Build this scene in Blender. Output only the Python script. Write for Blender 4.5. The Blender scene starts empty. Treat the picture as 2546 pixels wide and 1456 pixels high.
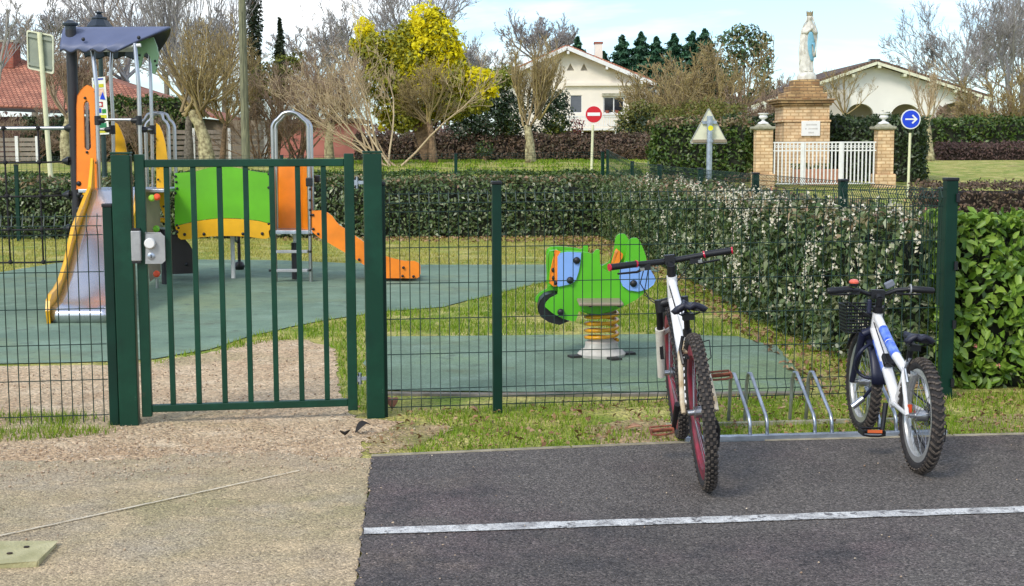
import bpy, math, random
import numpy as np
from mathutils import Vector, Matrix
from mathutils.geometry import tessellate_polygon
R = math.radians
random.seed(7)
rng = np.random.default_rng(7)
V = Vector
scene = bpy.context.scene
COL = scene.collection

# ------------------------------------------------------------------ camera
F = 3400.0; CX, CY = 1273.0, 728.0; EYE = V((0, 0, 1.5))
PITCH = math.atan(360.0 / F)
ROT = Matrix.Rotation(R(90) - PITCH, 3, 'X') @ Matrix.Rotation(-0.004, 3, 'Z')
cd = bpy.data.cameras.new('camera')
cd.sensor_width = 36; cd.lens = 36 * F / 2546.0; cd.clip_end = 3000; cd.clip_start = 0.05
cam = bpy.data.objects.new('camera', cd); COL.objects.link(cam)
cam.matrix_world = Matrix.Translation(EYE) @ ROT.to_4x4()
scene.camera = cam

def ray(px, py): return ROT @ V(((px - CX) / F, -(py - CY) / F, -1))
def W(px, py, d):                     # point at distance d along the ground from the camera
    v = ray(px, py); return EYE + v * (d / v.y)
def G(px, py, z=0.0):                 # point on the level z
    v = ray(px, py); return EYE + v * ((z - 1.5) / v.z)
def tz(y): return 0.0 if y < 24 else min(1.0, (y - 24) / 24.0)
def GD(px, d):                        # ground point under column px at distance d
    p = W(px, 368, d); return V((p.x, d, tz(d)))
def lin(c): return tuple(((x / 255) / 12.92 if x / 255 <= .04045 else ((x / 255 + .055) / 1.055) ** 2.4) for x in c)

# ------------------------------------------------------------------ objects
ORG = {}
def tag(o, label=None, cat=None, group=None, kind=None):
    if label: o['label'] = label
    if cat: o['category'] = cat
    if group: o['group'] = group
    if kind: o['kind'] = kind
    return o
def thing(name, loc, label, cat, group=None):
    o = bpy.data.objects.new(name, None); COL.objects.link(o)
    o.location = loc; o.empty_display_size = .2
    ORG[o] = V(loc)
    return tag(o, label, cat, group)
def finish(me, name, mat, parent, smooth, bevel):
    if mat: me.materials.append(mat)
    o = bpy.data.objects.new(name, me); COL.objects.link(o)
    if parent is not None: o.parent = parent
    ORG[o] = ORG.get(parent, V((0, 0, 0))).copy()
    if smooth:
        me.polygons.foreach_set('use_smooth', [True] * len(me.polygons))
        if smooth != 1:
            me.set_sharp_from_angle(angle=R(smooth))
    if bevel:
        m = o.modifiers.new('bevel', 'BEVEL'); m.width = bevel; m.segments = 2; m.limit_method = 'ANGLE'
    return o

class MB:
    def __init__(s): s.v = []; s.f = []
    def add(s, vs, fs):
        b = len(s.v); s.v += [tuple(p) for p in vs]; s.f += [tuple(b + i for i in f) for f in fs]; return s
    def box(s, c, size, rot=None):
        x, y, z = size[0] / 2, size[1] / 2, size[2] / 2
        pts = [V((a * x, b * y, e * z)) for e in (-1, 1) for b in (-1, 1) for a in (-1, 1)]
        if rot is not None: pts = [rot @ p for p in pts]
        c = V(c)
        return s.add([c + p for p in pts], [(0, 2, 3, 1), (4, 5, 7, 6), (0, 1, 5, 4), (2, 6, 7, 3), (0, 4, 6, 2), (1, 3, 7, 5)])
    def bar(s, p, q, w, h=None, up=V((0, 0, 1))):         # square bar from p to q
        p, q = V(p), V(q); h = h or w; d = q - p; t = d.normalized()
        if abs(t.dot(up)) > .98: up = V((0, 1, 0))
        x = t.cross(up).normalized(); z = x.cross(t)
        m = Matrix((x, t, z)).transposed()
        return s.box((p + q) / 2, (w, d.length, h), m)
    def tube(s, pts, r, n=6, closed=False, cap=True):
        pts = [V(p) for p in pts]; k = len(pts)
        rs = r if isinstance(r, (list, tuple)) else [r] * k
        vs = []; nrm = None
        for i, p in enumerate(pts):
            a = pts[i - 1] if (i > 0 or closed) else p
            b = pts[(i + 1) % k] if (i < k - 1 or closed) else p
            t = (b - a).normalized()
            if nrm is None: nrm = t.orthogonal().normalized()
            nrm = (nrm - t * nrm.dot(t))
            nrm = nrm.normalized() if nrm.length > 1e-6 else t.orthogonal().normalized()
            bi = t.cross(nrm)
            for j in range(n):
                an = 2 * math.pi * j / n
                vs.append(p + (nrm * math.cos(an) + bi * math.sin(an)) * rs[i])
        fs = []
        for i in range(k if closed else k - 1):
            i2 = (i + 1) % k
            for j in range(n):
                j2 = (j + 1) % n
                fs.append((i * n + j, i * n + j2, i2 * n + j2, i2 * n + j))
        if cap and not closed:
            fs.append(tuple(reversed(range(n)))); fs.append(tuple((k - 1) * n + j for j in range(n)))
        return s.add(vs, fs)
    def lathe(s, prof, c=(0, 0, 0), n=16, m=None):        # prof (r,z)
        c = V(c); vs = []
        for r, z in prof:
            for j in range(n):
                a = 2 * math.pi * j / n; p = V((r * math.cos(a), r * math.sin(a), z))
                vs.append(c + (m @ p if m is not None else p))
        fs = [(i * n + j, i * n + (j + 1) % n, (i + 1) * n + (j + 1) % n, (i + 1) * n + j) for i in range(len(prof) - 1) for j in range(n)]
        fs += [tuple(reversed(range(n))), tuple((len(prof) - 1) * n + j for j in range(n))]
        return s.add(vs, fs)
    def prism(s, loop, th, holes=()):                     # 3-D loop(s) extruded by vector th
        loops = [[V(p) for p in loop]] + [[V(p) for p in h] for h in holes]
        th = V(th); flat = [p for l in loops for p in l]; n = len(flat)
        tris = tessellate_polygon(loops)
        nl = V((0, 0, 0))
        L = loops[0]
        for i in range(len(L)): nl += L[i].cross(L[(i + 1) % len(L)])
        fs = []
        for t in tris:
            a, b, c = t; nn = (flat[b] - flat[a]).cross(flat[c] - flat[a])
            if nn.dot(th) > 0: a, b, c = c, b, a
            fs.append((a, b, c)); fs.append((n + c, n + b, n + a))
        o = 0
        for li, l in enumerate(loops):
            m = len(l)
            for i in range(m):
                j = (i + 1) % m; f = (o + i, o + j, n + o + j, n + o + i)
                fs.append(f if nl.dot(th) < 0 else tuple(reversed(f)))
            o += m
        return s.add(flat + [p + th for p in flat], fs)
    def ball(s, c, r, n=8, sc=(1, 1, 1)):
        c = V(c); vs = [c + V((0, 0, -r * sc[2]))]
        k = n // 2
        for i in range(1, k):
            a = -math.pi / 2 + math.pi * i / k
            for j in range(n):
                b = 2 * math.pi * j / n
                vs.append(c + V((r * sc[0] * math.cos(a) * math.cos(b), r * sc[1] * math.cos(a) * math.sin(b), r * sc[2] * math.sin(a))))
        vs.append(c + V((0, 0, r * sc[2])))
        fs = [(0, 1 + (j + 1) % n, 1 + j) for j in range(n)]
        for i in range(k - 2):
            for j in range(n):
                fs.append((1 + i * n + j, 1 + i * n + (j + 1) % n, 1 + (i + 1) * n + (j + 1) % n, 1 + (i + 1) * n + j))
        e = len(vs) - 1; b = 1 + (k - 2) * n
        fs += [(b + j, b + (j + 1) % n, e) for j in range(n)]
        return s.add(vs, fs)
    def sheet(s, grid):                                   # grid[i][j] of points
        a, b = len(grid), len(grid[0]); vs = [p for r_ in grid for p in r_]
        return s.add(vs, [(i * b + j, i * b + j + 1, (i + 1) * b + j + 1, (i + 1) * b + j) for i in range(a - 1) for j in range(b - 1)])
    def build(s, name, mat, parent=None, smooth=0, bevel=0, solid=0):
        me = bpy.data.meshes.new(name)
        o = ORG.get(parent, V((0, 0, 0)))
        me.from_pydata([(a - o.x, b - o.y, c - o.z) for a, b, c in s.v], [], s.f); me.update()
        ob = finish(me, name, mat, parent, smooth, bevel)
        if solid:
            m = ob.modifiers.new('solid', 'SOLIDIFY'); m.thickness = solid; m.offset = 0
        return ob

def npmesh(name, P, Q, mat, parent=None, smooth=0, k=4):
    P = np.asarray(P, dtype=np.float64).reshape(-1, 3); Q = np.asarray(Q).reshape(-1, k)
    o = ORG.get(parent, V((0, 0, 0)))
    P = P - np.array(o)
    me = bpy.data.meshes.new(name)
    me.vertices.add(len(P)); me.vertices.foreach_set('co', P.astype(np.float32).ravel())
    me.loops.add(len(Q) * k); me.loops.foreach_set('vertex_index', Q.astype(np.int32).ravel())
    me.polygons.add(len(Q)); me.polygons.foreach_set('loop_start', np.arange(0, len(Q) * k, k, dtype=np.int32))
    me.update(calc_edges=True)
    return finish(me, name, mat, parent, smooth, 0)

# ------------------------------------------------------------------ materials
def mat(name, c, rough=.6, metal=0.0, var=.12, scale=6.0, bump=0.0, bscale=80.0, spec=.5, c2=None, coat=0, trans=0, island=None, detail=4, stretch=None, alpha_dirt=None):
    m = bpy.data.materials.new(name); m.use_nodes = True
    nt = m.node_tree; N = nt.nodes; L = nt.links; b = N['Principled BSDF']
    c = lin(c); c2 = lin(c2) if c2 else tuple(x * (1 - var * 2) for x in c)
    b.inputs['Roughness'].default_value = rough; b.inputs['Metallic'].default_value = metal
    b.inputs['Specular IOR Level'].default_value = spec
    if coat: b.inputs['Coat Weight'].default_value = coat; b.inputs['Coat Roughness'].default_value = .15
    tc = N.new('ShaderNodeTexCoord'); mp = N.new('ShaderNodeMapping'); L.new(tc.outputs['Object'], mp.inputs[0])
    if stretch: mp.inputs['Scale'].default_value = stretch
    no = N.new('ShaderNodeTexNoise'); no.inputs['Scale'].default_value = scale; no.inputs['Detail'].default_value = detail
    L.new(mp.outputs[0], no.inputs['Vector'])
    rp = N.new('ShaderNodeValToRGB'); rp.color_ramp.elements[0].position = .35; rp.color_ramp.elements[1].position = .68
    rp.color_ramp.elements[0].color = (*c2, 1); rp.color_ramp.elements[1].color = (*c, 1)
    L.new(no.outputs[0], rp.inputs[0]); out = rp.outputs[0]
    if island:
        ge = N.new('ShaderNodeNewGeometry'); ir = N.new('ShaderNodeValToRGB'); ir.color_ramp.interpolation = 'LINEAR'
        cs = [lin(x) for x in island]; el = ir.color_ramp.elements
        el[0].color = (*cs[0], 1); el[1].color = (*cs[-1], 1)
        for i in range(1, len(cs) - 1):
            e = el.new(i / (len(cs) - 1)); e.color = (*cs[i], 1)
        L.new(ge.outputs['Random Per Island'], ir.inputs[0])
        mx = N.new('ShaderNodeMix'); mx.data_type = 'RGBA'; mx.blend_type = 'MIX'; mx.inputs[0].default_value = .8
        L.new(out, mx.inputs[6]); L.new(ir.outputs[0], mx.inputs[7]); out = mx.outputs[2]
    L.new(out, b.inputs['Base Color'])
    if bump:
        n2 = N.new('ShaderNodeTexNoise'); n2.inputs['Scale'].default_value = bscale; n2.inputs['Detail'].default_value = 3
        L.new(mp.outputs[0], n2.inputs['Vector'])
        bp = N.new('ShaderNodeBump'); bp.inputs['Strength'].default_value = bump; bp.inputs['Distance'].default_value = .02
        L.new(n2.outputs[0], bp.inputs['Height']); L.new(bp.outputs[0], b.inputs['Normal'])
    if trans:
        t = N.new('ShaderNodeBsdfTranslucent'); L.new(out, t.inputs[0]); ms = N.new('ShaderNodeMixShader'); ms.inputs[0].default_value = trans
        L.new(b.outputs[0], ms.inputs[1]); L.new(t.outputs[0], ms.inputs[2]); L.new(ms.outputs[0], N['Material Output'].inputs[0])
    return m

def groundmat(name, layers, speck, sscale, bump, rough=.85, bdist=.01, spec=.3):
    """layers: list of (colour, noise scale, lo, hi) mixed one over another; speck: (dark, light, amount) grain"""
    m = bpy.data.materials.new(name); m.use_nodes = True
    nt = m.node_tree; N = nt.nodes; L = nt.links; b = N['Principled BSDF']
    b.inputs['Roughness'].default_value = rough; b.inputs['Specular IOR Level'].default_value = spec
    tc = N.new('ShaderNodeTexCoord'); out = None
    for i, (c, sc, lo, hi) in enumerate(layers):
        rgb = N.new('ShaderNodeRGB'); rgb.outputs[0].default_value = (*lin(c), 1)
        if out is None: out = rgb.outputs[0]; continue
        mp = N.new('ShaderNodeMapping'); mp.inputs['Location'].default_value = (i * 7.3, i * 3.1, 0)
        L.new(tc.outputs['Object'], mp.inputs[0])
        no = N.new('ShaderNodeTexNoise'); no.inputs['Scale'].default_value = sc; no.inputs['Detail'].default_value = 6; no.inputs['Roughness'].default_value = .65
        L.new(mp.outputs[0], no.inputs[0])
        rp = N.new('ShaderNodeMapRange'); rp.inputs[1].default_value = lo; rp.inputs[2].default_value = hi
        L.new(no.outputs[0], rp.inputs[0])
        mx = N.new('ShaderNodeMix'); mx.data_type = 'RGBA'; L.new(rp.outputs[0], mx.inputs[0]); L.new(out, mx.inputs[6]); L.new(rgb.outputs[0], mx.inputs[7])
        out = mx.outputs[2]
    vo = N.new('ShaderNodeTexVoronoi'); vo.inputs['Scale'].default_value = sscale; L.new(tc.outputs['Object'], vo.inputs['Vector'])
    sx = N.new('ShaderNodeSeparateColor'); L.new(vo.outputs['Color'], sx.inputs[0])
    rp = N.new('ShaderNodeValToRGB'); e = rp.color_ramp.elements
    d, l, amt = speck
    e[0].position = 0; e[0].color = (d, d, d, 1); e[1].position = 1; e[1].color = (l, l, l, 1)
    e1 = e.new(.25); e1.color = (1 - (1 - d) * .3,) * 3 + (1,); e2 = e.new(.8); e2.color = (1 + (l - 1) * .25,) * 3 + (1,)
    L.new(sx.outputs[0], rp.inputs[0])
    mx = N.new('ShaderNodeMix'); mx.data_type = 'RGBA'; mx.blend_type = 'MULTIPLY'; mx.inputs[0].default_value = amt
    L.new(out, mx.inputs[6]); L.new(rp.outputs[0], mx.inputs[7]); L.new(mx.outputs[2], b.inputs['Base Color'])
    bp = N.new('ShaderNodeBump'); bp.inputs['Strength'].default_value = bump; bp.inputs['Distance'].default_value = bdist
    L.new(vo.outputs['Distance'], bp.inputs['Height']); bp.invert = True; L.new(bp.outputs[0], b.inputs['Normal'])
    return m

M = {}
M['gate'] = mat('gate_green', (3, 54, 36), .45, bump=.05, bscale=300, var=.18, scale=5, spec=.3)
M['fence'] = mat('fence_green', (3, 50, 36), .45, var=.18, scale=5, spec=.3)
M['wire'] = mat('wire_green', (10, 48, 36), .5, var=.2, scale=9)
M['blackpl'] = mat('black_plastic', (22, 22, 25), .45, var=.2)
M['blackpost'] = mat('black_post_metal', (38, 36, 40), .5, var=.1, scale=3)
M['steel'] = mat('brushed_steel', (185, 185, 185), .28, metal=.95, var=.08, scale=4)
M['galv'] = mat('galvanised_steel', (190, 198, 208), .34, metal=.8, var=.18, scale=14)
M['grey'] = mat('grey_cast_metal', (172, 172, 170), .45, metal=.4, var=.08, scale=30)
M['orange'] = mat('orange_panel', (250, 138, 24), .38, var=.10, scale=5, coat=.1)
M['yellow'] = mat('yellow_panel', (240, 178, 14), .38, var=.10, scale=5, coat=.1)
M['green'] = mat('lime_panel', (100, 182, 10), .42, var=.09, scale=4, coat=.1)
M['palegreen'] = mat('pale_green_panel', (132, 168, 122), .45, var=.08, scale=4)
M['rgreen'] = mat('rider_green', (88, 182, 26), .4, var=.05, scale=5, coat=.1)
M['rgreenedge'] = mat('rider_green_core', (150, 215, 80), .5, var=.04)
M['rblue'] = mat('rider_blue', (128, 168, 228), .4, var=.05, scale=5, coat=.1)
M['roofblue'] = mat('canopy_slate_blue', (92, 100, 128), .5, var=.08, scale=2)
M['dark'] = mat('dark_brown_panel', (44, 36, 32), .5, var=.15)
M['tan'] = mat('tan_panel', (150, 135, 112), .5, var=.1)
M['slide'] = mat('slide_steel', (205, 205, 210), .22, metal=.9, var=.06, scale=2)
M['rope'] = mat('net_rope', (34, 30, 32), .8, var=.2, scale=60)
M['white'] = mat('white_paint', (232, 230, 224), .5, var=.05, scale=10)
M['cream'] = mat('cream_sign_back', (226, 224, 192), .5, var=.1, scale=6)
M['creampost'] = mat('cream_post', (225, 222, 180), .45, var=.08, scale=5)
M['signgrey'] = mat('sign_back_grey', (150, 156, 138), .5, var=.1, scale=5)
M['red'] = mat('sign_red', (205, 10, 30), .35, var=.04)
M['blue'] = mat('sign_blue', (10, 62, 205), .35, var=.04)
M['lampgreen'] = mat('lamp_dark_green', (28, 54, 50), .45, var=.1)
M['lampblack'] = mat('lamp_slate', (40, 50, 60), .4, var=.1)
M['bark'] = mat('plane_bark', (196, 186, 142), .85, c2=(112, 100, 70), scale=9, bump=.4, bscale=30, detail=6)
M['barkbrown'] = mat('brown_bark', (150, 122, 92), .9, c2=(96, 76, 56), scale=14, bump=.4, bscale=40)
M['barkgrey'] = mat('grey_bark', (140, 130, 116), .9, c2=(92, 84, 74), scale=12, bump=.4, bscale=40)
M['twigol'] = mat('olive_twigs', (128, 108, 62), .9, var=.25, scale=1.2, island=[(150, 130, 84), (188, 166, 108), (164, 146, 112), (122, 104, 76)])
M['twigbr'] = mat('brown_twigs', (122, 98, 76), .9, var=.25, scale=1.2, island=[(140, 118, 98), (186, 162, 132), (160, 138, 118), (122, 100, 84)])
M['twiggr'] = mat('grey_twigs', (112, 108, 108), .9, var=.2, scale=1, island=[(150, 144, 142), (184, 178, 172), (132, 126, 128)])
M['twigtan'] = mat('tan_twigs', (150, 126, 92), .9, var=.2, scale=1, island=[(172, 148, 114), (214, 192, 156), (186, 164, 128)])
M['wood'] = mat('weathered_pole_wood', (136, 134, 104), .85, c2=(98, 98, 78), scale=5, stretch=(6, 6, .6), bump=.3)
M['conc'] = mat('concrete', (176, 172, 150), .85, c2=(140, 136, 112), scale=9, bump=.25, bscale=120)
M['slab'] = mat('mossy_slab', (192, 184, 142), .85, c2=(158, 152, 108), scale=7, bump=.3, bscale=90)
M['wall'] = mat('cream_render', (238, 228, 210), .85, var=.05, scale=.8, bump=.1, bscale=60)
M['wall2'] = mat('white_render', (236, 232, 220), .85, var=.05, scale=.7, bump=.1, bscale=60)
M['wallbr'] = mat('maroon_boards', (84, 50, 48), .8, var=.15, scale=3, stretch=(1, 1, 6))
M['shade'] = mat('shaded_inner_render', (186, 178, 162), .85, var=.06, scale=1)  # house render with the shade of inner walls put into its grey
M['glass'] = mat('window_glass', (38, 42, 48), .08, var=.2, scale=2, spec=.8)
M['shutter'] = mat('grey_shutter', (98, 102, 108), .6, var=.1, stretch=(1, 1, 12), scale=4)
M['pink'] = mat('terracotta', (196, 142, 112), .8, var=.12, scale=5)
M['stone'] = mat('statue_stone', (226, 222, 210), .6, c2=(188, 182, 168), scale=7, bump=.05)
M['sash'] = mat('sky_blue_paint', (128, 186, 208), .5, var=.1, scale=7)
M['soil'] = mat('dark_soil_and_openings', (60, 44, 32), .95, var=.3, scale=20)  # planter soil; also the painted darkness inside the cream house

def brick(name, c1, c2, mortar, sx=1.0, rowh=.07, bw=.22):
    m = bpy.data.materials.new(name); m.use_nodes = True; nt = m.node_tree; N = nt.nodes; L = nt.links; b = N['Principled BSDF']
    b.inputs['Roughness'].default_value = .9
    tc = N.new('ShaderNodeTexCoord'); se = N.new('ShaderNodeSeparateXYZ'); L.new(tc.outputs['Object'], se.inputs[0])
    ad = N.new('ShaderNodeMath'); L.new(se.outputs[0], ad.inputs[0]); L.new(se.outputs[1], ad.inputs[1])
    cm = N.new('ShaderNodeCombineXYZ'); L.new(ad.outputs[0], cm.inputs[0]); L.new(se.outputs[2], cm.inputs[1])
    br = N.new('ShaderNodeTexBrick'); br.inputs['Scale'].default_value = 1; br.inputs['Brick Width'].default_value = bw
    br.inputs['Row Height'].default_value = rowh; br.inputs['Mortar Size'].default_value = .014; br.inputs['Mortar Smooth'].default_value = .3
    br.inputs['Color1'].default_value = (*lin(c1), 1); br.inputs['Color2'].default_value = (*lin(c2), 1); br.inputs['Mortar'].default_value = (*lin(mortar), 1)
    L.new(cm.outputs[0], br.inputs[0])
    no = N.new('ShaderNodeTexNoise'); no.inputs['Scale'].default_value = 3.5; no.inputs['Detail'].default_value = 6; L.new(tc.outputs['Object'], no.inputs[0])
    rp = N.new('ShaderNodeMapRange'); rp.inputs[1].default_value = .3; rp.inputs[2].default_value = .7; rp.inputs[3].default_value = .62; rp.inputs[4].default_value = 1.15
    L.new(no.outputs[0], rp.inputs[0])
    mx = N.new('ShaderNodeMix'); mx.data_type = 'RGBA'; mx.blend_type = 'MULTIPLY'; mx.inputs[0].default_value = 1
    L.new(br.outputs[0], mx.inputs[6]); L.new(rp.outputs[0], mx.inputs[7]); L.new(mx.outputs[2], b.inputs['Base Color'])
    bp = N.new('ShaderNodeBump'); bp.inputs['Strength'].default_value = .6; bp.inputs['Distance'].default_value = .01; bp.invert = True
    L.new(br.outputs['Fac'], bp.inputs['Height']); L.new(bp.outputs[0], b.inputs['Normal'])
    return m
M['brick'] = brick('sand_brick', (234, 204, 160), (218, 180, 134), (196, 156, 112), rowh=.085)
M['brickold'] = brick('weathered_brick', (206, 172, 120), (158, 118, 78), (140, 114, 82), rowh=.085)
M['redbrick'] = brick('red_brick', (168, 84, 62), (150, 70, 54), (150, 110, 92))

def tiles(name, c1, c2, ang=0):
    m = bpy.data.materials.new(name); m.use_nodes = True; nt = m.node_tree; N = nt.nodes; L = nt.links; b = N['Principled BSDF']
    b.inputs['Roughness'].default_value = .85
    tc = N.new('ShaderNodeTexCoord')
    br = N.new('ShaderNodeTexBrick'); br.inputs['Scale'].default_value = 1; br.inputs['Brick Width'].default_value = .2; br.inputs['Row Height'].default_value = .2
    br.inputs['Mortar Size'].default_value = .03; br.inputs['Mortar Smooth'].default_value = .6
    br.inputs['Color1'].default_value = (*lin(c1), 1); br.inputs['Color2'].default_value = (*lin(c2), 1); br.inputs['Mortar'].default_value = (*[x * .45 for x in lin(c2)], 1)
    L.new(tc.outputs['Object'], br.inputs[0])
    no = N.new('ShaderNodeTexNoise'); no.inputs['Scale'].default_value = 1.2; no.inputs['Detail'].default_value = 5; L.new(tc.outputs['Object'], no.inputs[0])
    rp = N.new('ShaderNodeMapRange'); rp.inputs[1].default_value = .3; rp.inputs[2].default_value = .7; rp.inputs[3].default_value = .7; rp.inputs[4].default_value = 1.15
    L.new(no.outputs[0], rp.inputs[0])
    mx = N.new('ShaderNodeMix'); mx.data_type = 'RGBA'; mx.blend_type = 'MULTIPLY'; mx.inputs[0].default_value = 1
    L.new(br.outputs[0], mx.inputs[6]); L.new(rp.outputs[0], mx.inputs[7]); L.new(mx.outputs[2], b.inputs['Base Color'])
    bp = N.new('ShaderNodeBump'); bp.inputs['Strength'].default_value = .7; bp.inputs['Distance'].default_value = .05; bp.invert = True
    L.new(br.outputs['Fac'], bp.inputs['Height']); L.new(bp.outputs[0], b.inputs['Normal'])
    return m
M['tiles'] = tiles('red_clay_tiles', (196, 132, 104), (168, 106, 82))
M['tiles2'] = tiles('brown_clay_tiles', (120, 96, 78), (96, 76, 62))
def leafm(name, cols, rough=.45, trans=.2, spec=.5): return mat(name, cols[0], rough, var=.2, scale=2, trans=trans, island=cols, spec=spec)
M['hedgeA'] = leafm('dark_hedge_leaves', [(62, 84, 44), (104, 126, 66), (76, 102, 58), (144, 154, 102), (48, 66, 40), (176, 178, 136)], .34)
M['hedgeR'] = leafm('bright_hedge_leaves', [(92, 128, 34), (132, 164, 56), (158, 184, 78), (108, 142, 48), (74, 106, 38)])
M['hedgeS'] = leafm('ivy_hedge_leaves', [(44, 70, 22), (76, 106, 34), (104, 126, 46), (50, 76, 28), (122, 130, 66)])
M['hedgeSd'] = leafm('dark_shrine_hedge_leaves', [(36, 54, 26), (60, 80, 40), (82, 100, 54), (44, 60, 32)])
M['newred'] = leafm('reddish_new_leaves', [(146, 122, 88), (112, 116, 66), (178, 150, 116), (90, 102, 56), (180, 140, 116), (104, 112, 62)])
M['brownhedge'] = leafm('brown_winter_hedge', [(108, 86, 70), (136, 110, 86), (98, 80, 72), (88, 86, 60), (122, 102, 92)], .8)
M['purple'] = leafm('purple_winter_hedge', [(96, 74, 70), (116, 88, 80), (80, 62, 58), (104, 86, 74)], .8)
M['olive'] = leafm('olive_leaves', [(108, 112, 44), (136, 134, 58), (90, 98, 40), (122, 118, 62)], .6)
M['mimosa'] = leafm('mimosa_flowers', [(255, 244, 20), (252, 232, 20), (255, 248, 70), (236, 220, 30), (255, 240, 20)], .8, .5)
M['mimosaleaf'] = leafm('mimosa_leaves', [(134, 138, 40), (170, 164, 44), (104, 116, 40), (206, 192, 40)], .6)
M['ever'] = leafm('evergreen_leaves', [(38, 58, 34), (56, 78, 42), (30, 46, 30), (76, 94, 48)])
M['yg'] = leafm('yellow_green_leaves', [(126, 136, 40), (150, 156, 52), (104, 120, 40)], .6)
M['conifer'] = leafm('conifer_needles', [(38, 78, 54), (60, 104, 70), (30, 62, 46), (78, 122, 78), (46, 88, 60)], .6, .1)
M['cypress'] = leafm('cypress_needles', [(38, 52, 30), (54, 68, 38), (30, 42, 26)], .6, .1)
M['pine'] = leafm('pine_needles', [(62, 98, 62), (100, 124, 66), (140, 130, 82), (48, 82, 60), (154, 130, 92)], .6, .1)
M['redleaf'] = leafm('dark_red_leaves', [(120, 30, 48), (90, 24, 40), (140, 52, 60)], .6)
M['flower'] = leafm('cream_flowers', [(240, 232, 204), (226, 214, 180), (246, 240, 222), (232, 214, 186)], .7, .3)
M['pinkfl'] = leafm('pink_buds', [(226, 128, 124), (238, 160, 150), (214, 140, 120)], .7, .3)
M['grass'] = leafm('grass_blades', [(112, 148, 30), (140, 164, 44), (92, 128, 28), (166, 170, 70), (124, 154, 36)], .7, .3, .2)
M['grassdry'] = leafm('dry_grass_blades', [(176, 170, 84), (196, 186, 104), (150, 156, 60), (186, 176, 110)], .8, .3, .2)
M['litter'] = leafm('fallen_leaf_litter', [(150, 112, 78), (176, 140, 100), (112, 78, 52), (196, 168, 130), (84, 56, 40)], .8, .1)
M['stones'] = mat('gravel_stones', (190, 165, 135), .9, var=.1, island=[(170, 140, 110), (206, 184, 156), (140, 112, 88), (220, 204, 180), (96, 76, 60)])
core = lambda n, c: mat(n, c, .95, var=.3, scale=6)
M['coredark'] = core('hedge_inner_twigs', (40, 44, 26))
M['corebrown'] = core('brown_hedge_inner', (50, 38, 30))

# ------------------------------------------------------------------ sky and sun
w = bpy.data.worlds.new('World'); scene.world = w; w.use_nodes = True
N = w.node_tree.nodes; L = w.node_tree.links; bg = N['Background']
SUN_EL, SUN_AZ = R(42), R(215)        # azimuth clockwise from +Y: behind the camera, to the left
sk = N.new('ShaderNodeTexSky'); sk.sky_type = 'NISHITA'; sk.sun_disc = False; sk.sun_elevation = SUN_EL; sk.sun_rotation = SUN_AZ
sk.air_density = 1.0; sk.dust_density = 1.0; sk.ozone_density = 1.5
tc = N.new('ShaderNodeTexCoord'); mp = N.new('ShaderNodeMapping'); mp.inputs['Scale'].default_value = (1.1, 1.1, 5.5); mp.inputs['Location'].default_value = (.35, .1, .25)
L.new(tc.outputs['Generated'], mp.inputs[0])
no = N.new('ShaderNodeTexNoise'); no.inputs['Scale'].default_value = 2.1; no.inputs['Detail'].default_value = 7; no.inputs['Roughness'].default_value = .55; no.inputs['Distortion'].default_value = .4
L.new(mp.outputs[0], no.inputs[0])
rp = N.new('ShaderNodeValToRGB'); rp.color_ramp.elements[0].position = .42; rp.color_ramp.elements[1].position = .63
L.new(no.outputs[0], rp.inputs[0])
mx = N.new('ShaderNodeMix'); mx.data_type = 'RGBA'; L.new(rp.outputs[0], mx.inputs[0])
br = N.new('ShaderNodeVectorMath'); br.operation = 'MULTIPLY'; br.inputs[1].default_value = (1.1, 1.32, 1.55)
L.new(sk.outputs[0], br.inputs[0]); L.new(br.outputs[0], mx.inputs[6]); mx.inputs[7].default_value = (9.6, 9.8, 9.9, 1)
L.new(mx.outputs[2], bg.inputs[0]); bg.inputs[1].default_value = .112
sd = bpy.data.lights.new('sun', 'SUN'); sd.energy = 1.7; sd.angle = R(14); sd.color = (1, .93, .83)
so = bpy.data.objects.new('sun', sd); COL.objects.link(so)
dirv = V((math.sin(SUN_AZ) * math.cos(SUN_EL), math.cos(SUN_AZ) * math.cos(SUN_EL), math.sin(SUN_EL)))
so.rotation_euler = dirv.to_track_quat('Z', 'Y').to_euler(); so.location = (-5, -8, 12)
scene.view_settings.view_transform = 'Standard'; scene.view_settings.look = 'None'; scene.view_settings.exposure = .5; scene.view_settings.gamma = 1
scene.cycles.max_bounces = 6; scene.cycles.transparent_max_bounces = 8
# ------------------------------------------------------------------ ground sheets
def struct(o): o['kind'] = 'structure'; return o
def stuff(o, label, cat): return tag(o, label, cat, kind='stuff')
def inpoly(x, y, poly):
    r = np.zeros(len(x), bool); n = len(poly)
    for i in range(n):
        x1, y1 = poly[i]; x2, y2 = poly[(i + 1) % n]
        c = ((y1 > y) != (y2 > y)) & (x < (x2 - x1) * (y - y1) / (y2 - y1 + 1e-12) + x1); r ^= c
    return r
def jag(poly, amp, step):             # walk a polygon and roughen its edge
    out = []
    for i in range(len(poly)):
        a, b = V(poly[i]), V(poly[(i + 1) % len(poly)]); n = max(1, int((b - a).length / step))
        for k in range(n):
            p = a.lerp(b, k / n); out.append((p.x + random.uniform(-amp, amp), p.y + random.uniform(-amp, amp)))
    return out
def flat(name, poly, z, m):
    pts = [V((a, b, z)) for a, b in poly]
    return struct(MB().add(pts, tessellate_polygon([pts])).build(name, m))
def gp(pxs): return [tuple(G(a, b).xy) for a, b in pxs]

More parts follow.
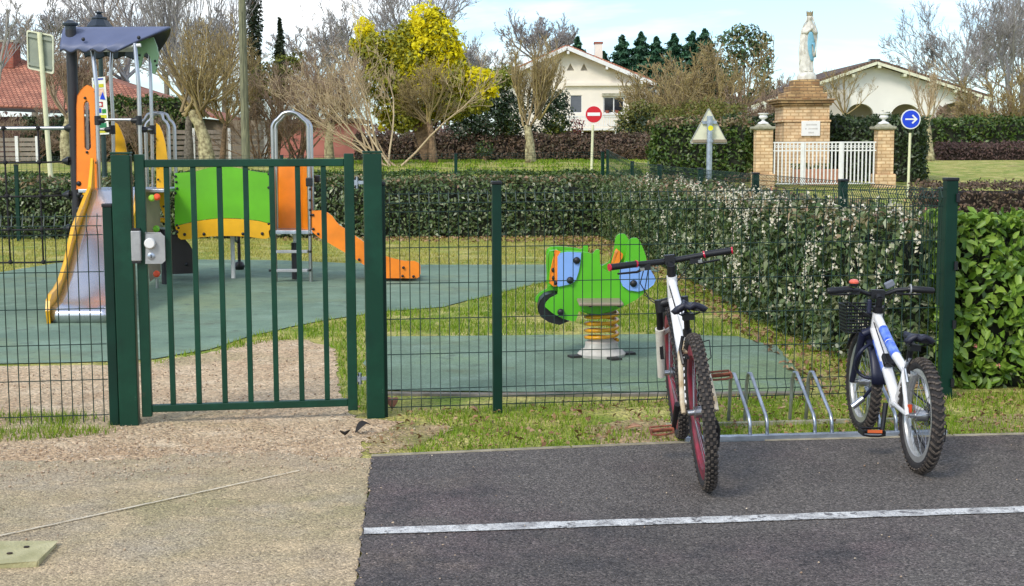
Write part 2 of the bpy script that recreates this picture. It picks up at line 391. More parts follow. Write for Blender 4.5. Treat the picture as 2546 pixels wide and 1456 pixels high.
M['gate'] = groundmat('gate_paint', [((3, 54, 36), 0, 0, 0), ((10, 66, 46), 5, .45, .7), ((2, 40, 28), 2, .5, .7), ((84, 112, 92), 46, .70, .76), ((70, 66, 50), 9, .68, .8)], (.9, 1.1, .3), 240, .05, rough=.42, spec=.35)
M['lawn'] = groundmat('lawn', [(158, 150, 76), (120, 132, 42, ), (178, 168, 96), (132, 112, 72)], (.55, 1.5, .7), 90, .5) if 0 else \
    groundmat('lawn', [((174, 164, 88), 0, 0, 0), ((122, 142, 44), 1.1, .40, .60), ((198, 186, 114), 2.7, .48, .66), ((142, 118, 82), .7, .62, .74)], (.45, 1.5, .8), 55, .7, bdist=.03)
M['gravel'] = groundmat('gravel', [((198, 174, 140), 0, 0, 0), ((182, 152, 118), 1.3, .4, .7), ((212, 190, 158), 4, .5, .7), ((160, 146, 106), .8, .52, .7)], (.42, 1.6, .85), 70, .9)
M['sandy'] = groundmat('sandy_forecourt', [((174, 154, 124), 0, 0, 0), ((152, 140, 104), 1.1, .4, .66), ((164, 150, 126), 1.9, .46, .66), ((190, 168, 132), 5, .5, .72), ((134, 122, 104), .7, .52, .7), ((182, 150, 116), .5, .55, .75)], (.4, 1.7, .85), 130, .7, bdist=.006)
M['asphalt'] = groundmat('asphalt', [((80, 74, 69), 0, 0, 0), ((90, 78, 76), .8, .45, .65), ((106, 94, 82), .55, .55, .68), ((66, 62, 60), 3, .48, .66), ((92, 86, 80), .3, .5, .6)], (.3, 2.6, .9), 140, .8, rough=.75, bdist=.006)
M['rubber'] = groundmat('rubber_floor', [((114, 136, 114), 0, 0, 0), ((96, 118, 100), .9, .42, .65), ((126, 148, 128), 2.3, .5, .7), ((126, 138, 102), .6, .54, .72), ((92, 106, 92), 6, .56, .68), ((100, 112, 92), 1.7, .58, .7)], (.7, 1.3, .6), 130, .4, bdist=.004)
M['rubber2'] = groundmat('rubber_pad', [((114, 136, 114), 0, 0, 0), ((100, 120, 98), .8, .42, .6), ((126, 146, 104), .45, .48, .66), ((124, 144, 126), 3, .5, .7), ((92, 108, 90), 6, .56, .68), ((98, 110, 86), 1.6, .58, .7)], (.55, 1.5, .75), 130, .4, bdist=.004)
M['paint'] = groundmat('road_paint', [((212, 211, 206), 0, 0, 0), ((170, 168, 164), 14, .5, .6), ((96, 94, 94), 30, .54, .62), ((150, 148, 146), 3, .5, .7)], (.6, 1.1, .8), 130, .5)

ys = [-30, 0, 12, 24, 27, 30, 33, 36, 40, 44, 48, 60, 100, 200, 500, 1600]; xs = [-1200, -300, -80, -30, -8, 0, 8, 30, 80, 300, 1200]
struct(MB().sheet([[V((x, y, tz(y))) for x in xs] for y in ys]).build('ground', M['lawn']))

gravel_px = [(-700, 930), (0, 912), (285, 908), (385, 900), (520, 878), (640, 848), (760, 846), (830, 866), (850, 1000), (885, 1040), (1000, 1050), (905, 1098), (900, 1140), (400, 1150), (-900, 1190)]
gravel = jag(gp(gravel_px), .018, .05)
flat('gravel_path', gravel, .004, M['gravel'])
a0, a1 = G(925, 1141), G(885, 1456); dd = (a1 - a0); a2 = a0 + dd * 6
e1, e2 = G(1700, 1107), G(2546, 1086); e3 = e1 + (e2 - e1) * 6
sandy = jag([tuple(p.xy) for p in (G(924, 1136), a2)], .0, 9)[:1]
sand_poly = [tuple(a0.xy), tuple(a2.xy), (-12, a2.y), tuple((G(-900, 1150)).xy)] 
top = jag([tuple(G(-900, 1150).xy), tuple(G(200, 1150).xy), tuple(G(600, 1128).xy), tuple(a0.xy)], .045, .05)
nn = [p for p in top if p[1] > 0]
k = max(range(len(top)), key=lambda i: top[i][0]); top = top[:k + 1]
flat('forecourt', top + [tuple(a0.xy), (a2.x, a2.y), (-14, a2.y)], .009, M['sandy'])
edge = jag([tuple(a0.xy), tuple(a2.xy)], .011, .03); edge = edge[:len(edge) // 2]
flat('car_park', [tuple(a0.xy), tuple(e1.xy), tuple(e2.xy), tuple(e3.xy), (e3.x, a2.y)] + list(reversed(edge)), .013, M['asphalt'])
l0, l1 = G(905, 1330), G(2546, 1275); ld = (l1 - l0).normalized(); ln = V((-ld.y, ld.x, 0))
lw = .046
ls = [l0 + ld * t for t in np.linspace(0, 9, 90)]
up_, dn_ = [p + ln * (lw + random.uniform(-.004, .004)) for p in ls], [p - ln * (lw + random.uniform(-.004, .004)) for p in ls]
flat('road_marking', [tuple(p.xy) for p in up_] + [tuple(p.xy) for p in reversed(dn_)], .017, M['paint'])
# concrete edging of the car park
ed = (e1 - a0).normalized(); en = V((-ed.y, ed.x, 0)); mb = MB()
pos = 0.0
while pos < (e3 - a0).length - 1:
    q = a0 + ed * pos if pos < (e1 - a0).length else e1 + (e2 - e1).normalized() * (pos - (e1 - a0).length)
    dr = ed if pos < (e1 - a0).length else (e2 - e1).normalized()
    mb.bar(q + en * .018 + V((0, 0, -.02)), q + dr * .992 + en * .018 + V((0, 0, -.02)), .034, .075); pos += 1.0
struct(mb.build('kerb_edging', mat('kerb_grey', (164, 154, 132), .9, c2=(128, 120, 98), scale=11), bevel=.004))
# a string of light mortar: narrow joint line in the forecourt
s0, s1 = G(-200, 1385), G(745, 1177); sdv = (s1 - s0).normalized(); sn = V((-sdv.y, sdv.x, 0)) * .0065
ps = [s0.lerp(s1, t) for t in np.linspace(0, 1, 60)]
M['joint'] = mat('pale_joint', (226, 214, 188), .9, var=.2, scale=12)
pu = [p + sn * random.uniform(.4, 1.3) for p in ps]; pd = [p - sn * random.uniform(.3, 1.2) for p in ps]
flat('joint_line', [tuple(p.xy) for p in pu] + [tuple(p.xy) for p in reversed(pd)], .016, M['joint'])

rub_px = [(-800, 925), (0, 906), (285, 900), (385, 893), (520, 870), (640, 832), (790, 800), (960, 775), (1100, 764), (1300, 714), (1390, 694), (1640, 676), (1640, 656), (1340, 659), (1050, 659), (860, 655), (700, 648), (480, 646), (380, 644), (140, 655), (0, 678), (-800, 700)]
rubber = jag(gp(rub_px), .015, .2)
flat('rubber_floor', rubber, .008, M['rubber'])
pad_px = [(905, 905), (960, 838), (1300, 835), (1640, 832), (1830, 838), (1930, 862), (1990, 930), (2000, 975), (1600, 976), (1240, 976), (950, 972)]
pad = jag(gp(pad_px), .012, .15)
flat('rubber_pad', pad, .008, M['rubber2'])
# kerb of the rubber floors
mb = MB(); 
for pl in (gp([(952, 981), (1240, 984), (1600, 983), (2005, 980)]),):
    for i in range(len(pl) - 1): mb.bar((*pl[i], -.03), (*pl[i + 1], -.03), .07, .09)
struct(mb.build('kerb_of_pad', mat('pad_kerb_grey', (138, 130, 116), .9, c2=(104, 98, 84), scale=9)))

# ------------------------------------------------------------------ leaves in bulk
def norm(a): return a / (np.linalg.norm(a, axis=1, keepdims=True) + 1e-9)
def leafmesh(P, Nn, size, asp=.45, fold=.2, droop=0.0, jit=.8, six=False):
    """P (n,3) positions, Nn facing directions: one bent leaf each"""
    n = len(P); nr = norm(Nn + rng.normal(0, jit, (n, 3)))
    t = rng.normal(0, 1, (n, 3)); t[:, 2] -= droop; t = norm(t - nr * np.sum(t * nr, 1, keepdims=True)); b = np.cross(nr, t)
    s = (size * rng.uniform(.6, 1.25, n))[:, None]
    base = P - t * s * .5; tip = P + t * s * .5 - nr * s * .12
    if not six:
        l = P + b * s * asp * .5 + nr * s * fold * .5; r = P - b * s * asp * .5 + nr * s * fold * .5
        Vv = np.stack([base, r, tip, l], 1).reshape(-1, 3); Q = np.arange(4 * n).reshape(-1, 4)
        return Vv, Q
    h = nr * s * fold * .5
    l1 = base + t * s * .3 + b * s * asp * .45 + h; l2 = base + t * s * .68 + b * s * asp * .4 + h
    r1 = base + t * s * .3 - b * s * asp * .45 + h; r2 = base + t * s * .68 - b * s * asp * .4 + h
    Vv = np.stack([base, r1, r2, tip, l2, l1], 1).reshape(-1, 3); o = np.arange(n)[:, None] * 6
    Q = np.concatenate([o + np.array([[0, 1, 2, 3]]), o + np.array([[0, 3, 4, 5]])])
    return Vv, Q
def wob(P, f=1.0):
    x, y, z = P[:, 0] * f, P[:, 1] * f, P[:, 2] * f
    return (np.sin(x * 2.1 + 1.3 * y) + np.sin(y * 3.7 - z * 2.2 + 1) + np.sin(z * 4.3 + x * 3.1 + 2) + .6 * np.sin(x * 7.7 + y * 6.1 + z * 8.3)) / 3.6

def hedge_pts(path, hw, h, dens, rough, zf):
    """sample sides, top and ends of a hedge that follows a path"""
    Ps, Ns = [], []
    for i in range(len(path) - 1):
        a, b = np.array(path[i]), np.array(path[i + 1]); d = b - a; L_ = np.linalg.norm(d); d = d / L_; nx = np.array([d[1], -d[0]])
        for (area, kind) in ((L_ * h, 's+'), (L_ * h, 's-'), (L_ * hw * 2, 't')) + (((hw * 2 * h, 'e0'),) if i == 0 else ()) + (((hw * 2 * h, 'e1'),) if i == len(path) - 2 else ()):
            n = int(area * dens)
            u = rng.uniform(-.02, 1.02, n); v = rng.uniform(0, 1, n)
            P = np.zeros((n, 3)); q = np.zeros((n, 3))
            if kind[0] == 's':
                sg = 1 if kind == 's+' else -1
                tuck = hw * (1 - .10 * (1 - v) ** 3) - .1 * np.clip(v - .88, 0, 1) / .12 * .8
                P[:, :2] = a + d * (u * L_)[:, None] + nx * (sg * tuck)[:, None]; P[:, 2] = v * h; q[:, :2] = nx * sg; q[:, 2] = .35 + .5 * (v > .9)
            elif kind == 't':
                P[:, :2] = a + d * (u * L_)[:, None] + nx * ((v * 2 - 1) * hw)[:, None]; P[:, 2] = h; q[:, 2] = 1
            else:
                e, sg = (a, -1) if kind == 'e0' else (b, 1)
                P[:, :2] = e + nx * ((v * 2 - 1) * hw)[:, None] + d * sg * .03; P[:, 2] = rng.uniform(0, h, n); q[:, :2] = d * sg; q[:, 2] = .3
            P += q * (wob(P, 1.6) * rough + rng.normal(0, rough * .45, n))[:, None]
            P[:, 2] += np.array([zf(y) for y in P[:, 1]]); Ps.append(P); Ns.append(q)
    return np.concatenate(Ps), np.concatenate(Ns)
def hedge_core(path, hw, h, zf, inset=.1):
    mb = MB(); g = []
    dense = []
    for i in range(len(path) - 1):
        a, b = V(path[i]), V(path[i + 1]); n = max(1, int((b - a).length / .5)); dense += [a.lerp(b, k / n) for k in range(n)]
    dense.append(V(path[-1]))
    for i, p in enumerate(dense):
        a, b = dense[max(0, i - 1)], dense[min(len(dense) - 1, i + 1)]; d = (b - a).normalized(); nx = V((d.y, -d.x)); w_ = hw - inset
        if i == 0: p = p + d * inset
        if i == len(dense) - 1: p = p - d * inset
        z0 = zf(p.y); row = []
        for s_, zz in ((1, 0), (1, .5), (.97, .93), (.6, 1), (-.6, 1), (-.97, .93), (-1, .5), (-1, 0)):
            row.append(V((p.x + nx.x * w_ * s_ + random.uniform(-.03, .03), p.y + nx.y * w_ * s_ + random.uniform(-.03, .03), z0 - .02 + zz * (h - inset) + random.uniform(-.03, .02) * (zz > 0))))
        g.append(row)
    mb.sheet(g); m = len(g[0])
    mb.f.append(tuple(range(m))); mb.f.append(tuple(reversed(range((len(g) - 1) * m, len(g) * m))))
    return mb
def hedge(name, label, cat, path, hw, h, leaf, dens, m, coremat='coredark', rough=.06, asp=.45, droop=0, six=False, topmat=None, toph=.9, group=None, inset=.1, base=None):
    zf = base or tz
    c = path[len(path) // 2]
    root = thing(name, (c[0], c[1], zf(c[1])), label, cat, group)
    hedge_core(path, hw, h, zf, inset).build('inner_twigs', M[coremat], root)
    P, q = hedge_pts(path, hw, h, dens, rough, zf)
    if topmat:
        rel = P[:, 2] - np.array([zf(y) for y in P[:, 1]]); s = (rel > h * toph + rng.normal(0, .05, len(P))) & (rng.uniform(0, 1, len(P)) < (.4 if h < 1.2 else .75))
        Vv, Q = leafmesh(P[s], q[s], leaf, asp, droop=droop, six=six); npmesh('new_growth', Vv, Q, M[topmat], root); P, q = P[~s], q[~s]
    Vv, Q = leafmesh(P, q, leaf, asp, droop=droop, six=six); npmesh('foliage', Vv, Q, M[m], root)
    return root
def spikes(P, q, size, m, parent, name, per=10, droop=1.2):
    """drooping flower tassels"""
    out = []
    for i in range(per):
        t = i / per; J = rng.normal(0, size * .10, P.shape)
        D = q * (size * .35) + np.array([0, 0, -1.0]) * size * t * droop + J; out.append(P + D)
    A = np.concatenate(out); Vv, Q = leafmesh(A, np.tile(q, (per, 1)), size * .28, .7); o = npmesh(name, Vv, Q, m, parent); o['kind'] = 'stuff'; return o

# hedges of the playground
hA = hedge('hedge', 'clipped dark green hedge along the back of the playground lawn', 'hedge', [(-12, 23.55), (-6, 23.5), (0, 23.5), (1.7, 23.4)], .5, .97, .085, 900, 'hedgeA', topmat='newred', toph=.95)
hB = hedge('hedge', 'dark green hedge with hanging cream flowers beside the spring rider', 'hedge', [(2.98, 8.75), (2.76, 9.8), (2.58, 11.2), (2.46, 15.3), (2.2, 19), (1.95, 23)], .46, .97, .07, 1500, 'hedgeA', rough=.07, topmat='newred', toph=.98, droop=.6)
P, q = hedge_pts([(2.98, 8.75), (2.76, 9.8), (2.58, 11.2), (2.46, 15.3), (2.2, 19)], .5, 1.06, 85, .05, tz)
keep = (P[:, 0] < 2.62 - (P[:, 1] - 11) * .02) & (rng.uniform(0, 1, len(P)) < np.clip(.30 + (P[:, 2] - .45) * 1.0, .14, .9) * .8 * np.clip(1.2 - (P[:, 1] - 9) * .12, .12, 1)) & (wob(P, 2.3) > -.3)
spikes(P[keep], q[keep], .10, M['flower'], hB, 'flower_tassels', per=9)
k2 = rng.permutation(np.where((P[:, 2] > .95))[0])[:40]
spikes(P[k2], q[k2], .05, M['pinkfl'], hB, 'pink_buds', per=6, droop=.3)
hR = hedge('hedge', 'bright green broadleaf hedge with pink buds, right of the end post', 'hedge', [(2.76, 8.74), (4.2, 8.62), (7, 8.4)], .36, 1.04, .082, 1050, 'hedgeR', rough=.05, asp=.52, six=True, droop=.5)
P, q = hedge_pts([(2.76, 8.74), (4.2, 8.62), (7, 8.4)], .32, 1.0, 900, .06, tz); Vv, Q = leafmesh(P, q, .055, .5, droop=.4); npmesh('inner_foliage', Vv, Q, M['hedgeS'], hR)
P, q = hedge_pts([(2.9, 8.7), (4.2, 8.62)], .38, 1.06, 300, .03, tz); k2 = rng.permutation(np.where((P[:, 1] < 8.5) | (P[:, 2] > 1))[0])[:9]
spikes(P[k2], q[k2], .05, M['pinkfl'], hR, 'pink_buds', per=8, droop=.3)
# low hedges across the road
hedge('hedge', 'low dark green hedge strip before the far lawn', 'hedge', [(-13, 31.5), (0, 31.6), (2.9, 31.5)], .5, .62, .1, 420, 'hedgeS')
hedge('hedge', 'low reddish brown hedge beyond the end post, right of the blue arrow sign', 'hedge', [(7.9, 26.5), (10, 26.5), (14, 26.2)], .5, .66, .09, 420, 'brownhedge', 'corebrown')
hedge('hedge', 'long brown winter hedge behind the far lawn', 'hedge', [(-6.3, 57), (0, 57), (6.5, 57.5)], .6, .95, .16, 320, 'brownhedge', 'corebrown', rough=.16)
hedge('hedge', 'low purple brown hedge at the back of the right-hand lawn', 'hedge', [(15.6, 50), (22, 50)], .5, .55, .13, 350, 'purple', 'corebrown', rough=.1)
hedge('hedge', 'tall green hedge in front of the arcaded white house', 'hedge', [(17.2, 58), (28, 58)], .8, 1.55, .18, 200, 'hedgeS', rough=.2)
# leafy walls round the shrine
hedge('hedge', 'tall leafy green hedge with rusty top, left of the shrine behind the triangular sign', 'hedge', [(3.95, 38.2), (6.5, 38.0)], .7, 1.62, .13, 420, 'hedgeS', topmat='newred', toph=.93, rough=.12)
hedge('hedge', 'tall dark hedge right of the shrine behind the blue arrow sign', 'hedge', [(9.0, 38.6), (11.2, 37.6)], .8, 1.62, .13, 420, 'hedgeSd', rough=.14)
hedge('hedge', 'dark ivy screen filling the back of the shrine enclosure', 'hedge', [(6.2, 39.6), (9.6, 39.6)], .4, 1.7, .13, 300, 'hedgeSd', rough=.08)
hedge('hedge', 'dark clipped hedge beside the maroon building, far left', 'hedge', [(-20.4, 58), (-18.4, 58)], .6, 1.75, .17, 260, 'hedgeSd', rough=.12)
hedge('hedge', 'green hedge under the red tiled roof, behind the climbing tower', 'hedge', [(-17.0, 58), (-13.2, 58)], .6, 2.6, .17, 240, 'hedgeS', rough=.14)

# ------------------------------------------------------------------ grass, litter, stones
def blades(name, x0, x1, y0, y1, n, h, w_, m, label, ins=None, outs=(), z=.0, clump=.0, keepf=None):
    x = rng.uniform(x0, x1, n); y = rng.uniform(y0, y1, n); k = np.ones(n, bool)
    if ins: k &= inpoly(x, y, ins)
    for o in outs: k &= ~inpoly(x, y, o)
    P = np.stack([x, y, np.zeros(n)], 1)
    if clump: k &= (wob(P, 1.5) + .5 * wob(P, 5)) > rng.normal(clump, .25, n)
    if keepf is not None: k &= keepf(x, y)
    P = P[k]; n = len(P); P[:, 2] = np.array([tz(v) for v in P[:, 1]]) + z
    a = rng.uniform(0, 6.283, n); hh = h * rng.uniform(.5, 1.3, n); le = rng.uniform(.2, 1.0, n) * hh
    d = np.stack([np.cos(a), np.sin(a), np.zeros(n)], 1); s = np.stack([-np.sin(a), np.cos(a), np.zeros(n)], 1) * (w_ * .5)
    tip = P + d * le[:, None]; tip[:, 2] += hh
    Vv = np.stack([P - s, P + s, tip], 1).reshape(-1, 3)
    return stuff(npmesh(name, Vv, np.arange(3 * n).reshape(-1, 3), m, k=3), label, 'grass')
carp = [tuple(a0.xy), tuple(e1.xy), tuple(e2.xy), tuple(e3.xy), (e3.x, a2.y), (a2.x, a2.y)]
strip = gp([(850, 990), (905, 1030), (1500, 1000), (2546, 975), (2900, 975), (2900, 1090), (2546, 1082), (1700, 1100), (930, 1132), (905, 1098), (1000, 1052)])
M['baresoil'] = groundmat('bare_soil', [((184, 158, 122), 0, 0, 0), ((158, 130, 98), 2.5, .45, .7), ((140, 134, 78), 1.6, .45, .62)], (.45, 1.5, .8), 70, .9)
bare = gp([(880, 1062), (1000, 1052), (1120, 1060), (1040, 1110), (920, 1128)])
bare2 = gp([(1450, 1060), (1660, 1040), (1690, 1100), (1480, 1108)])
for bb_ in ([(1130, 1062), (1010, 1054), (890, 1064), (925, 1128), (1040, 1112)], [(1450, 1062), (1560, 1046), (1662, 1042), (1690, 1098), (1590, 1104), (1490, 1108)], [(2370, 1040), (2560, 1030), (2700, 1040), (2700, 1078), (2420, 1082)]): flat('bare_soil', jag(gp(bb_), .035, .04), .003, M['baresoil'])
blades('grass_strip', -2, 5, 6.6, 8.6, 42000, .035, .006, M['grass'], 'short green grass between the mesh fence and the asphalt', strip, (bare,), clump=-.3)
lft = gp([(-200, 1030), (288, 1035), (288, 1080), (150, 1092), (-200, 1115)])
blades('grass_verge', -4, -1.8, 6.6, 8, 16000, .05, .006, M['grass'], 'tufts of grass along the foot of the left mesh fence', lft, clump=-.1)
inner = gp([(380, 908), (520, 886), (640, 856), (790, 842), (840, 872), (850, 1000), (905, 1030), (950, 972), (905, 905), (960, 838), (1640, 832), (1930, 862), (2000, 975), (2330, 960), (2330, 900), (1700, 690), (1390, 694), (1300, 714), (1100, 764), (960, 775), (790, 798), (640, 832), (520, 868), (380, 892)])
blades('grass_patch', -2.6, 3, 7.6, 17, 75000, .045, .009, M['grass'], 'ragged green grass round the spring rider pad', inner, (rubber, pad), clump=-.2)
blades('dry_lawn', -10, 2, 14.5, 23, 60000, .04, .014, M['grassdry'], 'pale dry lawn between the rubber floor and the back hedge', None, (rubber, pad), clump=-.2)
blades('far_lawn', -7, 5, 33, 56, 30000, .08, .05, M['grass'], 'sunlit far lawn with trees', clump=.2)
def scatter(name, poly, n, size, m, label, cat, z=.01, bb=None, keepf=None):
    xs_, ys_ = [p[0] for p in poly], [p[1] for p in poly]
    x = rng.uniform(min(xs_), max(xs_), n); y = rng.uniform(min(ys_), max(ys_), n); k = inpoly(x, y, poly)
    P = np.stack([x, y, np.full(n, z)], 1)[k]; q = np.tile(np.array([0, 0, 1.0]), (len(P), 1))
    Vv, Q = leafmesh(P, q, size, .6, fold=.4, jit=.45); return stuff(npmesh(name, Vv, Q, m), label, cat)
scatter('leaf_litter', strip, 1500, .032, M['litter'], 'dry leaf litter on the grass by the bicycle rack', 'leaf litter', z=.022)
hl = gp([(1400, 585), (1520, 588), (1740, 700), (1920, 830), (2110, 890), (2340, 945), (2330, 985), (2010, 985), (1900, 870), (1700, 735), (1500, 640), (1380, 610)])
scatter('leaf_litter', hl, 5200, .055, M['litter'], 'brown leaf litter along the foot of the flowering hedge', 'leaf litter', z=.02)
hl2 = gp([(700, 580), (1500, 580), (1480, 606), (700, 600)])
scatter('leaf_litter', hl2, 1500, .07, M['litter'], 'brown leaf litter below the back hedge', 'leaf litter', z=.02)
def stones(name, poly, n, smin, smax, label, z=.006):
    xs_, ys_ = [p[0] for p in poly], [p[1] for p in poly]
    x = rng.uniform(min(xs_), max(xs_), n); y = rng.uniform(min(ys_), max(ys_), n); k = inpoly(x, y, poly); x, y = x[k], y[k]; n = len(x)
    s = smin * (smax / smin) ** (rng.uniform(0, 1, n) ** 2.2); C_ = np.stack([x, y, z + s * .25], 1)
    dirs = np.array([[1, 0, 0], [0, 1, 0], [-1, 0, 0], [0, -1, 0], [0, 0, .7], [0, 0, -.7]], float)
    Vv = C_[:, None] + dirs[None] * s[:, None, None] * rng.uniform(.55, 1.2, (n, 6, 1)) * .5
    fs = np.array([[0, 1, 4], [1, 2, 4], [2, 3, 4], [3, 0, 4], [1, 0, 5], [2, 1, 5], [3, 2, 5], [0, 3, 5]])
    Q = (np.arange(n) * 6)[:, None, None] + fs[None]
    return stuff(npmesh(name, Vv, Q.reshape(-1, 3), M['stones'], k=3), label, 'gravel')
stones('gravel_stones', gravel, 9000, .006, .02, 'loose gravel stones on the path through the gate')
st2 = gp([(0, 1075), (330, 1075), (880, 1060), (1060, 1070), (1000, 1125), (860, 1140), (300, 1150), (-200, 1140)])
stones('gravel_stones', st2, 2200, .006, .02, 'coarse stones and grit in front of the green gate', z=.008)
stones('gravel_stones', [tuple(p.xy) for p in (a0 + V((-.015, 0, 0)), a0 + V((.012, 0, 0)), a2 + V((.012, 0, 0)), a2 + V((-.015, 0, 0)))], 4200, .006, .02, 'line of pale grit along the asphalt edge', z=.012)
stones('gravel_stones', carp[:3] + [(a2.x + 5, a2.y), (a2.x, a2.y)], 1300, .004, .014, 'scattered pale grit on the dark asphalt', z=.015)
stones('gravel_stones', [(-5, 4), (a2.x, 4), tuple(a0.xy), tuple(G(-100, 1150).xy)], 700, .005, .016, 'scattered grit on the sandy forecourt', z=.011)

def leaf_obj(px, py, s, c, label, up=.5):
    p = G(px, py); m = MB(); n = 7; r = random.Random(px)
    t = V((r.uniform(-1, 1), r.uniform(-.6, .6), 0)).normalized(); b = V((-t.y, t.x, 0)); Z = V((0, 0, 1))
    mid = [V((0, 0, 0)) + t * s * (i / n) + Z * s * up * math.sin(i / n * 2.2) * .5 for i in range(n + 1)]
    wd = [.06, .3, .42, .46, .40, .28, .14, .02]
    g = [[mid[i] - b * s * wd[i] + Z * s * .14 * wd[i] * 2, mid[i], mid[i] + b * s * wd[i] + Z * s * .2 * wd[i] * 2] for i in range(n + 1)]
    m.sheet(g); o = m.build('fallen_leaf', mat('fallen_leaf_' + str(px), c, .8, var=.15, scale=30), None, 1, solid=.0015); o.location = p + V((0, 0, .014))
    tag(o, label, 'leaf'); return o
leaf_obj(975, 1022, .075, (170, 112, 84), 'big reddish dead leaf standing against the right gate post', 1.4)
leaf_obj(1190, 1030, .06, (206, 160, 122), 'pale tan dead leaf left of the slim middle fence post', .8)
leaf_obj(1445, 1034, .06, (142, 92, 66), 'brown dead leaf in the grass near the white mountain bike', .8)
leaf_obj(1560, 1072, .08, (196, 146, 110), 'flat pinkish dead leaf on the bare soil left of the mountain bike', .3)
leaf_obj(858, 1088, .06, (30, 24, 20), 'small black curled leaf on the grit right of the gate', .9)
leaf_obj(884, 1082, .085, (36, 30, 26), 'larger black curled leaf on the grit right of the gate', 1.0)
leaf_obj(2330, 1010, .05, (206, 206, 190), 'pale leaf on the grass by the foot of the end post', .5)

# concrete slab let into the forecourt
sl_ = [G(-60, 1349, .02), G(141, 1348, .02), G(93, 1402, .02), G(-60, 1408, .02)]
SB = thing('drain_cover', sl_[1], 'pale mossy concrete cover slab set in the forecourt at the bottom left corner', 'cover slab')
MB().prism([p - V((0, 0, .04)) for p in sl_], V((0, 0, .045))).build('slab', M['slab'], SB, bevel=.006)
for px, py in ((66, 1360), (24, 1376)): MB().lathe([(0, 0), (.011, 0), (.011, .003), (0, .003)], G(px, py, .0255) , 10).build('lifting_hole', M['soil'], SB)
stones('gravel_stones', gp([(-100, 1120), (700, 1110), (920, 1120), (915, 1180), (500, 1190), (-100, 1230)]), 1500, .006, .02, 'grit spread thinly over the front of the forecourt', z=.011)
# ------------------------------------------------------------------ front fence and gate
FA, FB = G(1237, 1026), G(2348, 990); FD = (FB - FA).normalized(); FN = V((FD.y, -FD.x, 0))   # FN points to the camera
if FN.y > 0: FN = -FN
def FL(px):                            # where the fence line crosses column px (measured near the ground)
    r_ = ray(px, 1000); r_ = V((r_.x, r_.y, 0)); den = r_.x * FD.y - r_.y * FD.x
    t = (FA.x * FD.y - FA.y * FD.x) / den; return V((r_.x * t, r_.y * t, 0))
def par(p): return (p - FA).dot(FD)
def mesh_panel(s0, s1, zs, fold, ztop, zbot, m, parent, r=.0032, step=.055, line=None, name='wire_panel'):
    P0, D = line or (FA, FD); n_ = V((D.y, -D.x, 0)); n_ = n_ if n_.y < 0 else -n_
    mb = MB(); pt = lambda s, z, o=0: P0 + D * s + V((0, 0, z)) + n_ * o
    lev = sorted(set([zbot, ztop] + [f + d for f in fold for d in (-.05, 0, .05)]))
    lev = [z for z in lev if zbot <= z <= ztop]
    k = int((s1 - s0) / step); off = (s1 - s0 - k * step) / 2
    for i in range(k + 1):
        mb.tube([pt(s0 + off + i * step, z, .028 if any(abs(z - f) < 1e-6 for f in fold) else 0) for z in lev], r, 4)
    for z in zs:
        o = .028 if any(abs(z - f) < 1e-6 for f in fold) else 0
        mb.tube([pt(s0, z, o - .005), pt(s1, z, o - .005)], r * 1.05, 4)
    return mb.build(name, m, parent, 40)
def fpost(s, h, w_, parent, capn='post_cap', z0=-.05, line=None, sub=True):
    P0, D = line or (FA, FD); c = P0 + D * s
    rot = Matrix.Rotation(math.atan2(D.y, D.x), 3, 'Z')
    o = MB().box(c + V((0, 0, (h + z0) / 2)), (w_, w_ * .8, h - z0), rot).build('post', M['fence'], parent, bevel=.004)
    MB().box(c + V((0, 0, h + .008)), (w_ + .008, w_ * .8 + .008, .02), rot).build(capn, M['blackpl'], o, bevel=.005)
    return o
ZR = [.05, .10, .15, .35, .55, .75, .95, 1.15, 1.20, 1.25]
fr = thing('mesh_fence', FA, 'green welded mesh fence with three posts between the gate and the hedge corner', 'fence')
sm, sr = 0.0, par(FB); sl = par(FL(952))
fpost(sl, 1.30, .055, fr); fpost(sm, 1.30, .052, fr); fpost(sr, 1.30, .072, fr)
mesh_panel(sl + .03, sm - .03, ZR, [1.20, .10], 1.265, .03, M['wire'], fr)
mesh_panel(sm + .03, sr - .04, ZR, [1.20, .10], 1.265, .03, M['wire'], fr)
ff = mb = MB()
for s_, z in [(sr, z) for z in (.1, .45, .8, 1.2)]:
    mb.box(FA + FD * (s_ + .03) + FN * .03 + V((0, 0, z)), (.02, .03, .05))
cl = mb.build('wire_clip', M['blackpl'], fr); cl['kind'] = 'stuff'
flf = thing('mesh_fence', FL(100), 'green welded mesh fence panel left of the gate in front of the steel slide', 'fence')
s2 = par(FL(284)); fpost(s2, 1.195, .05, flf)
mesh_panel(s2 - 2.5, s2 - .03, [.06, .255, .45, .645, .845, 1.045, 1.095, 1.145], [1.095], 1.16, .02, M['wire'], flf)
fpost(s2 - 2.53, 1.195, .05, flf)

def gpost(px, label, wd=.1):
    c = FL(px); rot = Matrix.Rotation(math.atan2(FD.y, FD.x), 3, 'Z')
    t = thing('gate_post', c, label, 'gate post')
    MB().box(c + V((0, 0, .70)), (wd, .1, 1.55), rot).build('post', M['gate'], t, bevel=.005)
    MB().box(c + V((0, 0, 1.482)), (wd + .006, .106, .012), rot).build('post_cap', M['gate'], t, bevel=.003)
    return t, c, rot
gl, cl_, rot = gpost(322, 'thick green square gate post carrying the latch plate, left of the gate')
gr, cr_, rot = gpost(934, 'thick green square gate post carrying the hinges, right of the gate')
mb = MB().box(cl_ + FD * .068 + FN * .03 + V((0, 0, .985)), (.052, .05, .165), rot); mb.build('latch_plate', M['grey'], gl, bevel=.006)
MB().box(cl_ + FD * .068 + FN * .03 + V((0, 0, 1.073)), (.046, .046, .012), rot).build('latch_plate_end', M['blackpl'], gl)
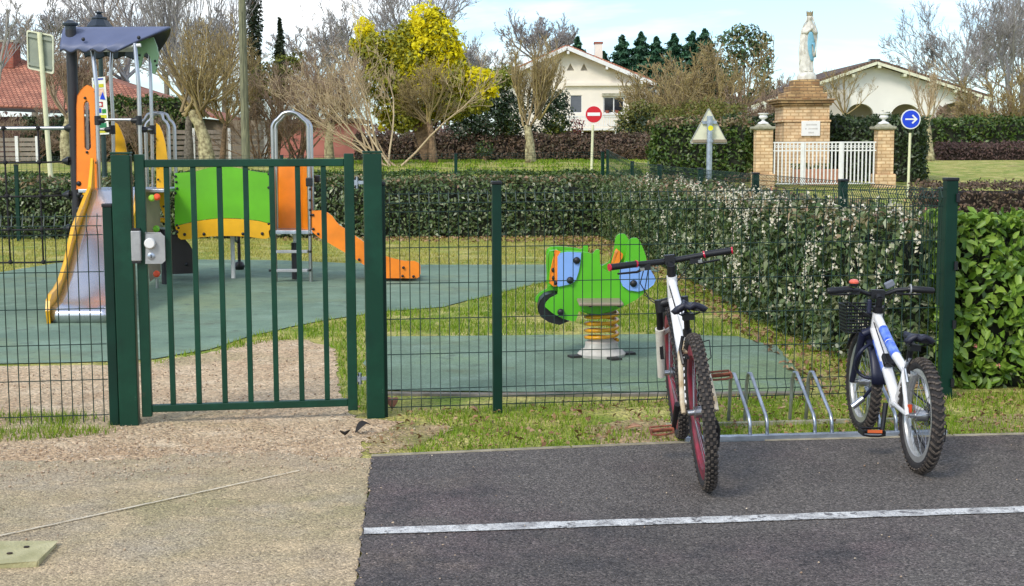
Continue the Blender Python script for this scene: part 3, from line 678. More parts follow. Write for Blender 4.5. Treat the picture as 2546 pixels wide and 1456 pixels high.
MB().box(cl_ + FD * .068 + FN * .03 + V((0, 0, .897)), (.046, .046, .012), rot).build('latch_plate_end', M['blackpl'], gl)
A, B = FL(366), FL(877); gw = (B - A).length; ga = A
gate = thing('garden_gate', A + V((0, 0, .05)), 'closed dark green metal gate with vertical bars and a grey lock', 'gate')
up = lambda z, s, o=0: A + FD * s + FN * o + V((0, 0, z))
def boxg(s0, s1, z0, z1, dep=.04): return MB().box(up((z0 + z1) / 2, (s0 + s1) / 2), (s1 - s0, dep, z1 - z0), rot)
sw = .054
boxg(-sw / 2, sw / 2, .045, 1.475, .05).build('stile', M['gate'], gate, bevel=.004)
boxg(gw - sw / 2, gw + sw / 2, .045, 1.475, .05).build('stile', M['gate'], gate, bevel=.004)
boxg(sw / 2, gw - sw / 2, 1.405, 1.447).build('rail', M['gate'], gate, bevel=.004)
boxg(sw / 2, gw - sw / 2, .068, .108).build('rail', M['gate'], gate, bevel=.004)
for i in range(1, 8):
    s_ = gw * i / 8; boxg(s_ - .0145, s_ + .0145, .108, 1.405, .028).build('bar', M['gate'], gate, bevel=.003)
# lock
ls, lz = .072, .972
pts = [up(lz - .078, ls - .045, .032), up(lz - .078, ls + .035, .032), up(lz - .065, ls + .05, .032), up(lz + .062, ls + .05, .032), up(lz + .078, ls + .03, .032), up(lz + .083, ls - .045, .032)]
lock = MB().prism(pts, FN * .035).build('lock_box', M['grey'], gate, bevel=.006)
mF = Matrix((FD, V((0, 0, 1)), FN)).transposed()
MB().lathe([(.0, 0), (.027, 0), (.029, .004), (.029, .022), (.024, .028), (0, .028)], up(lz + .028, ls - .022, .067), 20, mF).build('door_knob', M['white'], lock, 40)
MB().lathe([(.0, 0), (.019, 0), (.019, .005), (.013, .008), (0, .008)], up(lz - .042, ls - .018, .067), 18, mF).build('key_cylinder', M['galv'], lock, 40)
MB().box(up(lz - .042, ls - .018, .078), (.005, .004, .018), rot).build('keyhole', M['blackpl'], lock)
for z in (1.315, .22):
    h = MB().tube([up(z - .032, gw + .042, .0), up(z + .032, gw + .042, .0)], .011, 10)
    h.box(up(z, gw + .03, .005), (.03, .03, .03), rot); h.box(up(z, gw + .066, 0), (.05, .016, .018), rot)
    h.build('hinge', M['galv'], gate, 40)

# ------------------------------------------------------------------ fences behind the hedges
def lfence(label, pts, h, z0, postw=.06):
    t = thing('mesh_fence', pts[0], label, 'fence')
    for i, p in enumerate(pts):
        q = pts[min(i + 1, len(pts) - 1)] if i < len(pts) - 1 else p
        D = (pts[i + 1] - p).normalized() if i < len(pts) - 1 else (p - pts[i - 1]).normalized()
        b = V((p.x, p.y, 0)); zz = tz(p.y)
        fpost(0, h + zz, postw, t, line=(b, D), z0=z0 + zz)
        if i < len(pts) - 1:
            L_ = (pts[i + 1] - p).length; zz2 = tz(pts[i + 1].y)
            mesh_panel(.04, L_ - .04, [z + zz for z in (h - .30, h - .1, h - .05, h) if z > z0 + .05] + ([z + zz for z in (h - .5, h - .7, h - .9)] if z0 < .2 else []), [h - .05 + zz], h + zz, z0 + zz, M['wire'], t, r=.0028 if p.y < 14 else .0035, line=(b, D), step=.055 if p.y < 14 else .11)
    return t
lfence('green mesh fence running back behind the flowering hedge, its posts showing above it', [FB + V((.0, .1, 0)), GD(2098, 10.4), GD(1880, 13.3), GD(1742, 16.4), GD(1640, 20), GD(1572, 24.2), GD(1511, 29)], 1.24, .55, .072)
lfence('green mesh fence along the lawn behind the back hedge', [GD(1511, 29) + V((-.1, .1, 0)), GD(1133, 28.5), GD(700, 28), GD(300, 28), GD(-50, 28)], 1.2, .1, .065)
pF = GD(38, 22.6); fpo = thing('fence_post', pF, 'slim green post standing in front of the back hedge behind the climbing net', 'post')
MB().box(pF + V((0, 0, .6)), (.06, .05, 1.3)).build('post', M['fence'], fpo, bevel=.004); MB().box(pF + V((0, 0, 1.26)), (.066, .056, .02)).build('post_cap', M['blackpl'], fpo)

# ------------------------------------------------------------------ play tower
c0 = GD(295, 15.5)
PT = thing('play_tower', c0, 'colourful playground tower with steel slide, green bridge, orange slide and climbing net', 'play structure')
YV = V((0, 1, 0))
def panel(name, px, d, th, m, parent=None, holes=(), bev=.006):
    q = lambda l: [W(p[0], p[1], p[2] if len(p) > 2 else d) for p in l]
    return MB().prism(q(px), YV * th, [q(h) for h in holes]).build(name, M[m], parent or PT, bevel=bev)
def bolt(px, py, d, r=.018, parent=None):
    MB().ball(W(px, py, d), r, 8, (1, .6, 1)).build('bolt', M['blackpl'], parent or PT, 1)
def rod(name, pts, r, m, n=10, parent=None):
    return MB().tube([W(*p) for p in pts], r, n).build(name, M[m], parent or PT, 40)
def post(name, px, d, ztop, r, m, zbot=0, n=12, parent=None):
    g = GD(px, d); return MB().tube([(g.x, d, zbot), (g.x, d, ztop)], r, n).build(name, M[m], parent or PT, 40)
def xof(px, py, d): return W(px, py, d).x
# black main post
x = xof(186, 350, 15.3); b = MB().tube([(x, 15.3, 0), (x, 15.3, W(178, 58, 15.3).z)], .058, 14).build('main_post', M['blackpost'], PT, 40)
MB().lathe([(.058, -.06), (.06, -.02), (.085, -.01), (.088, .01), (.05, .025), (.03, .045), (0, .05)], (x, 15.3, W(178, 60, 15.3).z), 16).build('post_cap', M['lampblack'], b, 40)
# canopy
rows = []
nt, ns = 17, 29
for i in range(nt):
    t = -1 + 2 * i / (nt - 1); row = []
    d = 15.6 + t * .48; zz = 2.865 - .255 * t * t - .03 * abs(t) ** 6
    e = max(0, abs(t))
    xl = lambda tt: {True: 148 + (165 - 148) * (1 + tt), False: 165 + tt * 45}[tt < 0]
    xr = 425 - 135 * max(0, -t) ** 2.4 - 42 * max(0, t) ** 3
    for j in range(ns):
        u = j / (ns - 1); px = xl(t) + (xr - xl(t)) * u
        lift = 0
        sc = .018 * math.sin(u * 4 * math.pi * 2) * max(0, abs(t) - .7) / .3
        row.append(V((xof(px, 100, d), d, zz + lift * (1 if t < 0 else .6) + sc)))
    rows.append(row)
roof = MB().sheet(rows).build('canopy', M['roofblue'], PT, 50, solid=.018)
MB().sheet([[p + V((0, -.006 * (1 if i < 8 else -1), -.016)) for p in r__] for i, r__ in enumerate(rows)]).build('canopy_underside', M['blackpost'], roof, 50, solid=.006)  # second sheet just below the canopy, darker than its top
for px, py, d in ((207, 97, 15.17), (345, 93, 15.2)): bolt(px, py, d - .02, .022, roof)
rod('canopy_beam', [(262, 116, 15.2), (350, 112, 15.2)], .02, 'white'); 
MB().bar(W(225, 123, 15.9), W(392, 122, 15.9), .03, .05).build('canopy_beam', M['white'], PT)
panel('face_bracket', [(335, 106), (361, 97), (381, 92), (389, 112), (394, 134), (389, 170), (385, 182), (379, 182), (377, 159), (372, 139), (364, 129), (357, 134), (351, 159), (345, 170), (341, 170), (337, 136)], 15.42, .03, 'palegreen')
for px, py in ((346.5, 137), (343, 146), (385.5, 151), (390, 162)): bolt(px, py, 15.41, .014)
# steel corner poles
rod('corner_pole', [(229, 112, 15.25), (234, 160, 15.2), (240, 215, 15.15), (243, 330, 15.15), (247, 470, 15.15)], .023, 'steel')
rod('corner_pole', [(335, 108, 15.2), (340, 160, 15.15), (345, 215, 15.15), (348, 330, 15.15), (353, 470, 15.15), (362, 690, 15.15)], .023, 'steel')
rod('corner_pole', [(279, 112, 15.85), (276, 160, 15.8), (275, 185, 15.8), (281, 290, 15.8), (284, 480, 15.8)], .02, 'steel')
rod('corner_pole', [(372, 120, 15.85), (374, 180, 15.8), (377, 290, 15.8), (381, 480, 15.8), (388, 675, 15.8)], .02, 'steel')
# grab rails with black clamps
rod('grab_rail', [(243, 297, 15.12), (345, 297, 15.12)], .016, 'steel'); rod('grab_rail', [(238, 321, 15.8), (278, 322, 15.8)], .016, 'steel'); rod('grab_rail', [(345, 322, 15.3), (380, 322, 15.8)], .016, 'steel')
for px, py, d, dx in ((243, 299, 15.12, 1), (345, 299, 15.12, -1), (279, 322, 15.78, -1), (348, 322, 15.2, 1), (379, 322, 15.78, -1)):
    c = W(px, py, d); m = MB().tube([c + V((0, 0, -.05)), c + V((0, 0, .05))], .036, 10)
    m.tube([c, c + V((dx * .06, 0, 0)), c + V((dx * .085, 0, 0))], [.034, .032, .02], 10); m.build('rail_clamp', M['blackpl'], PT, 40)
# orange panel with slot
top = [(190, 470), (190, 262), (192, 237), (200, 224), (208, 215), (216, 212), (226, 214), (236, 224), (241, 236), (243, 262), (247, 470)]
slot = [(210, 366), (208, 262), (210, 254), (215, 249), (220, 254), (222, 262), (226, 366), (221, 373), (215, 373)]
op = panel('side_panel', top, 15.2, .025, 'orange', holes=[slot])
for px, py in ((211, 243), (216, 378), (237, 227), (240, 321), (240, 404)): bolt(px, py, 15.19, .016, op)
rod('slot_rail', [(216, 255, 15.35), (218, 372, 15.35)], .014, 'steel', parent=op)
# fin shaped yellow panels
panel('fin_panel', [(284, 303), (292, 309), (301, 326), (309, 347), (315, 378), (318, 470), (320, 560), (284, 500)], 15.95, .022, 'yellow')
fp = panel('fin_panel', [(388, 305), (396, 312), (404, 330), (411, 357), (416, 395), (418, 470), (420, 565), (414, 552), (405, 530), (396, 508), (389, 495)], 15.55, .022, 'yellow')
for px, py in ((387, 344), (384, 352), (389, 412), (393, 446), (407, 513), (414, 540)): bolt(px, py, 15.53, .014, fp)
panel('fin_panel', [(335, 470), (340, 425), (346, 420), (350, 470), (346, 540), (337, 535)], 14.9, .022, 'yellow')
# platform
g1, g2 = W(196, 470, 15.0), W(410, 468, 15.0); zp = g1.z
MB().box(((g1.x + g2.x) / 2, 15.45, zp - .02), (g2.x - g1.x, .95, .035)).build('platform', M['galv'], PT, bevel=.004)
panel('skirt_panel', [(205, 474), (228, 474), (226, 500), (212, 520), (203, 512)], 15.2, .02, 'yellow')
for px, py in ((196, 456), (196, 484), (205, 490), (196, 520)): bolt(px, py, 15.2, .03)
# steel slide: profile from platform to ground, running to the camera
T0, T1 = W(292, 472, 15.0), V((xof(201, 765, 11.8), 11.8, .13))
prof = [(0, zp), (.05, zp - .02), (.16, zp - .16), (.5, .58), (.72, .30), (.84, .185), (.92, .145), (1.0, .13)]
wsl = .25
def sl(u, side, z): p = T0.lerp(T1, u); return V((p.x + side, p.y, z))
chute = [[sl(u, s_, z + (.012 * (abs(s_) / wsl) ** 6)) for s_ in np.linspace(-wsl, wsl, 9)] for u, z in prof]
lip = [[sl(1.0, s_, .13) + V((0, -.05 * math.sin(a), -.06 + .06 * math.cos(a))) for s_ in np.linspace(-wsl, wsl, 9)] for a in (.4, .8, 1.2, 1.57, 2.2, 2.8)] + [[sl(1.0, s_, .02) for s_ in np.linspace(-wsl, wsl, 9)]]
sld = MB().sheet(chute + lip).build('slide', M['slide'], PT, 60, solid=.01)
for sgn in (-1, 1):
    tp = [(-.04, zp + .30), (-.015, zp + .34), (.02, zp + .22), (.07, zp + .03), (.2, zp - .07), (.5, .74), (.68, .46), (.80, .32), (.9, .27), (.98, .25), (1.015, .21), (1.03, .12), (1.02, 0), (.985, -.0)]
    bt = [(.93, .10), (.84, .12), (.72, .22), (.5, .48), (.16, zp - .26), (.02, zp - .2), (-.03, zp)]
    o = MB().prism([sl(u, sgn * (wsl + .012), z) for u, z in tp + bt], V((sgn * .028, 0, 0))).build('slide_side', M['yellow'], sld, bevel=.004)
    for u, z in ((.99, .17), (.985, .05), (.9, .15)): MB().ball(sl(u, sgn * (wsl + .045), z), .018, 8).build('bolt', M['blackpl'], sld, 1)
# climbing wall
cw = panel('climbing_wall', [(355, 476, 15.0), (366, 473, 14.85), (394, 471, 15.3), (397, 540, 15.25), (400, 640, 15.15), (398, 655, 15.1), (399, 680, 15.1), (372, 700, 14.7), (364, 600, 14.8)], 14.9, .025, 'tan')
for i, (px, py, c) in enumerate(((379, 493, (150, 205, 60)), (392, 490, (236, 84, 30)), (390, 569, (120, 190, 40)), (391, 681, (236, 84, 40)))):
    p = W(px, py, 14.75 if i != 3 else 14.72); mm = mat('climbing_hold_%d' % i, c, .5)
    MB().lathe([(0, -.03), (.022, -.03), (.018, 0), (.035, .012), (.038, .03), (.022, .045), (0, .046)], p, 10, Matrix.Rotation(R(80), 3, 'X')).build('climbing_hold', mm, cw, 40)
rod('foot_tube', [(390, 690, 14.75), (391, 722, 14.75)], .016, 'steel')
post('black_leg', 402, 15.2, .62, .045, 'blackpost')
o = panel('tunnel_panel', [(404, 580), (455, 592), (470, 608), (484, 634), (485, 678), (404, 681)], 15.55, .03, 'dark'); bolt(463, 657, 15.54, .02, o)
panel('tunnel_panel', [(404, 585), (455, 595), (470, 610), (480, 636), (480, 672), (404, 674)], 16.2, .03, 'dark')
MB().bar(W(412, 586, 15.55), W(412, 586, 16.2), .3, .03).build('tunnel_deck', M['dark'], PT)
MB().bar(W(398, 566, 14.95), W(412, 567, 14.95), .05, .02).build('step_plate', M['galv'], PT)
rod('cross_tube', [(398, 546, 15.6), (418, 547, 15.6)], .03, 'yellow')
# bridge
gtop = [(434, 430), (488, 425.5), (505, 420), (522, 416), (540, 414), (557, 413.5), (575, 414.5), (591, 417), (606, 420), (620, 423.5), (649, 428), (671, 430)]
arc = [(671, 555), (644, 548), (610, 543.5), (585, 542), (561, 541.5), (540, 542), (522, 543.5), (488, 548), (454, 556), (435, 562)]
for d, nm in ((15.45, 'bridge_panel'), (16.05, 'bridge_panel')):
    bp_ = panel(nm, gtop + arc, d, .022, 'green')
    if d < 16:
        for px, py in ((436, 438), (438, 452), (440, 468), (436, 480), (440, 560), (444, 566), (668, 432), (668, 466), (668, 556)): bolt(px, py, d - .01, .016, bp_)
    sk_ = panel('bridge_skirt', [(p[0], p[1] + 1.5) for p in reversed(arc)] + [(673, 566), (668, 575), (670, 590), (660, 593), (649, 592.5), (620, 588.5), (590, 586.5), (561, 586), (530, 587), (498, 589.5), (469, 594.5), (450, 595), (443, 590), (440, 575)], d - .012, .022, 'yellow')
    if d < 16:
        for px, py in ((459, 582.5), (507, 581.5), (604, 581), (652, 580.5), (440, 576)): bolt(px, py, d - .02, .019, sk_)
z1, z2 = W(450, 570, 15.7).z, W(560, 558, 15.7).z
rows = [[V((xof(px, 560, d), d, z1 + (z2 - z1) * (1 - ((px - 556) / 116) ** 2))) for px in range(440, 673, 15)] for d in (15.49, 16.03)]
MB().sheet(rows).build('bridge_deck', M['dark'], PT, 0, solid=.03)
post('bridge_leg', 572, 15.85, z2 - .02, .024, 'white'); post('bridge_leg', 588, 17.0, .5, .02, 'blackpost', .02)
MB().tube([W(588, 600, 17), W(580, 590, 16.05)], .018).build('bridge_brace', M['blackpost'], PT)
MB().ball(GD(588, 17) + V((0, 0, .05)), .07, 8).build('leg_foot', M['blackpl'], PT, 1)
# second tower
def arch(d, xl_, xr_, ytop, apex, ybl, ybr):
    L_, R_ = V((xof(xl_, 400, d), d, 0)), V((xof(xr_, 400, d), d, 0)); za = W(apex, ytop, d).z; xa = xof(apex, ytop, d); zs = za - .17
    k = [(L_.x, W(0, ybl, d).z if ybl else 0), (L_.x, za - .25)]
    def arcp(a, b, c, n=5): return [tuple(V(a).lerp(V(b), t / n).lerp(V(b).lerp(V(c), t / n), t / n)) for t in range(n + 1)]
    pts = [k[0]] + arcp((L_.x, za - .20), (L_.x, za - .125), (L_.x + .06, za - .09)) + arcp((xa - .08, za - .03), (xa, za + .012), (xa + .08, za - .03)) + arcp((R_.x - .06, za - .09), (R_.x, za - .125), (R_.x, za - .20)) + [(R_.x, W(0, ybr, d).z if ybr else 0)]
    return MB().tube([(a, d, b) for a, b in pts], .021, 10).build('handrail_arch', M['steel'], PT, 50)
arch(15.4, 679, 767, 276, 720, 0, 0); arch(15.9, 687, 775, 278, 726, 580, 525)
# small arch behind the first tower
arch(16.0, 351, 421, 278, 385, 480, 480); arch(16.35, 365, 436, 279, 398, 480, 480)
panel('side_panel', [(692, 571), (692, 408), (694, 404), (738, 404), (741, 408), (743, 571)], 15.88, .022, 'orange')
panel('side_panel', [(745, 571, 15.85), (745, 413, 15.85), (750, 411, 15.8), (767, 408, 15.42), (769, 571, 15.42)], 15.6, .022, 'orange')
for px, py in ((771, 470), (771, 497), (771, 521), (773, 534), (778, 534), (779, 569), (791, 581), (770, 583), (771, 625), (771, 671), (671, 672)): bolt(px, py, 15.37, .016)
c = W(769, 452, 15.4); MB().box(c, (.07, .08, .1)).box(c + V((.05, .3, .03)), (.06, .08, .08)).build('rail_clamp', M['blackpl'], PT, bevel=.01)
pa, pb = W(676, 576, 15.4), W(778, 576, 15.4); MB().box(((pa.x + pb.x) / 2, 15.66, pa.z - .005), (pb.x - pa.x, .55, .04)).build('platform', M['galv'], PT, bevel=.004)
for py in (625, 672):
    a_, b_ = W(681, py, 15.42), W(766, py, 15.42); MB().box((a_ + b_) / 2, (b_.x - a_.x, .10, .03)).build('ladder_rung', M['grey'], PT, bevel=.004)
post('black_leg', 731, 15.72, W(0, 606, 15.7).z, .055, 'blackpost'); post('leg_collar', 731, 15.72, W(0, 578, 15.7).z, .035, 'white')
up_ = [(775, 523), (788, 523.5), (802, 523), (816, 529), (826, 537), (834, 549), (843, 559), (856, 567), (870, 574), (886, 588), (905, 601), (928, 620), (957, 636), (980, 643), (1006, 648), (1030, 649.5), (1040, 653), (1045, 660), (1045, 680), (1042, 688), (1036, 691)]
lo_ = [(960, 691), (935, 679), (905, 658), (866, 632), (818, 604), (795, 591), (776, 576)]
ps_ = panel('plastic_slide', up_ + lo_, 15.38, .03, 'orange')
for px, py in ((893, 645), (1003, 665), (1001, 686), (1028, 687)): bolt(px, py, 15.36, .017, ps_)
panel('slide_side', up_ + lo_, 15.86, .03, 'orange', ps_)
mid = [(776, 566), (800, 572), (830, 588), (870, 610), (905, 634), (940, 658), (970, 672), (1000, 678), (1040, 680)]
MB().sheet([[W(px, py, d) for px, py in mid] for d in (15.41, 15.86)]).build('slide_bed', M['orange'], ps_, 60, solid=.02)
# climbing net left of the black post
x0, x1 = xof(-180, 400, 15.3), xof(186, 400, 15.3)
rod('net_bar', [(-180, 320, 15.3), (186, 318, 15.3)], .021, 'steel')
x_ = xof(-180, 400, 15.3); MB().tube([(x_, 15.3, 0), (x_, 15.3, 2.2)], .058, 12).build('net_post', M['blackpost'], PT, 40)
net = MB(); kn = []
hy = [318, 403, 487, 570, 651]; vxs = [(8, 26), (94, 108), (-75, -60)]
for k_, py in enumerate(hy[1:]):
    net.tube([W(-180, py + 2, 15.3), W(-75, py + 2, 15.28), W(8 + k_ * 4, py + 1.5, 15.27), W(94 + k_ * 3, py + 1, 15.28), W(186 + k_, py - 3, 15.3)], .011, 6)
    MB().lathe([(0, 0), (.05, 0), (.045, .03), (.015, .08), (0, .08)], W(181 + k_ * 1.5, py - 3, 15.28) + V((-.04, 0, 0)), 10, Matrix.Rotation(R(-90), 3, 'Y')).build('net_anchor', M['blackpl'], PT, 40)
for a_, b_ in vxs:
    net.tube([W(a_ + (b_ - a_) * k_ / 4, py, 15.27) for k_, py in enumerate(hy)], .011, 6)
nb = net.build('climbing_net', M['rope'], PT, 1)
for a_, b_ in vxs[:2]:
    for k_, py in enumerate(hy):
        MB().ball(W(a_ + (b_ - a_) * k_ / 4, py, 15.26), .028, 8).build('net_knot', M['rope'], nb, 1)
MB().lathe([(0, 0), (.055, 0), (.05, .04), (.022, .09), (0, .09)], W(176, 318, 15.3) + V((.02, 0, 0)), 10, Matrix.Rotation(R(-90), 3, 'Y')).build('net_anchor', M['blackpl'], PT, 40)

# ------------------------------------------------------------------ spring rider
rc = G(1497, 890)
SR = thing('spring_rider', rc, 'lime green animal rocker with blue patches on a yellow coil spring', 'spring rider')
cp = lambda x, y: (1260.9 + x * .2665, 549.6 + y * .2665)
near_o = [(462, 330), (472, 300), (500, 283), (560, 276), (690, 285), (745, 290), (790, 304), (806, 296), (822, 272), (845, 263), (862, 268), (866, 390), (880, 425), (905, 452), (940, 468), (1000, 462), (1055, 430), (1090, 385), (1112, 300), (1125, 205), (1140, 172), (1168, 155), (1212, 156), (1238, 185), (1268, 250), (1296, 330), (1308, 430), (1308, 600), (1290, 660), (1210, 728), (1080, 798), (960, 848), (850, 866), (740, 860), (668, 836), (655, 890), (640, 925), (618, 937), (520, 908), (430, 862), (350, 796), (362, 760), (400, 718), (470, 682), (476, 600), (462, 480)]
dN = 9.62; th0 = R(-12)
def rid(pts, off, th, shift=(0, 0)):
    c = W(1497, 700, dN); out = []
    for x, y in pts:
        p = W(*cp(x + shift[0], y + shift[1]), dN); dx = p.x - c.x
        out.append(V((c.x + dx, dN + off - dx * math.tan(th0) * .0, p.z)))
    return out
def rpanel(name, pts, off, th, m, shift=(0, 0), parent=SR, bev=.008):
    return MB().prism(rid(pts, off, th, shift), YV * th).build(name, M[m], parent, bevel=bev)
n1 = rpanel('body_panel', near_o, 0, .03, 'rgreen'); f1 = rpanel('body_panel', near_o, .27, .03, 'rgreen', (-88, -16))
rpanel('cheek_panel', [(470, 330), (490, 298), (560, 286), (690, 290), (682, 380), (664, 470), (640, 545), (606, 580), (480, 606), (468, 600)], -.018, .018, 'rblue', parent=n1)
rpanel('tail_panel', [(1046, 530), (1050, 440), (1072, 400), (1110, 380), (1200, 378), (1270, 400), (1330, 450), (1366, 500), (1380, 545), (1362, 590), (1310, 630), (1220, 650), (1130, 640), (1075, 600)], -.018, .018, 'rblue', parent=n1)
rpanel('head_side', [(390, 330), (410, 290), (470, 280), (470, 600), (440, 590), (392, 600)], .03, .24, 'rgreen', (-6, 0))
rpanel('muzzle_panel', [(455, 275), (494, 285), (480, 330), (468, 600), (440, 604), (398, 575), (410, 470)], -.002, .016, 'orange', (-4, 0))
for x, y in ((428, 455), (430, 530), (452, 575)): MB().ball(rid([(x, y)], -.004, 0)[0], .018, 8, (.6, .6, 1)).build('bolt', M['blackpl'], SR, 1)
rpanel('backrest', [(1000, 420), (1030, 300), (1045, 286), (1080, 315), (1075, 345), (1030, 410)], .06, .18, 'orange')
c = [(x + 0, y) for x, y in [(352, 795), (300, 790), (292, 850), (330, 915), (400, 955), (490, 972), (560, 955), (590, 935), (520, 908), (430, 862)]]
rpanel('wheel_arch', [(470, 684), (420, 684), (350, 700), (310, 745), (288, 800), (290, 850), (320, 905), (390, 950), (490, 970), (575, 942), (520, 900), (440, 850), (380, 800), (400, 740)], .05, .2, 'blackpl')
for x, y in ((648, 364), (587, 548), (1177, 578), (500, 845)): MB().ball(rid([(x, y)], -.024, 0)[0], .026, 10, (1, .7, 1)).build('bolt', M['blackpl'], SR, 1)
s_ = rid([(650, 735), (1055, 728)], -.16, 0); MB().box((s_[0] + s_[1]) / 2 + V((0, .16, 0)), ((s_[1] - s_[0]).x, .62, .022)).build('seat_board', M['tan'], SR, bevel=.008)
for x in (770, 1035): MB().ball(rid([(x, 755)], -.12, 0)[0], .024, 8).build('bolt', M['blackpl'], SR, 1)
rpanel('seat_skirt', [(668, 745), (1045, 738), (1000, 815), (930, 850), (850, 862), (760, 856), (690, 825)], -.012, .03, 'rgreen', parent=n1)
zc = W(1497, 800, 9.75); zt = W(1497, 778, 9.75).z; zb = .12
mb = MB(); K = 96; turns = 4.1
mb.tube([(rc.x + .115 * math.cos(2 * math.pi * turns * i / K), 9.77 + .115 * math.sin(2 * math.pi * turns * i / K), zb + (zt - zb) * i / K) for i in range(K + 1)], .0135, 8)
mb.build('coil_spring', mat('spring_yellow', (240, 170, 12), .35, coat=.2), SR, 1)
MB().lathe([(0, 0), (.10, 0), (.11, .03), (0, .03)], (rc.x, 9.8, zt - .01), 16).build('spring_plate', M['tan'], SR, 40)
bs = MB().lathe([(0, .0), (.17, 0), (.175, .02), (.15, .045), (.125, .055), (.118, .08), (.12, .1), (.09, .115), (.085, .13), (0, .13)], (rc.x, 9.77, .008), 18); bs.build('ground_anchor', mat('anchor_white', (205, 200, 190), .7, var=.15, scale=14), SR, 40)
M['anch'] = mat('anchor_dark', (44, 44, 40), .7)
for a in (.3, 2.0, 3.5, 5.1): MB().box((rc.x + .2 * math.cos(a), 9.77 + .2 * math.sin(a), .016), (.1, .08, .016), Matrix.Rotation(a, 3, 'Z')).build('anchor_foot', M['anch'], SR)

# ------------------------------------------------------------------ bicycle rack
r0, r1 = G(1702, 1104), G(2352, 1086); rd = (r1 - r0).normalized(); rn = V((-rd.y, rd.x, 0))
RK = thing('bicycle_rack', r0, 'low galvanised bicycle rack with paired slanted hoops on the asphalt edge', 'bicycle rack')
MB().bar(r0 + V((0, 0, .02)), r1 + V((0, 0, .02)), .035, .04).build('front_rail', M['galv'], RK, bevel=.003)
MB().bar(r0 + rn * .42 + V((0, 0, .006)), r1 + rn * .42 + V((0, 0, .006)), .03, .03).build('back_rail', M['conc'], RK, bevel=.003)
Lr = (r1 - r0).length
for i, cpx in enumerate((1706, 1853, 2013, 2172)):
    b_ = G(cpx + 24, 1096 - (cpx - 1690) * .025); s0 = (b_ - r0).dot(rd)
    for ds in (-.045, .045) if i else (-.045, .03):
        q = lambda o, z: r0 + rd * (s0 + ds + (-.0)) + rn * o + V((0, 0, z))
        pts = [q(0, .03), q(.01, .10)]
        A_, B_, C_ = q(.03, .13), q(.30, .295), q(.385, .27)
        pts += [A_, A_.lerp(B_, .5), B_.lerp(A_, .12), B_ + V((0, .02, .006)), q(.36, .295), q(.39, .25), q(.40, .15), q(.42, .03)]
        MB().tube(pts, .0095, 8).build('hoop', M['galv'], RK, 1)

# ------------------------------------------------------------------ bicycles
def ring(mb, c, Rr, r, n=48, k=8, sx=1.0):                      # torus in the local YZ plane
    c = V(c); vs = []
    for i in range(n):
        a = 2 * math.pi * i / n
        for j in range(k):
            b = 2 * math.pi * j / k; q = Rr + r * math.cos(b)
            vs.append(c + V((r * sx * math.sin(b), q * math.cos(a), q * math.sin(a))))
    return mb.add(vs, [(i * k + j, ((i + 1) % n) * k + j, ((i + 1) % n) * k + (j + 1) % k, i * k + (j + 1) % k) for i in range(n) for j in range(k)])
def rimring(mb, c, ro, ri, w_, n=48):
    c = V(c); vs = []
    pr = [(ro, -w_ / 2), (ro, w_ / 2), (ri + .006, w_ / 2), (ri, w_ / 4), (ri, -w_ / 4), (ri + .006, -w_ / 2)]; k = len(pr)
    for i in range(n):
        a = 2 * math.pi * i / n
        for r, x in pr: vs.append(c + V((x, r * math.cos(a), r * math.sin(a))))
    return mb.add(vs, [(i * k + j, ((i + 1) % n) * k + j, ((i + 1) % n) * k + (j + 1) % k, i * k + (j + 1) % k) for i in range(n) for j in range(k)])
def lb(mb, name, m, root, smooth=40, bevel=0):                   # local build (vertices already in the bike's own space)
    sv = ORG.get(root); ORG[root] = V((0, 0, 0)); o = mb.build(name, m, root, smooth, bevel); ORG[root] = sv; ORG[o] = V((0, 0, 0)); return o
M['tyre'] = mat('tyre_rubber', (50, 46, 44), .85, var=.3, scale=40)
M['tread'] = mat('tread_dusty', (96, 86, 76), .95, c2=(58, 52, 48), scale=50)
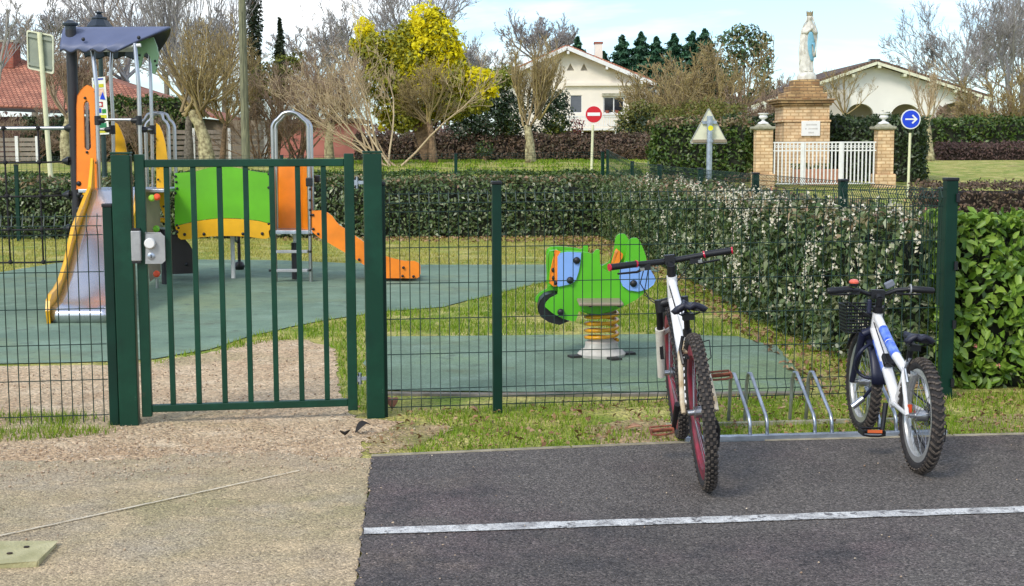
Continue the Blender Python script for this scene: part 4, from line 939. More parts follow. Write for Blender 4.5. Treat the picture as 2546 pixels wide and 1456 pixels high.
def wheel(root, c, Rw, rt, rimcol, tread, spokes=28, rimd=.03, hubm='blackpl', steer=None):
    c = V(c)
    w_ = MB()
    for i in range(spokes):
        a = 2 * math.pi * i / spokes; s = -1 if i % 2 else 1
        w_.tube([c + V((s * .028, .018 * math.cos(a + .8), .018 * math.sin(a + .8))), c + V((0, (Rw - 2 * rt - rimd + .006) * math.cos(a), (Rw - 2 * rt - rimd + .006) * math.sin(a)))], .0014, 4, cap=False)
    w_.tube([c + V((-.055, 0, 0)), c + V((-.03, 0, 0)), c + V((-.029, 0, 0)), c + V((.029, 0, 0)), c + V((.03, 0, 0)), c + V((.055, 0, 0))], [.012, .014, .026, .026, .014, .012], 10)
    wo = lb(w_, 'wheel', M['steel'], root)
    t = MB(); ring(t, c, Rw - rt, rt, 56, 10)
    o = lb(t, 'tyre', M['tyre'], wo, 1)
    t = MB(); nb = 62 if Rw > .3 else 50
    for i in range(nb):
        for j, b in enumerate((-1.0, -.5, 0, .5, 1.0)):
            a = 2 * math.pi * (i + (.5 if j % 2 else 0)) / nb
            if tread == 'chev': a += abs(b) * .06
            q = Rw - rt + (rt + .002) * math.cos(b * 1.0); x = (rt + .002) * math.sin(b * 1.0)
            m3 = Matrix.Rotation(a, 3, 'X') @ Matrix.Rotation(b * 1.0, 3, 'Y').to_3x3() if 0 else None
            rad = V((math.sin(b), math.cos(b) * math.cos(a), math.cos(b) * math.sin(a))); tan = V((0, -math.sin(a), math.cos(a))); lat = rad.cross(tan)
            if tread == 'chev': tan = (tan + lat * (.7 if b > 0 else -.7 if b < 0 else 0)).normalized(); lat = rad.cross(tan)
            m3 = Matrix((lat, tan, rad)).transposed()
            t.box(c + V((x, q * math.cos(a), q * math.sin(a))), ((.011 if tread != 'chev' else .016) * rt / .027, .012 if tread != 'chev' else .009, .007), m3)
    o2 = lb(t, 'tread', M['tread'], wo)
    t = MB(); rimring(t, c, Rw - 2 * rt + .008, Rw - 2 * rt - rimd, rt * 1.25)
    lb(t, 'rim', rimcol, wo)
    return wo
M['bikewhite'] = mat('bike_white', (232, 230, 228), .3, coat=.4, var=.06, scale=12)
M['dirtwhite'] = mat('bike_dirty_white', (214, 202, 178), .5, c2=(170, 146, 108), scale=16)
M['forkwhite'] = mat('fork_cream', (222, 216, 202), .4, coat=.2, var=.08, scale=14)
M['rimred'] = mat('rim_red', (150, 36, 58), .55, c2=(104, 44, 52), scale=14)
M['anored'] = mat('grip_end_red', (200, 24, 58), .3, coat=.3)
M['saddle'] = mat('saddle_black', (36, 37, 52), .5)
M['pedal'] = mat('rusty_pedal', (156, 84, 58), .7, c2=(92, 60, 44), scale=40)
M['navy'] = mat('navy_frame_blue', (24, 80, 205), .3, coat=.4, c2=(120, 150, 220), scale=26)
M['dknavy'] = mat('dark_navy_plastic', (26, 30, 54), .45)

def saddle(root, y, z, L_, Wd, tilt=0):
    g = []; n = 11
    for i in range(n):
        u = i / (n - 1); yy = y - L_ * .45 + L_ * u
        hw = Wd * .5 * (1 - .80 * min(1, u / .62) ** 1.3) if u < .62 else Wd * .1 * (1 - .35 * ((u - .62) / .38) ** 3)
        if i == 0: hw *= .72
        row = []
        for k in range(9):
            s = -1 + k / 4
            row.append(V((hw * s, yy, z + .012 * (1 - u) ** 2 * 1.5 - .034 * abs(s) ** 2.5 * (1 - .3 * u) - (.014 if abs(s) < .2 and u < .75 else 0))))
        g.append(row)
    mb = MB().sheet(g); o = lb(mb, 'saddle', M['saddle'], root, 60); md = o.modifiers.new('solid', 'SOLIDIFY'); md.thickness = .022; md.offset = -1
    mb = MB()
    for s in (-1, 1): mb.tube([(s * .045, y - L_ * .33, z - .035), (s * .022, y - L_ * .05, z - .055), (s * .022, y + L_ * .15, z - .055), (s * .01, y + L_ * .42, z - .025)], .0035, 6)
    mb.box((0, y - .01, z - .06), (.05, .05, .028)); lb(mb, 'saddle_rails', M['blackpl'], o)
    return o
def pedal(root, c, m, parent):
    c = V(c); mb = MB(); w_, l_ = .052, .085
    for sy in (-1, 1): mb.tube([c + V((-w_, sy * l_ * .42, -.009)), c + V((-w_ * .4, sy * l_ * .55, -.012)), c + V((w_ * .4, sy * l_ * .55, -.012)), c + V((w_, sy * l_ * .42, -.009))], .0055, 6); mb.tube([c + V((-w_, sy * l_ * .42, .011)), c + V((w_, sy * l_ * .42, .011))], .0055, 6)
    for sx in (-1, 1): mb.box(c + V((sx * w_, 0, 0)), (.008, l_, .024))
    mb.tube([c + V((-w_, 0, 0)), c + V((w_, 0, 0))], .010, 8); return lb(mb, 'pedal', m, parent)

def bike1():
    rear = G(1757, 1221); root = thing('mountain_bike', rear + V((0, 0, .013)), 'white mountain bike with red rims leaning left in the rack', 'bicycle')
    root.rotation_euler = (0, R(-5.3), R(-.9)); root.rotation_mode = 'XYZ'
    Rw = .342; wb = 1.07
    RA, FAx = V((0, 0, Rw)), V((0, wb, Rw)); BB = V((0, .43, .30)); ST = V((0, .27, .66)); HT, HB = V((0, .80, .865)), V((0, .835, .735))
    wheel(root, RA, Rw, .0265, M['rimred'], 'knob', 32, .045)
    f = MB()
    f.tube([BB, ST], [.019, .017], 12); f.tube([ST + V((0, .0, -.03)), HT + V((0, .01, -.03))], [.016, .021], 12); f.tube([BB, HB + V((0, 0, .02))], [.027, .025], 12)
    f.tube([HB, HT], .026, 14); f.tube([BB + V((-.036, 0, 0)), BB + V((.036, 0, 0))], .025, 12)
    fr_ = lb(f, 'frame', M['bikewhite'], root)
    dl = MB()
    for sx in (-1, 1):
        for p0, p1, oo in ((BB, HB + V((0, 0, .02)), .0255), (ST + V((0, 0, -.03)), HT + V((0, .01, -.03)), .0195)):
            dl.bar(p0.lerp(p1, .45) + V((sx * oo, 0, .004)), p0.lerp(p1, .9) + V((sx * oo, 0, .004)), .003, .011)
    lb(dl, 'frame_decal', M['blackpl'], fr_)
    s = MB()
    for sx in (-1, 1):
        s.tube([BB + V((sx * .03, -.02, 0)), V((sx * .045, .28, .31)), V((sx * .068, .02, Rw))], [.012, .011, .010], 8)
        s.tube([ST + V((sx * .02, -.005, -.05)), V((sx * .05, .17, .58)), V((sx * .072, .03, Rw + .04)), V((sx * .072, .0, Rw))], [.0135, .0125, .011, .010], 8)
    s.tube([V((-.05, .18, .585)), V((.05, .18, .585))], .012, 8)
    lb(s, 'rear_stays', M['dirtwhite'], fr_)
    p = MB().tube([ST, ST + V((0, -.03, .09))], .0145, 10); p.tube([ST + V((0, 0, -.02)), ST + V((0, -.004, .012))], .021, 10); lb(p, 'seat_post', M['blackpl'], root)
    saddle(root, .19, .80, .27, .18)
    # front end, slightly steered
    fe = MB(); ax = (HT - HB).normalized(); cr = HB - ax * .03
    steer = Matrix.Rotation(R(7), 3, ax); stp = lambda p: HB + steer @ (V(p) - HB)
    w2 = wheel(root, FAx, Rw, .026, M['rimred'], 'knob', 32, .045)
    fk = MB(); fs = MB()
    for sx in (-1, 1):
        top_ = cr + V((sx * .062, .03, .03)); fs.tube([stp(top_), stp(top_.lerp(FAx + V((sx * .062, -.02, 0)), .42))], .017, 10)
        a_, b_ = top_.lerp(FAx + V((sx * .062, -.02, 0)), .36), FAx + V((sx * .062, -.015, -.01)); fk.tube([stp(a_), stp(a_.lerp(b_, .12)), stp(b_)], [.025, .023, .018], 12)
        fs.tube([stp(top_ + V((0, 0, .012))), stp(top_ + V((0, 0, -.05)))], .024, 10)
    fs.tube([stp(cr + V((-.062, .03, .02))), stp(cr + V((0, .01, .03))), stp(cr + V((.062, .03, .02)))], .023, 10)
    arch_ = [stp(V((sx * .062, 0, 0)) + cr.lerp(FAx, .42) + V((0, .03, 0))) for sx in (-1,)] + [stp(cr.lerp(FAx, .33) + V((0, .05, 0)))] + [stp(V((.062, 0, 0)) + cr.lerp(FAx, .42) + V((0, .03, 0)))]
    fk.tube(arch_, .012, 8)
    fo = lb(fk, 'fork', M['forkwhite'], root); lb(fs, 'stanchions', M['blackpl'], fo)
    # decals on the lower legs
    d_ = MB()
    for sx in (-1, 1): q = cr.lerp(FAx, .62) + V((sx * .062, -.022, 0)); d_.box(stp(q), (.018, .012, .09))
    lb(d_, 'fork_decal', M['blackpl'], fo)
    sth = HT + ax * .03; st = MB().tube([HT, HT + ax * .055], .021, 12).tube([HT + ax * .035, HT + ax * .035 + V((0, .055, .03))], .018, 10); st.box(HT + ax * .05 + V((0, .06, .03)), (.05, .045, .045))
    so_ = lb(st, 'stem', M['blackpl'], root)
    hc = HT + ax * .035 + V((0, .06, .035)); hb = MB()
    stb = lambda x, y, z: hc + steer @ V((x, y, z))
    hb.tube([stb(-.31, -.045, .014), stb(-.2, -.03, .012), stb(-.09, -.004, .004), stb(0, 0, 0), stb(.09, -.004, .004), stb(.2, -.03, .012), stb(.31, -.045, .014)], [.011, .012, .0145, .0155, .0145, .012, .011], 10)
    ho = lb(hb, 'handlebar', M['blackpl'], root)
    for sx in (-1, 1):
        g_ = MB().tube([stb(sx * .172, -.026, .011), stb(sx * .30, -.044, .014)], .0165, 12); go = lb(g_, 'grip', M['blackpl'], ho)
        lb(MB().tube([stb(sx * .168, -.025, .011), stb(sx * .175, -.027, .012)], .0188, 12), 'grip_ring', M['anored'], go)
        lb(MB().tube([stb(sx * .304, -.044, .014), stb(sx * .311, -.046, .014)], .0188, 12), 'grip_end', M['anored'], go)
        b_ = MB().tube([stb(sx * .10, .0, .0), stb(sx * .13, .02, -.02), stb(sx * .16, .035, -.035), stb(sx * .26, .03, -.03)], [.011, .009, .006, .005], 8); b_.box(stb(sx * .125, -.005, -.012), (.05, .035, .03)); lb(b_, 'brake_lever', M['blackpl'], ho)
        lb(MB().box(stb(sx * .145, -.03, -.018), (.02, .02, .014)), 'lever_clamp', M['steel'], ho)
    cb = MB()
    cb.tube([stb(-.12, .03, -.01), stb(-.14, .10, -.10), stb(-.10, .10, -.19), stp(cr + V((-.03, .02, -.02)))], .0028, 5)
    cb.tube([stb(.12, .03, -.01), stb(.10, .12, -.07), stb(.03, .08, -.13), HB + V((.02, -.05, -.02)), BB.lerp(HB, .5) + V((.028, 0, .02)), BB + V((.03, .02, .03))], .0028, 5)
    cb.tube([stb(-.10, .03, -.015), stb(-.13, .09, -.16), stb(-.04, .03, -.22), HB.lerp(BB, .3) + V((-.03, 0, 0)), BB.lerp(ST, .3) + V((-.03, 0, 0)), V((-.09, .18, .52)), V((-.08, .10, .42))], .0028, 5)
    cb.tube([V((.02, .26, .60)), V((.09, .22, .62)), V((.085, .16, .55)), V((.04, .16, .52))], .0028, 5)
    lb(cb, 'cables', M['blackpl'], root)
    # drivetrain
    ck = MB(); ring(ck, BB + V((.05, 0, 0)), .078, .006, 40, 6, .6); ring(ck, BB + V((.058, 0, 0)), .06, .005, 40, 6, .6)
    a1_ = V((0, -.09, .135)); 
    ck.tube([BB + V((.058, 0, 0)), BB + V((.078, 0, 0)) + a1_], [.016, .011], 8); ck.tube([BB + V((-.058, 0, 0)), BB + V((-.078, 0, 0)) - a1_], [.016, .011], 8)
    for k in range(4): an = k * math.pi / 2 + .5; ck.bar(BB + V((.052, 0, 0)), BB + V((.052, .078 * math.cos(an), .078 * math.sin(an))), .004, .016)
    co = lb(ck, 'crankset', M['blackpl'], root)
    pedal(root, BB + V((.135, 0, 0)) + a1_, M['pedal'], co); pedal(root, BB + V((-.135, 0, 0)) - a1_, M['pedal'], co)
    dr = MB()
    for k, rr in enumerate((.055, .049, .043, .037, .031)): ring(dr, RA + V((.030 + k * .005, 0, 0)), rr, .003, 28, 5)
    dr.tube([RA + V((.06, .0, -.05)), RA + V((.07, .03, -.09)), RA + V((.065, .035, -.17))], [.014, .016, .010], 8); ring(dr, RA + V((.055, .01, -.085)), .02, .006, 14, 6); ring(dr, RA + V((.055, .035, -.165)), .02, .006, 14, 6)
    lb(dr, 'derailleur', M['blackpl'], root)
    ch = MB()
    for z0, z1_ in ((.075, .05), (-.075, -.19)): ch.bar(BB + V((.052, 0, z0)), RA + V((.045, 0 if z0 > 0 else .035, z1_)), .006, .008)
    lb(ch, 'chain', mat('rusty_chain', (74, 58, 48), .6, metal=.5), root)
    br_ = MB()
    for sx in (-1, 1): br_.tube([V((sx * .045, .11, .54)), V((sx * .05, .15, .60)), V((sx * .035, .14, .66))], .008, 6); br_.box((sx * .028, .085, .575), (.012, .06, .012))
    lb(br_, 'rim_brake', M['blackpl'], root)
    return root
bike1()

def bike2():
    rear = G(2281, 1179); root = thing('child_bike', rear + V((0, 0, .013)), "small white and blue child's mountain bike with black basket in the rack", 'bicycle')
    root.rotation_euler = (0, R(1.6), R(1.5))
    Rw = .262; wb = .93; rimw = mat('rim_silver', (196, 196, 192), .35, metal=.6, var=.1, scale=12)
    RA, FAx = V((0, 0, Rw)), V((0, wb, Rw)); BB = V((0, .35, .255)); ST = V((0, .21, .48)); HT, HB = V((0, .735, .66)), V((0, .765, .55))
    wheel(root, RA, Rw, .027, rimw, 'chev', 24, .026); 
    f = MB(); f.tube([BB, ST], [.018, .016], 12); f.tube([ST + V((0, .01, -.06)), V((0, .45, .49)), HT + V((0, .01, -.03))], [.02, .024, .022], 12); f.tube([BB, HB + V((0, 0, .01))], [.026, .028], 12); f.tube([HB, HT], .026, 12); f.tube([BB + V((-.034, 0, 0)), BB + V((.034, 0, 0))], .024, 12)
    fo = lb(f, 'frame', M['bikewhite'], root)
    p_ = MB(); a_, b_ = ST + V((0, .01, -.06)), HT + V((0, .01, -.03)); c_ = V((0, .45, .49)); p_.tube([c_.lerp(b_, .25), c_.lerp(b_, .62)], [.0252, .0246], 12); p_.tube([BB.lerp(HB, .45), BB.lerp(HB, .86)], [.0288, .0292], 12); p_.tube([c_.lerp(a_, .2), c_.lerp(b_, .22)], [.0252, .0254], 12); lb(p_, 'blue_flash', M['navy'], fo)
    s = MB()
    for sx in (-1, 1):
        s.tube([BB + V((sx * .028, -.02, 0)), V((sx * .04, .24, .262)), V((sx * .06, .01, Rw))], [.012, .011, .010], 8); s.tube([ST + V((sx * .018, 0, -.03)), V((sx * .045, .14, .42)), V((sx * .062, 0, Rw))], [.011, .0105, .009], 8)
    s.tube([V((-.045, .145, .425)), V((.045, .145, .425))], .010, 8)
    lb(s, 'rear_stays', M['bikewhite'], fo)
    p = MB().tube([ST + V((0, 0, -.02)), ST + V((0, -.025, .09))], .0145, 10); lb(p, 'seat_post', M['blackpl'], root)
    saddle(root, .155, .615, .24, .165)
    ax = (HT - HB).normalized(); cr = HB - ax * .03; steer = Matrix.Rotation(R(4), 3, ax); stp = lambda q: HB + steer @ (V(q) - HB)
    wheel(root, FAx, Rw, .026, rimw, 'chev', 24, .026)
    fk = MB()
    for sx in (-1, 1):
        t_ = cr + V((sx * .056, .02, .01)); fk.tube([stp(t_), stp(t_.lerp(FAx + V((sx * .058, -.01, 0)), .45)), stp(FAx + V((sx * .058, -.005, 0)))], [.02, .02, .014], 10)
    fk.tube([stp(cr + V((-.056, .02, .01))), stp(cr + V((0, .01, .04))), stp(cr + V((.056, .02, .01)))], .02, 10); lb(fk, 'fork', M['dknavy'], root)
    mg = MB(); g = []
    for i in range(13):
        a = R(30 + i * 12); g.append([FAx + V((x, (Rw + .016 - abs(x) * .25) * math.cos(a), (Rw + .016 - abs(x) * .25) * math.sin(a))) for x in (-.036, -.02, 0, .02, .036)])
    o = lb(MB().sheet(g), 'mudguard', M['dknavy'], root, 60); md = o.modifiers.new('s', 'SOLIDIFY'); md.thickness = .003
    st = MB().tube([HT, HT + ax * .07], .017, 10).tube([HT + ax * .06, HT + ax * .06 + V((0, .045, .02))], .018, 10); st.tube([HT + V((0, 0, -.01)), HT + ax * .02], .027, 12); st.box(HT + ax * .06 + V((0, .05, .022)), (.07, .04, .045)); lb(st, 'stem', M['blackpl'], root)
    hc = HT + ax * .06 + V((0, .05, .022)); stb = lambda x, y, z: hc + steer @ V((x, y, z))
    hb = MB().tube([stb(-.275, -.05, .02), stb(-.17, -.035, .028), stb(-.10, -.005, .02), stb(-.045, 0, 0), stb(.045, 0, 0), stb(.10, -.005, .02), stb(.17, -.035, .028), stb(.275, -.05, .02)], .0115, 10); ho = lb(hb, 'handlebar', M['blackpl'], root)
    for sx in (-1, 1):
        go = lb(MB().tube([stb(sx * .15, -.03, .027), stb(sx * .165, -.035, .028), stb(sx * .27, -.05, .021), stb(sx * .28, -.052, .02)], [.014, .0175, .0175, .012], 12), 'grip', M['blackpl'], ho)
        b_ = MB().tube([stb(sx * .10, .0, .012), stb(sx * .14, .03, -.005), stb(sx * .24, .02, -.005)], [.010, .006, .005], 8); b_.box(stb(sx * .115, 0, .014), (.04, .03, .03)); lb(b_, 'brake_lever', M['blackpl'], ho)
    lb(MB().tube([stb(.158, -.034, .028), stb(.164, -.035, .028)], .026, 16), 'shifter_ring', M['grey'], ho)
    be = lb(MB().lathe([(0, 0), (.018, 0), (.022, .008), (.022, .016), (0, .016)], stb(-.13, -.02, .042), 14), 'bell_base', M['blackpl'], ho)
    lb(MB().lathe([(.024, .0), (.025, .008), (.018, .018), (0, .022)], stb(-.13, -.02, .058), 16), 'bell', mat('bell_orange', (240, 110, 84), .35, coat=.3), be)
    lb(MB().box(stb(.062, -.005, .05), (.05, .025, .034), Matrix.Rotation(R(-28), 3, 'Y')), 'handlebar_lamp', mat('lamp_grey', (112, 116, 124), .4), ho, 0, .006)
    lb(MB().box(stb(-.05, -.03, -.06), (.022, .02, .075)), 'light_mount', M['dknavy'], ho, 0, .008)
    # basket of black wire mesh
    bk = MB(); c0_ = stp(V((-.03, .90, .60))); wx, wy, hz = .10, .07, .14
    lvls = [(-hz / 2, .86), (-hz / 4, .9), (0, .94), (hz / 4, .97), (hz / 2, 1.0)]
    lvls += [(-hz * .375, .88), (-hz * .125, .92), (hz * .125, .955), (hz * .375, .985)]
    for z, k in lvls: bk.tube([c0_ + V((sx * wx * k, sy * wy * k, z)) for sx, sy in ((-1, -1), (1, -1), (1, 1), (-1, 1))], .0045, 5, closed=True)
    for i in range(8):
        for sy in (-1, 1): x = -1 + 2 * i / 7; bk.tube([c0_ + V((x * wx * .86, sy * wy * .86, -hz / 2)), c0_ + V((x * wx, sy * wy, hz / 2))], .0035, 4)
    for i in range(1, 5):
        for sx in (-1, 1): y = -1 + 2 * i / 5; bk.tube([c0_ + V((sx * wx * .86, y * wy * .86, -hz / 2)), c0_ + V((sx * wx, y * wy, hz / 2))], .0035, 4)
    for i in range(6): x = -1 + 2 * i / 5; bk.tube([c0_ + V((x * wx * .86, -wy * .86, -hz / 2)), c0_ + V((x * wx * .86, wy * .86, -hz / 2))], .0035, 4)
    bk.bar(c0_ + V((0, -wy, .03)), HT + V((0, .02, -.03)), .03, .02); lb(bk, 'basket', M['blackpl'], root)
    ck = MB(); ring(ck, BB + V((.05, 0, 0)), .07, .006, 36, 6, .6); a1_ = V((0, .02, .14))
    ck.tube([BB + V((.055, 0, 0)), BB + V((.07, 0, 0)) + a1_], [.014, .010], 8); ck.tube([BB + V((-.055, 0, 0)), BB + V((-.072, 0, 0)) - a1_], [.014, .010], 8)
    for k in range(4): an = k * math.pi / 2 + .5; ck.bar(BB + V((.05, 0, 0)), BB + V((.05, .07 * math.cos(an), .07 * math.sin(an))), .004, .014)
    co = lb(ck, 'crankset', M['blackpl'], root); pedal(root, BB + V((.12, 0, 0)) + a1_, M['blackpl'], co); pl = pedal(root, BB + V((-.122, 0, 0)) - a1_, M['blackpl'], co)
    lb(MB().box(BB + V((-.122, -.05, .012)) - a1_, (.07, .006, .014)), 'reflector', mat('reflector_orange', (226, 110, 60), .3), pl)
    dr = MB()
    for k, rr in enumerate((.048, .042, .036, .03)): ring(dr, RA + V((.03 + k * .005, 0, 0)), rr, .003, 24, 5)
    dr.tube([RA + V((.058, 0, -.04)), RA + V((.068, .02, -.08)), RA + V((.06, .03, -.15))], [.012, .014, .009], 8); dr.tube([RA + V((.07, .0, .0)), RA + V((.1, -.06, -.03)), RA + V((.1, -.05, -.11)), RA + V((.07, .0, -.09))], .003, 5)
    lb(dr, 'derailleur', M['blackpl'], root)
    lb(MB().bar(BB + V((.05, 0, .07)), RA + V((.045, 0, .045)), .006, .008).bar(BB + V((.05, 0, -.07)), RA + V((.045, .03, -.16)), .006, .008), 'chain', M['blackpl'], root)
    br_ = MB()
    for sx in (-1, 1): br_.tube([V((sx * .04, .09, .40)), V((sx * .045, .12, .46)), V((sx * .03, .10, .51))], .007, 6); br_.box((sx * .026, .05, .45), (.012, .06, .012))
    lb(br_, 'rim_brake', M['galv'], root)
    bp = BB.lerp(HB, .45); lb(MB().box(bp + V((0, -.02, .05)), (.06, .03, .07), Matrix.Rotation(R(-50), 3, 'X')), 'bottle_clip', M['blackpl'], root, 0, .006)
    lb(MB().box(RA + V((-.045, .03, .02)), (.02, .02, .05)), 'spoke_reflector', mat('reflector_red', (220, 84, 40), .3), root)
    cb = MB()
    cb.tube([stb(-.11, .03, .01), stb(-.10, .10, -.06), stb(-.04, .06, -.14), HB + V((-.03, .03, -.02)), stp(FAx + V((-.05, .0, .2)))], .0028, 5)
    cb.tube([stb(.11, .03, .01), stb(.07, .09, -.08), HB + V((.035, -.03, 0)), BB.lerp(HB, .5) + V((.032, 0, 0)), BB + V((.03, 0, .03))], .0028, 5)
    cb.tube([stb(-.11, .02, .01), stb(-.16, .06, -.03), stb(-.02, .0, -.12), HB + V((-.02, -.06, .03)), V((-.03, .45, .44)), V((-.03, .2, .42)), V((-.04, .1, .5))], .0028, 5)
    lb(cb, 'cables', M['blackpl'], root)
    # cable lock looped through the front wheel: a thing of its own
    lk = thing('cable_lock', root.location + V((-.06, .70, .30)), 'black coiled cable lock with silver barrel hanging by the front wheel of the small bike', 'bicycle lock')
    c = root.location + V((-.055, .72, .42)); m = MB()
    m.tube([c + V((.05 + .095 * math.cos(a) * .7 - .04, .03 * math.sin(2 * a), .085 * math.sin(a) - .02)) for a in np.linspace(.3, 6.1, 22)], .009, 8)
    e_ = c + V((.085, 0, -.05)); m.tube([e_, e_ + V((-.02, 0, -.06)), e_ + V((-.10, 0, -.16))], .009, 8); m.build('cable', M['dknavy'], lk, 1)
    b0 = e_ + V((-.10, 0, -.16)); MB().tube([b0 + V((-.0, 0, 0)), b0 + V((-.055, 0, -.045))], .016, 12).build('lock_barrel', M['steel'], lk, 40)
    return root
bike2()
# ------------------------------------------------------------------ signs and poles
def pole(name, px0, py0, px1, py1, d, r, m, parent, zb=None):
    a, b = W(px0, py0, d), W(px1, py1, d); t = (tz(d) - .05 - b.z) / (a.z - b.z); g = b + (a - b) * t
    return MB().tube([g, a], r, 12).build(name, M[m], parent, 40)
def disc(name, c, r, th, m, parent, n=40, y0=0):
    return MB().lathe([(0, 0), (r - .004, 0), (r, .004), (r, th), (0, th)], c + V((0, y0, 0)), n, Matrix(((1, 0, 0), (0, 0, -1), (0, 1, 0)))).build(name, M[m], parent, 40)
def flatp(name, pts, y, th, m, parent): return MB().prism([V((x, y, z)) for x, z in pts], YV * -th).build(name, M[m], parent)
d = 32.0; c = W(2263, 296, d); S = thing('road_sign', GD(2260, d), 'round blue road sign with a white arrow pointing right', 'road sign')
pole('post', 2263, 330, 2257, 490, d, .03, 'creampost', S); k = d / F
disc('sign_plate', c + V((0, -.03, 0)), 24.3 * k, .02, 'white', S); disc('sign_face', c + V((0, -.052, 0)), 21.5 * k, .004, 'blue', S)
x0, z0 = c.x, c.z; u = k
flatp('arrow', [(x0 - 14 * u, z0 + 1.8 * u), (x0 + 9 * u, z0 + 1.8 * u), (x0 + 2 * u, z0 + 8.8 * u), (x0 + 5 * u, z0 + 11.4 * u), (x0 + 16.5 * u, z0), (x0 + 5 * u, z0 - 11.4 * u), (x0 + 2 * u, z0 - 8.8 * u), (x0 + 9 * u, z0 - 1.8 * u), (x0 - 14 * u, z0 - 1.8 * u)], c.y - .058, .004, 'white', S)
d = 34.0; c = W(1476, 284, d); k = d / F; S = thing('road_sign', GD(1471, d), 'round red no entry sign with a white bar on a cream post', 'road sign')
pole('post', 1474, 310, 1470, 440, d, .032, 'creampost', S)
M['white2'] = mat('sign_white', (236, 236, 232), .4, var=.02)
disc('sign_rim', c + V((0, -.03, 0)), 20.6 * k, .02, 'white2', S); disc('sign_face', c + V((0, -.052, 0)), 20 * k, .004, 'red', S)
flatp('bar', [(c.x - 15.5 * k, c.z - 3.6 * k), (c.x + 15.5 * k, c.z - 3.6 * k), (c.x + 15.5 * k, c.z + 4.4 * k), (c.x - 15.5 * k, c.z + 4.4 * k)], c.y - .058, .004, 'white2', S)
d = 24.0; S = thing('road_sign', GD(1763, d), 'triangular road sign seen from behind on a thick grey post with a yellow sticker', 'road sign')
k = d / F; pole('post', 1765, 288, 1762, 470, d, .05, 'galv', S)
def rtri(pts, r, n=5):
    out = []
    for i in range(3):
        a, b, c_ = V(pts[i - 1]), V(pts[i]), V(pts[(i + 1) % 3]); p = b + (a - b).normalized() * r; q = b + (c_ - b).normalized() * r
        out += [tuple(p.lerp(b, t / n).lerp(b.lerp(q, t / n), t / n)) for t in range(n + 1)]
    return out
tp = [W(1764, 266, d), W(1812, 357, d), W(1715, 357, d)]
MB().prism([V((x, d + .075, z)) for x, z in rtri([(p.x, p.z) for p in tp], .05)], YV * .02).build('sign_plate', M['cream'], S)
ri = rtri([(p.x, p.z) for p in tp], .05); cxm, czm = (sum(p.x for p in tp) / 3, sum(p.z for p in tp) / 3); sc = lambda l, s: [(cxm + (x - cxm) * s, czm + (z - czm) * s) for x, z in l]
MB().prism([V((x, d + .065, z)) for x, z in ri], YV * .012, [[V((x, d + .065, z)) for x, z in sc(ri, .955)]]).build('rim', M['grey'], S)
for py, w_ in ((304, 22), (350, 52)):
    c = W(1764, py, d + .05); MB().box(c, (w_ * 2 * k * .82, .03, .05)).build('bracket', M['tan' if py > 320 else 'galv'], S)
    cc = W(1765, py, d); MB().tube([cc + V((0, 0, -.02)), cc + V((0, 0, .02))], .062, 14).build('clamp', M['galv'], S, 40)
M['lemon'] = mat('sticker_lemon', (246, 236, 24), .5); disc('sticker', W(1765.5, 318, d) + V((0, -.054, 0)), .045, .004, 'lemon', S) 
d = 26.0; S = thing('road_sign', GD(122, d), 'rectangular road sign seen from behind on a leaning cream post, left of the tower', 'road sign')
pole('post', 98, 80, 126, 440, d, .045, 'creampost', S)
q = [W(64, 73, d), W(131, 86, d), W(132, 184, d), W(67, 170, d)]
def rquad(pts, r, n=4):
    out = []; m = len(pts)
    for i in range(m):
        a, b, c_ = V(pts[i - 1]), V(pts[i]), V(pts[(i + 1) % m]); p = b + (a - b).normalized() * r; q_ = b + (c_ - b).normalized() * r
        out += [p.lerp(b, t / n).lerp(b.lerp(q_, t / n), t / n) for t in range(n + 1)]
    return out
qq = [p + V((0, .06, 0)) for p in q]; cen = sum(qq, V((0, 0, 0))) / 4
MB().prism(rquad(qq, .05), YV * .015).build('sign_plate', M['signgrey'], S)
MB().prism([p - YV * .03 for p in rquad(qq, .05)], YV * .028, [[cen + (p - cen) * .92 - YV * .03 for p in rquad(qq, .05)]]).build('rim', M['cream'], S)
for t in (.14, .86):
    a_, b_ = qq[0].lerp(qq[3], t), qq[1].lerp(qq[2], t); MB().bar(a_.lerp(b_, .05) - YV * .02, a_.lerp(b_, .95) - YV * .02, .03, .05).build('bracket', M['signgrey'], S)
# street lamp and poster
d = 28.0; g = GD(258, d); S = thing('street_lamp', g, 'dark green street lamp with a lantern head behind the tower canopy', 'street lamp'); k = d / F
tpz = W(250, 80, d).z; gx = W(252, 200, d).x
MB().tube([g, V((gx, d, tpz - .25))], [.055, .042], 12).build('post', M['lampgreen'], S, 40)
MB().lathe([(.12, 0), (.13, .1), (.09, .25), (.07, .5), (.095, .53), (.095, .58), (.065, .62), (.075, .75), (.055, .8), (0, .8)], g, 14).build('base_casting', M['lampgreen'], S, 40)
lz = lambda py: W(248, py, d).z
MB().lathe([(0, lz(68)), (.28, lz(68)), (.285, lz(66)), (.26, lz(64)), (.155, lz(48)), (.165, lz(46)), (.16, lz(43)), (.075, lz(41)), (.07, lz(38)), (.05, lz(34)), (.045, lz(33)), (.085, lz(31)), (.075, lz(29)), (.02, lz(28)), (0, lz(27))], (gx, d, 0), 8).build('lantern_hood', M['lampblack'], S)
ln_ = MB()
for a in range(8): t = a * math.pi / 4; ln_.tube([(gx + .25 * math.cos(t), d + .25 * math.sin(t), lz(68)), (gx + .13 * math.cos(t), d + .13 * math.sin(t), lz(118))], .012, 5)
ln_.lathe([(0, lz(122)), (.14, lz(122)), (.15, lz(117)), (0, lz(117))], (gx, d, 0), 8); ln_.build('lantern_frame', M['lampblack'], S)
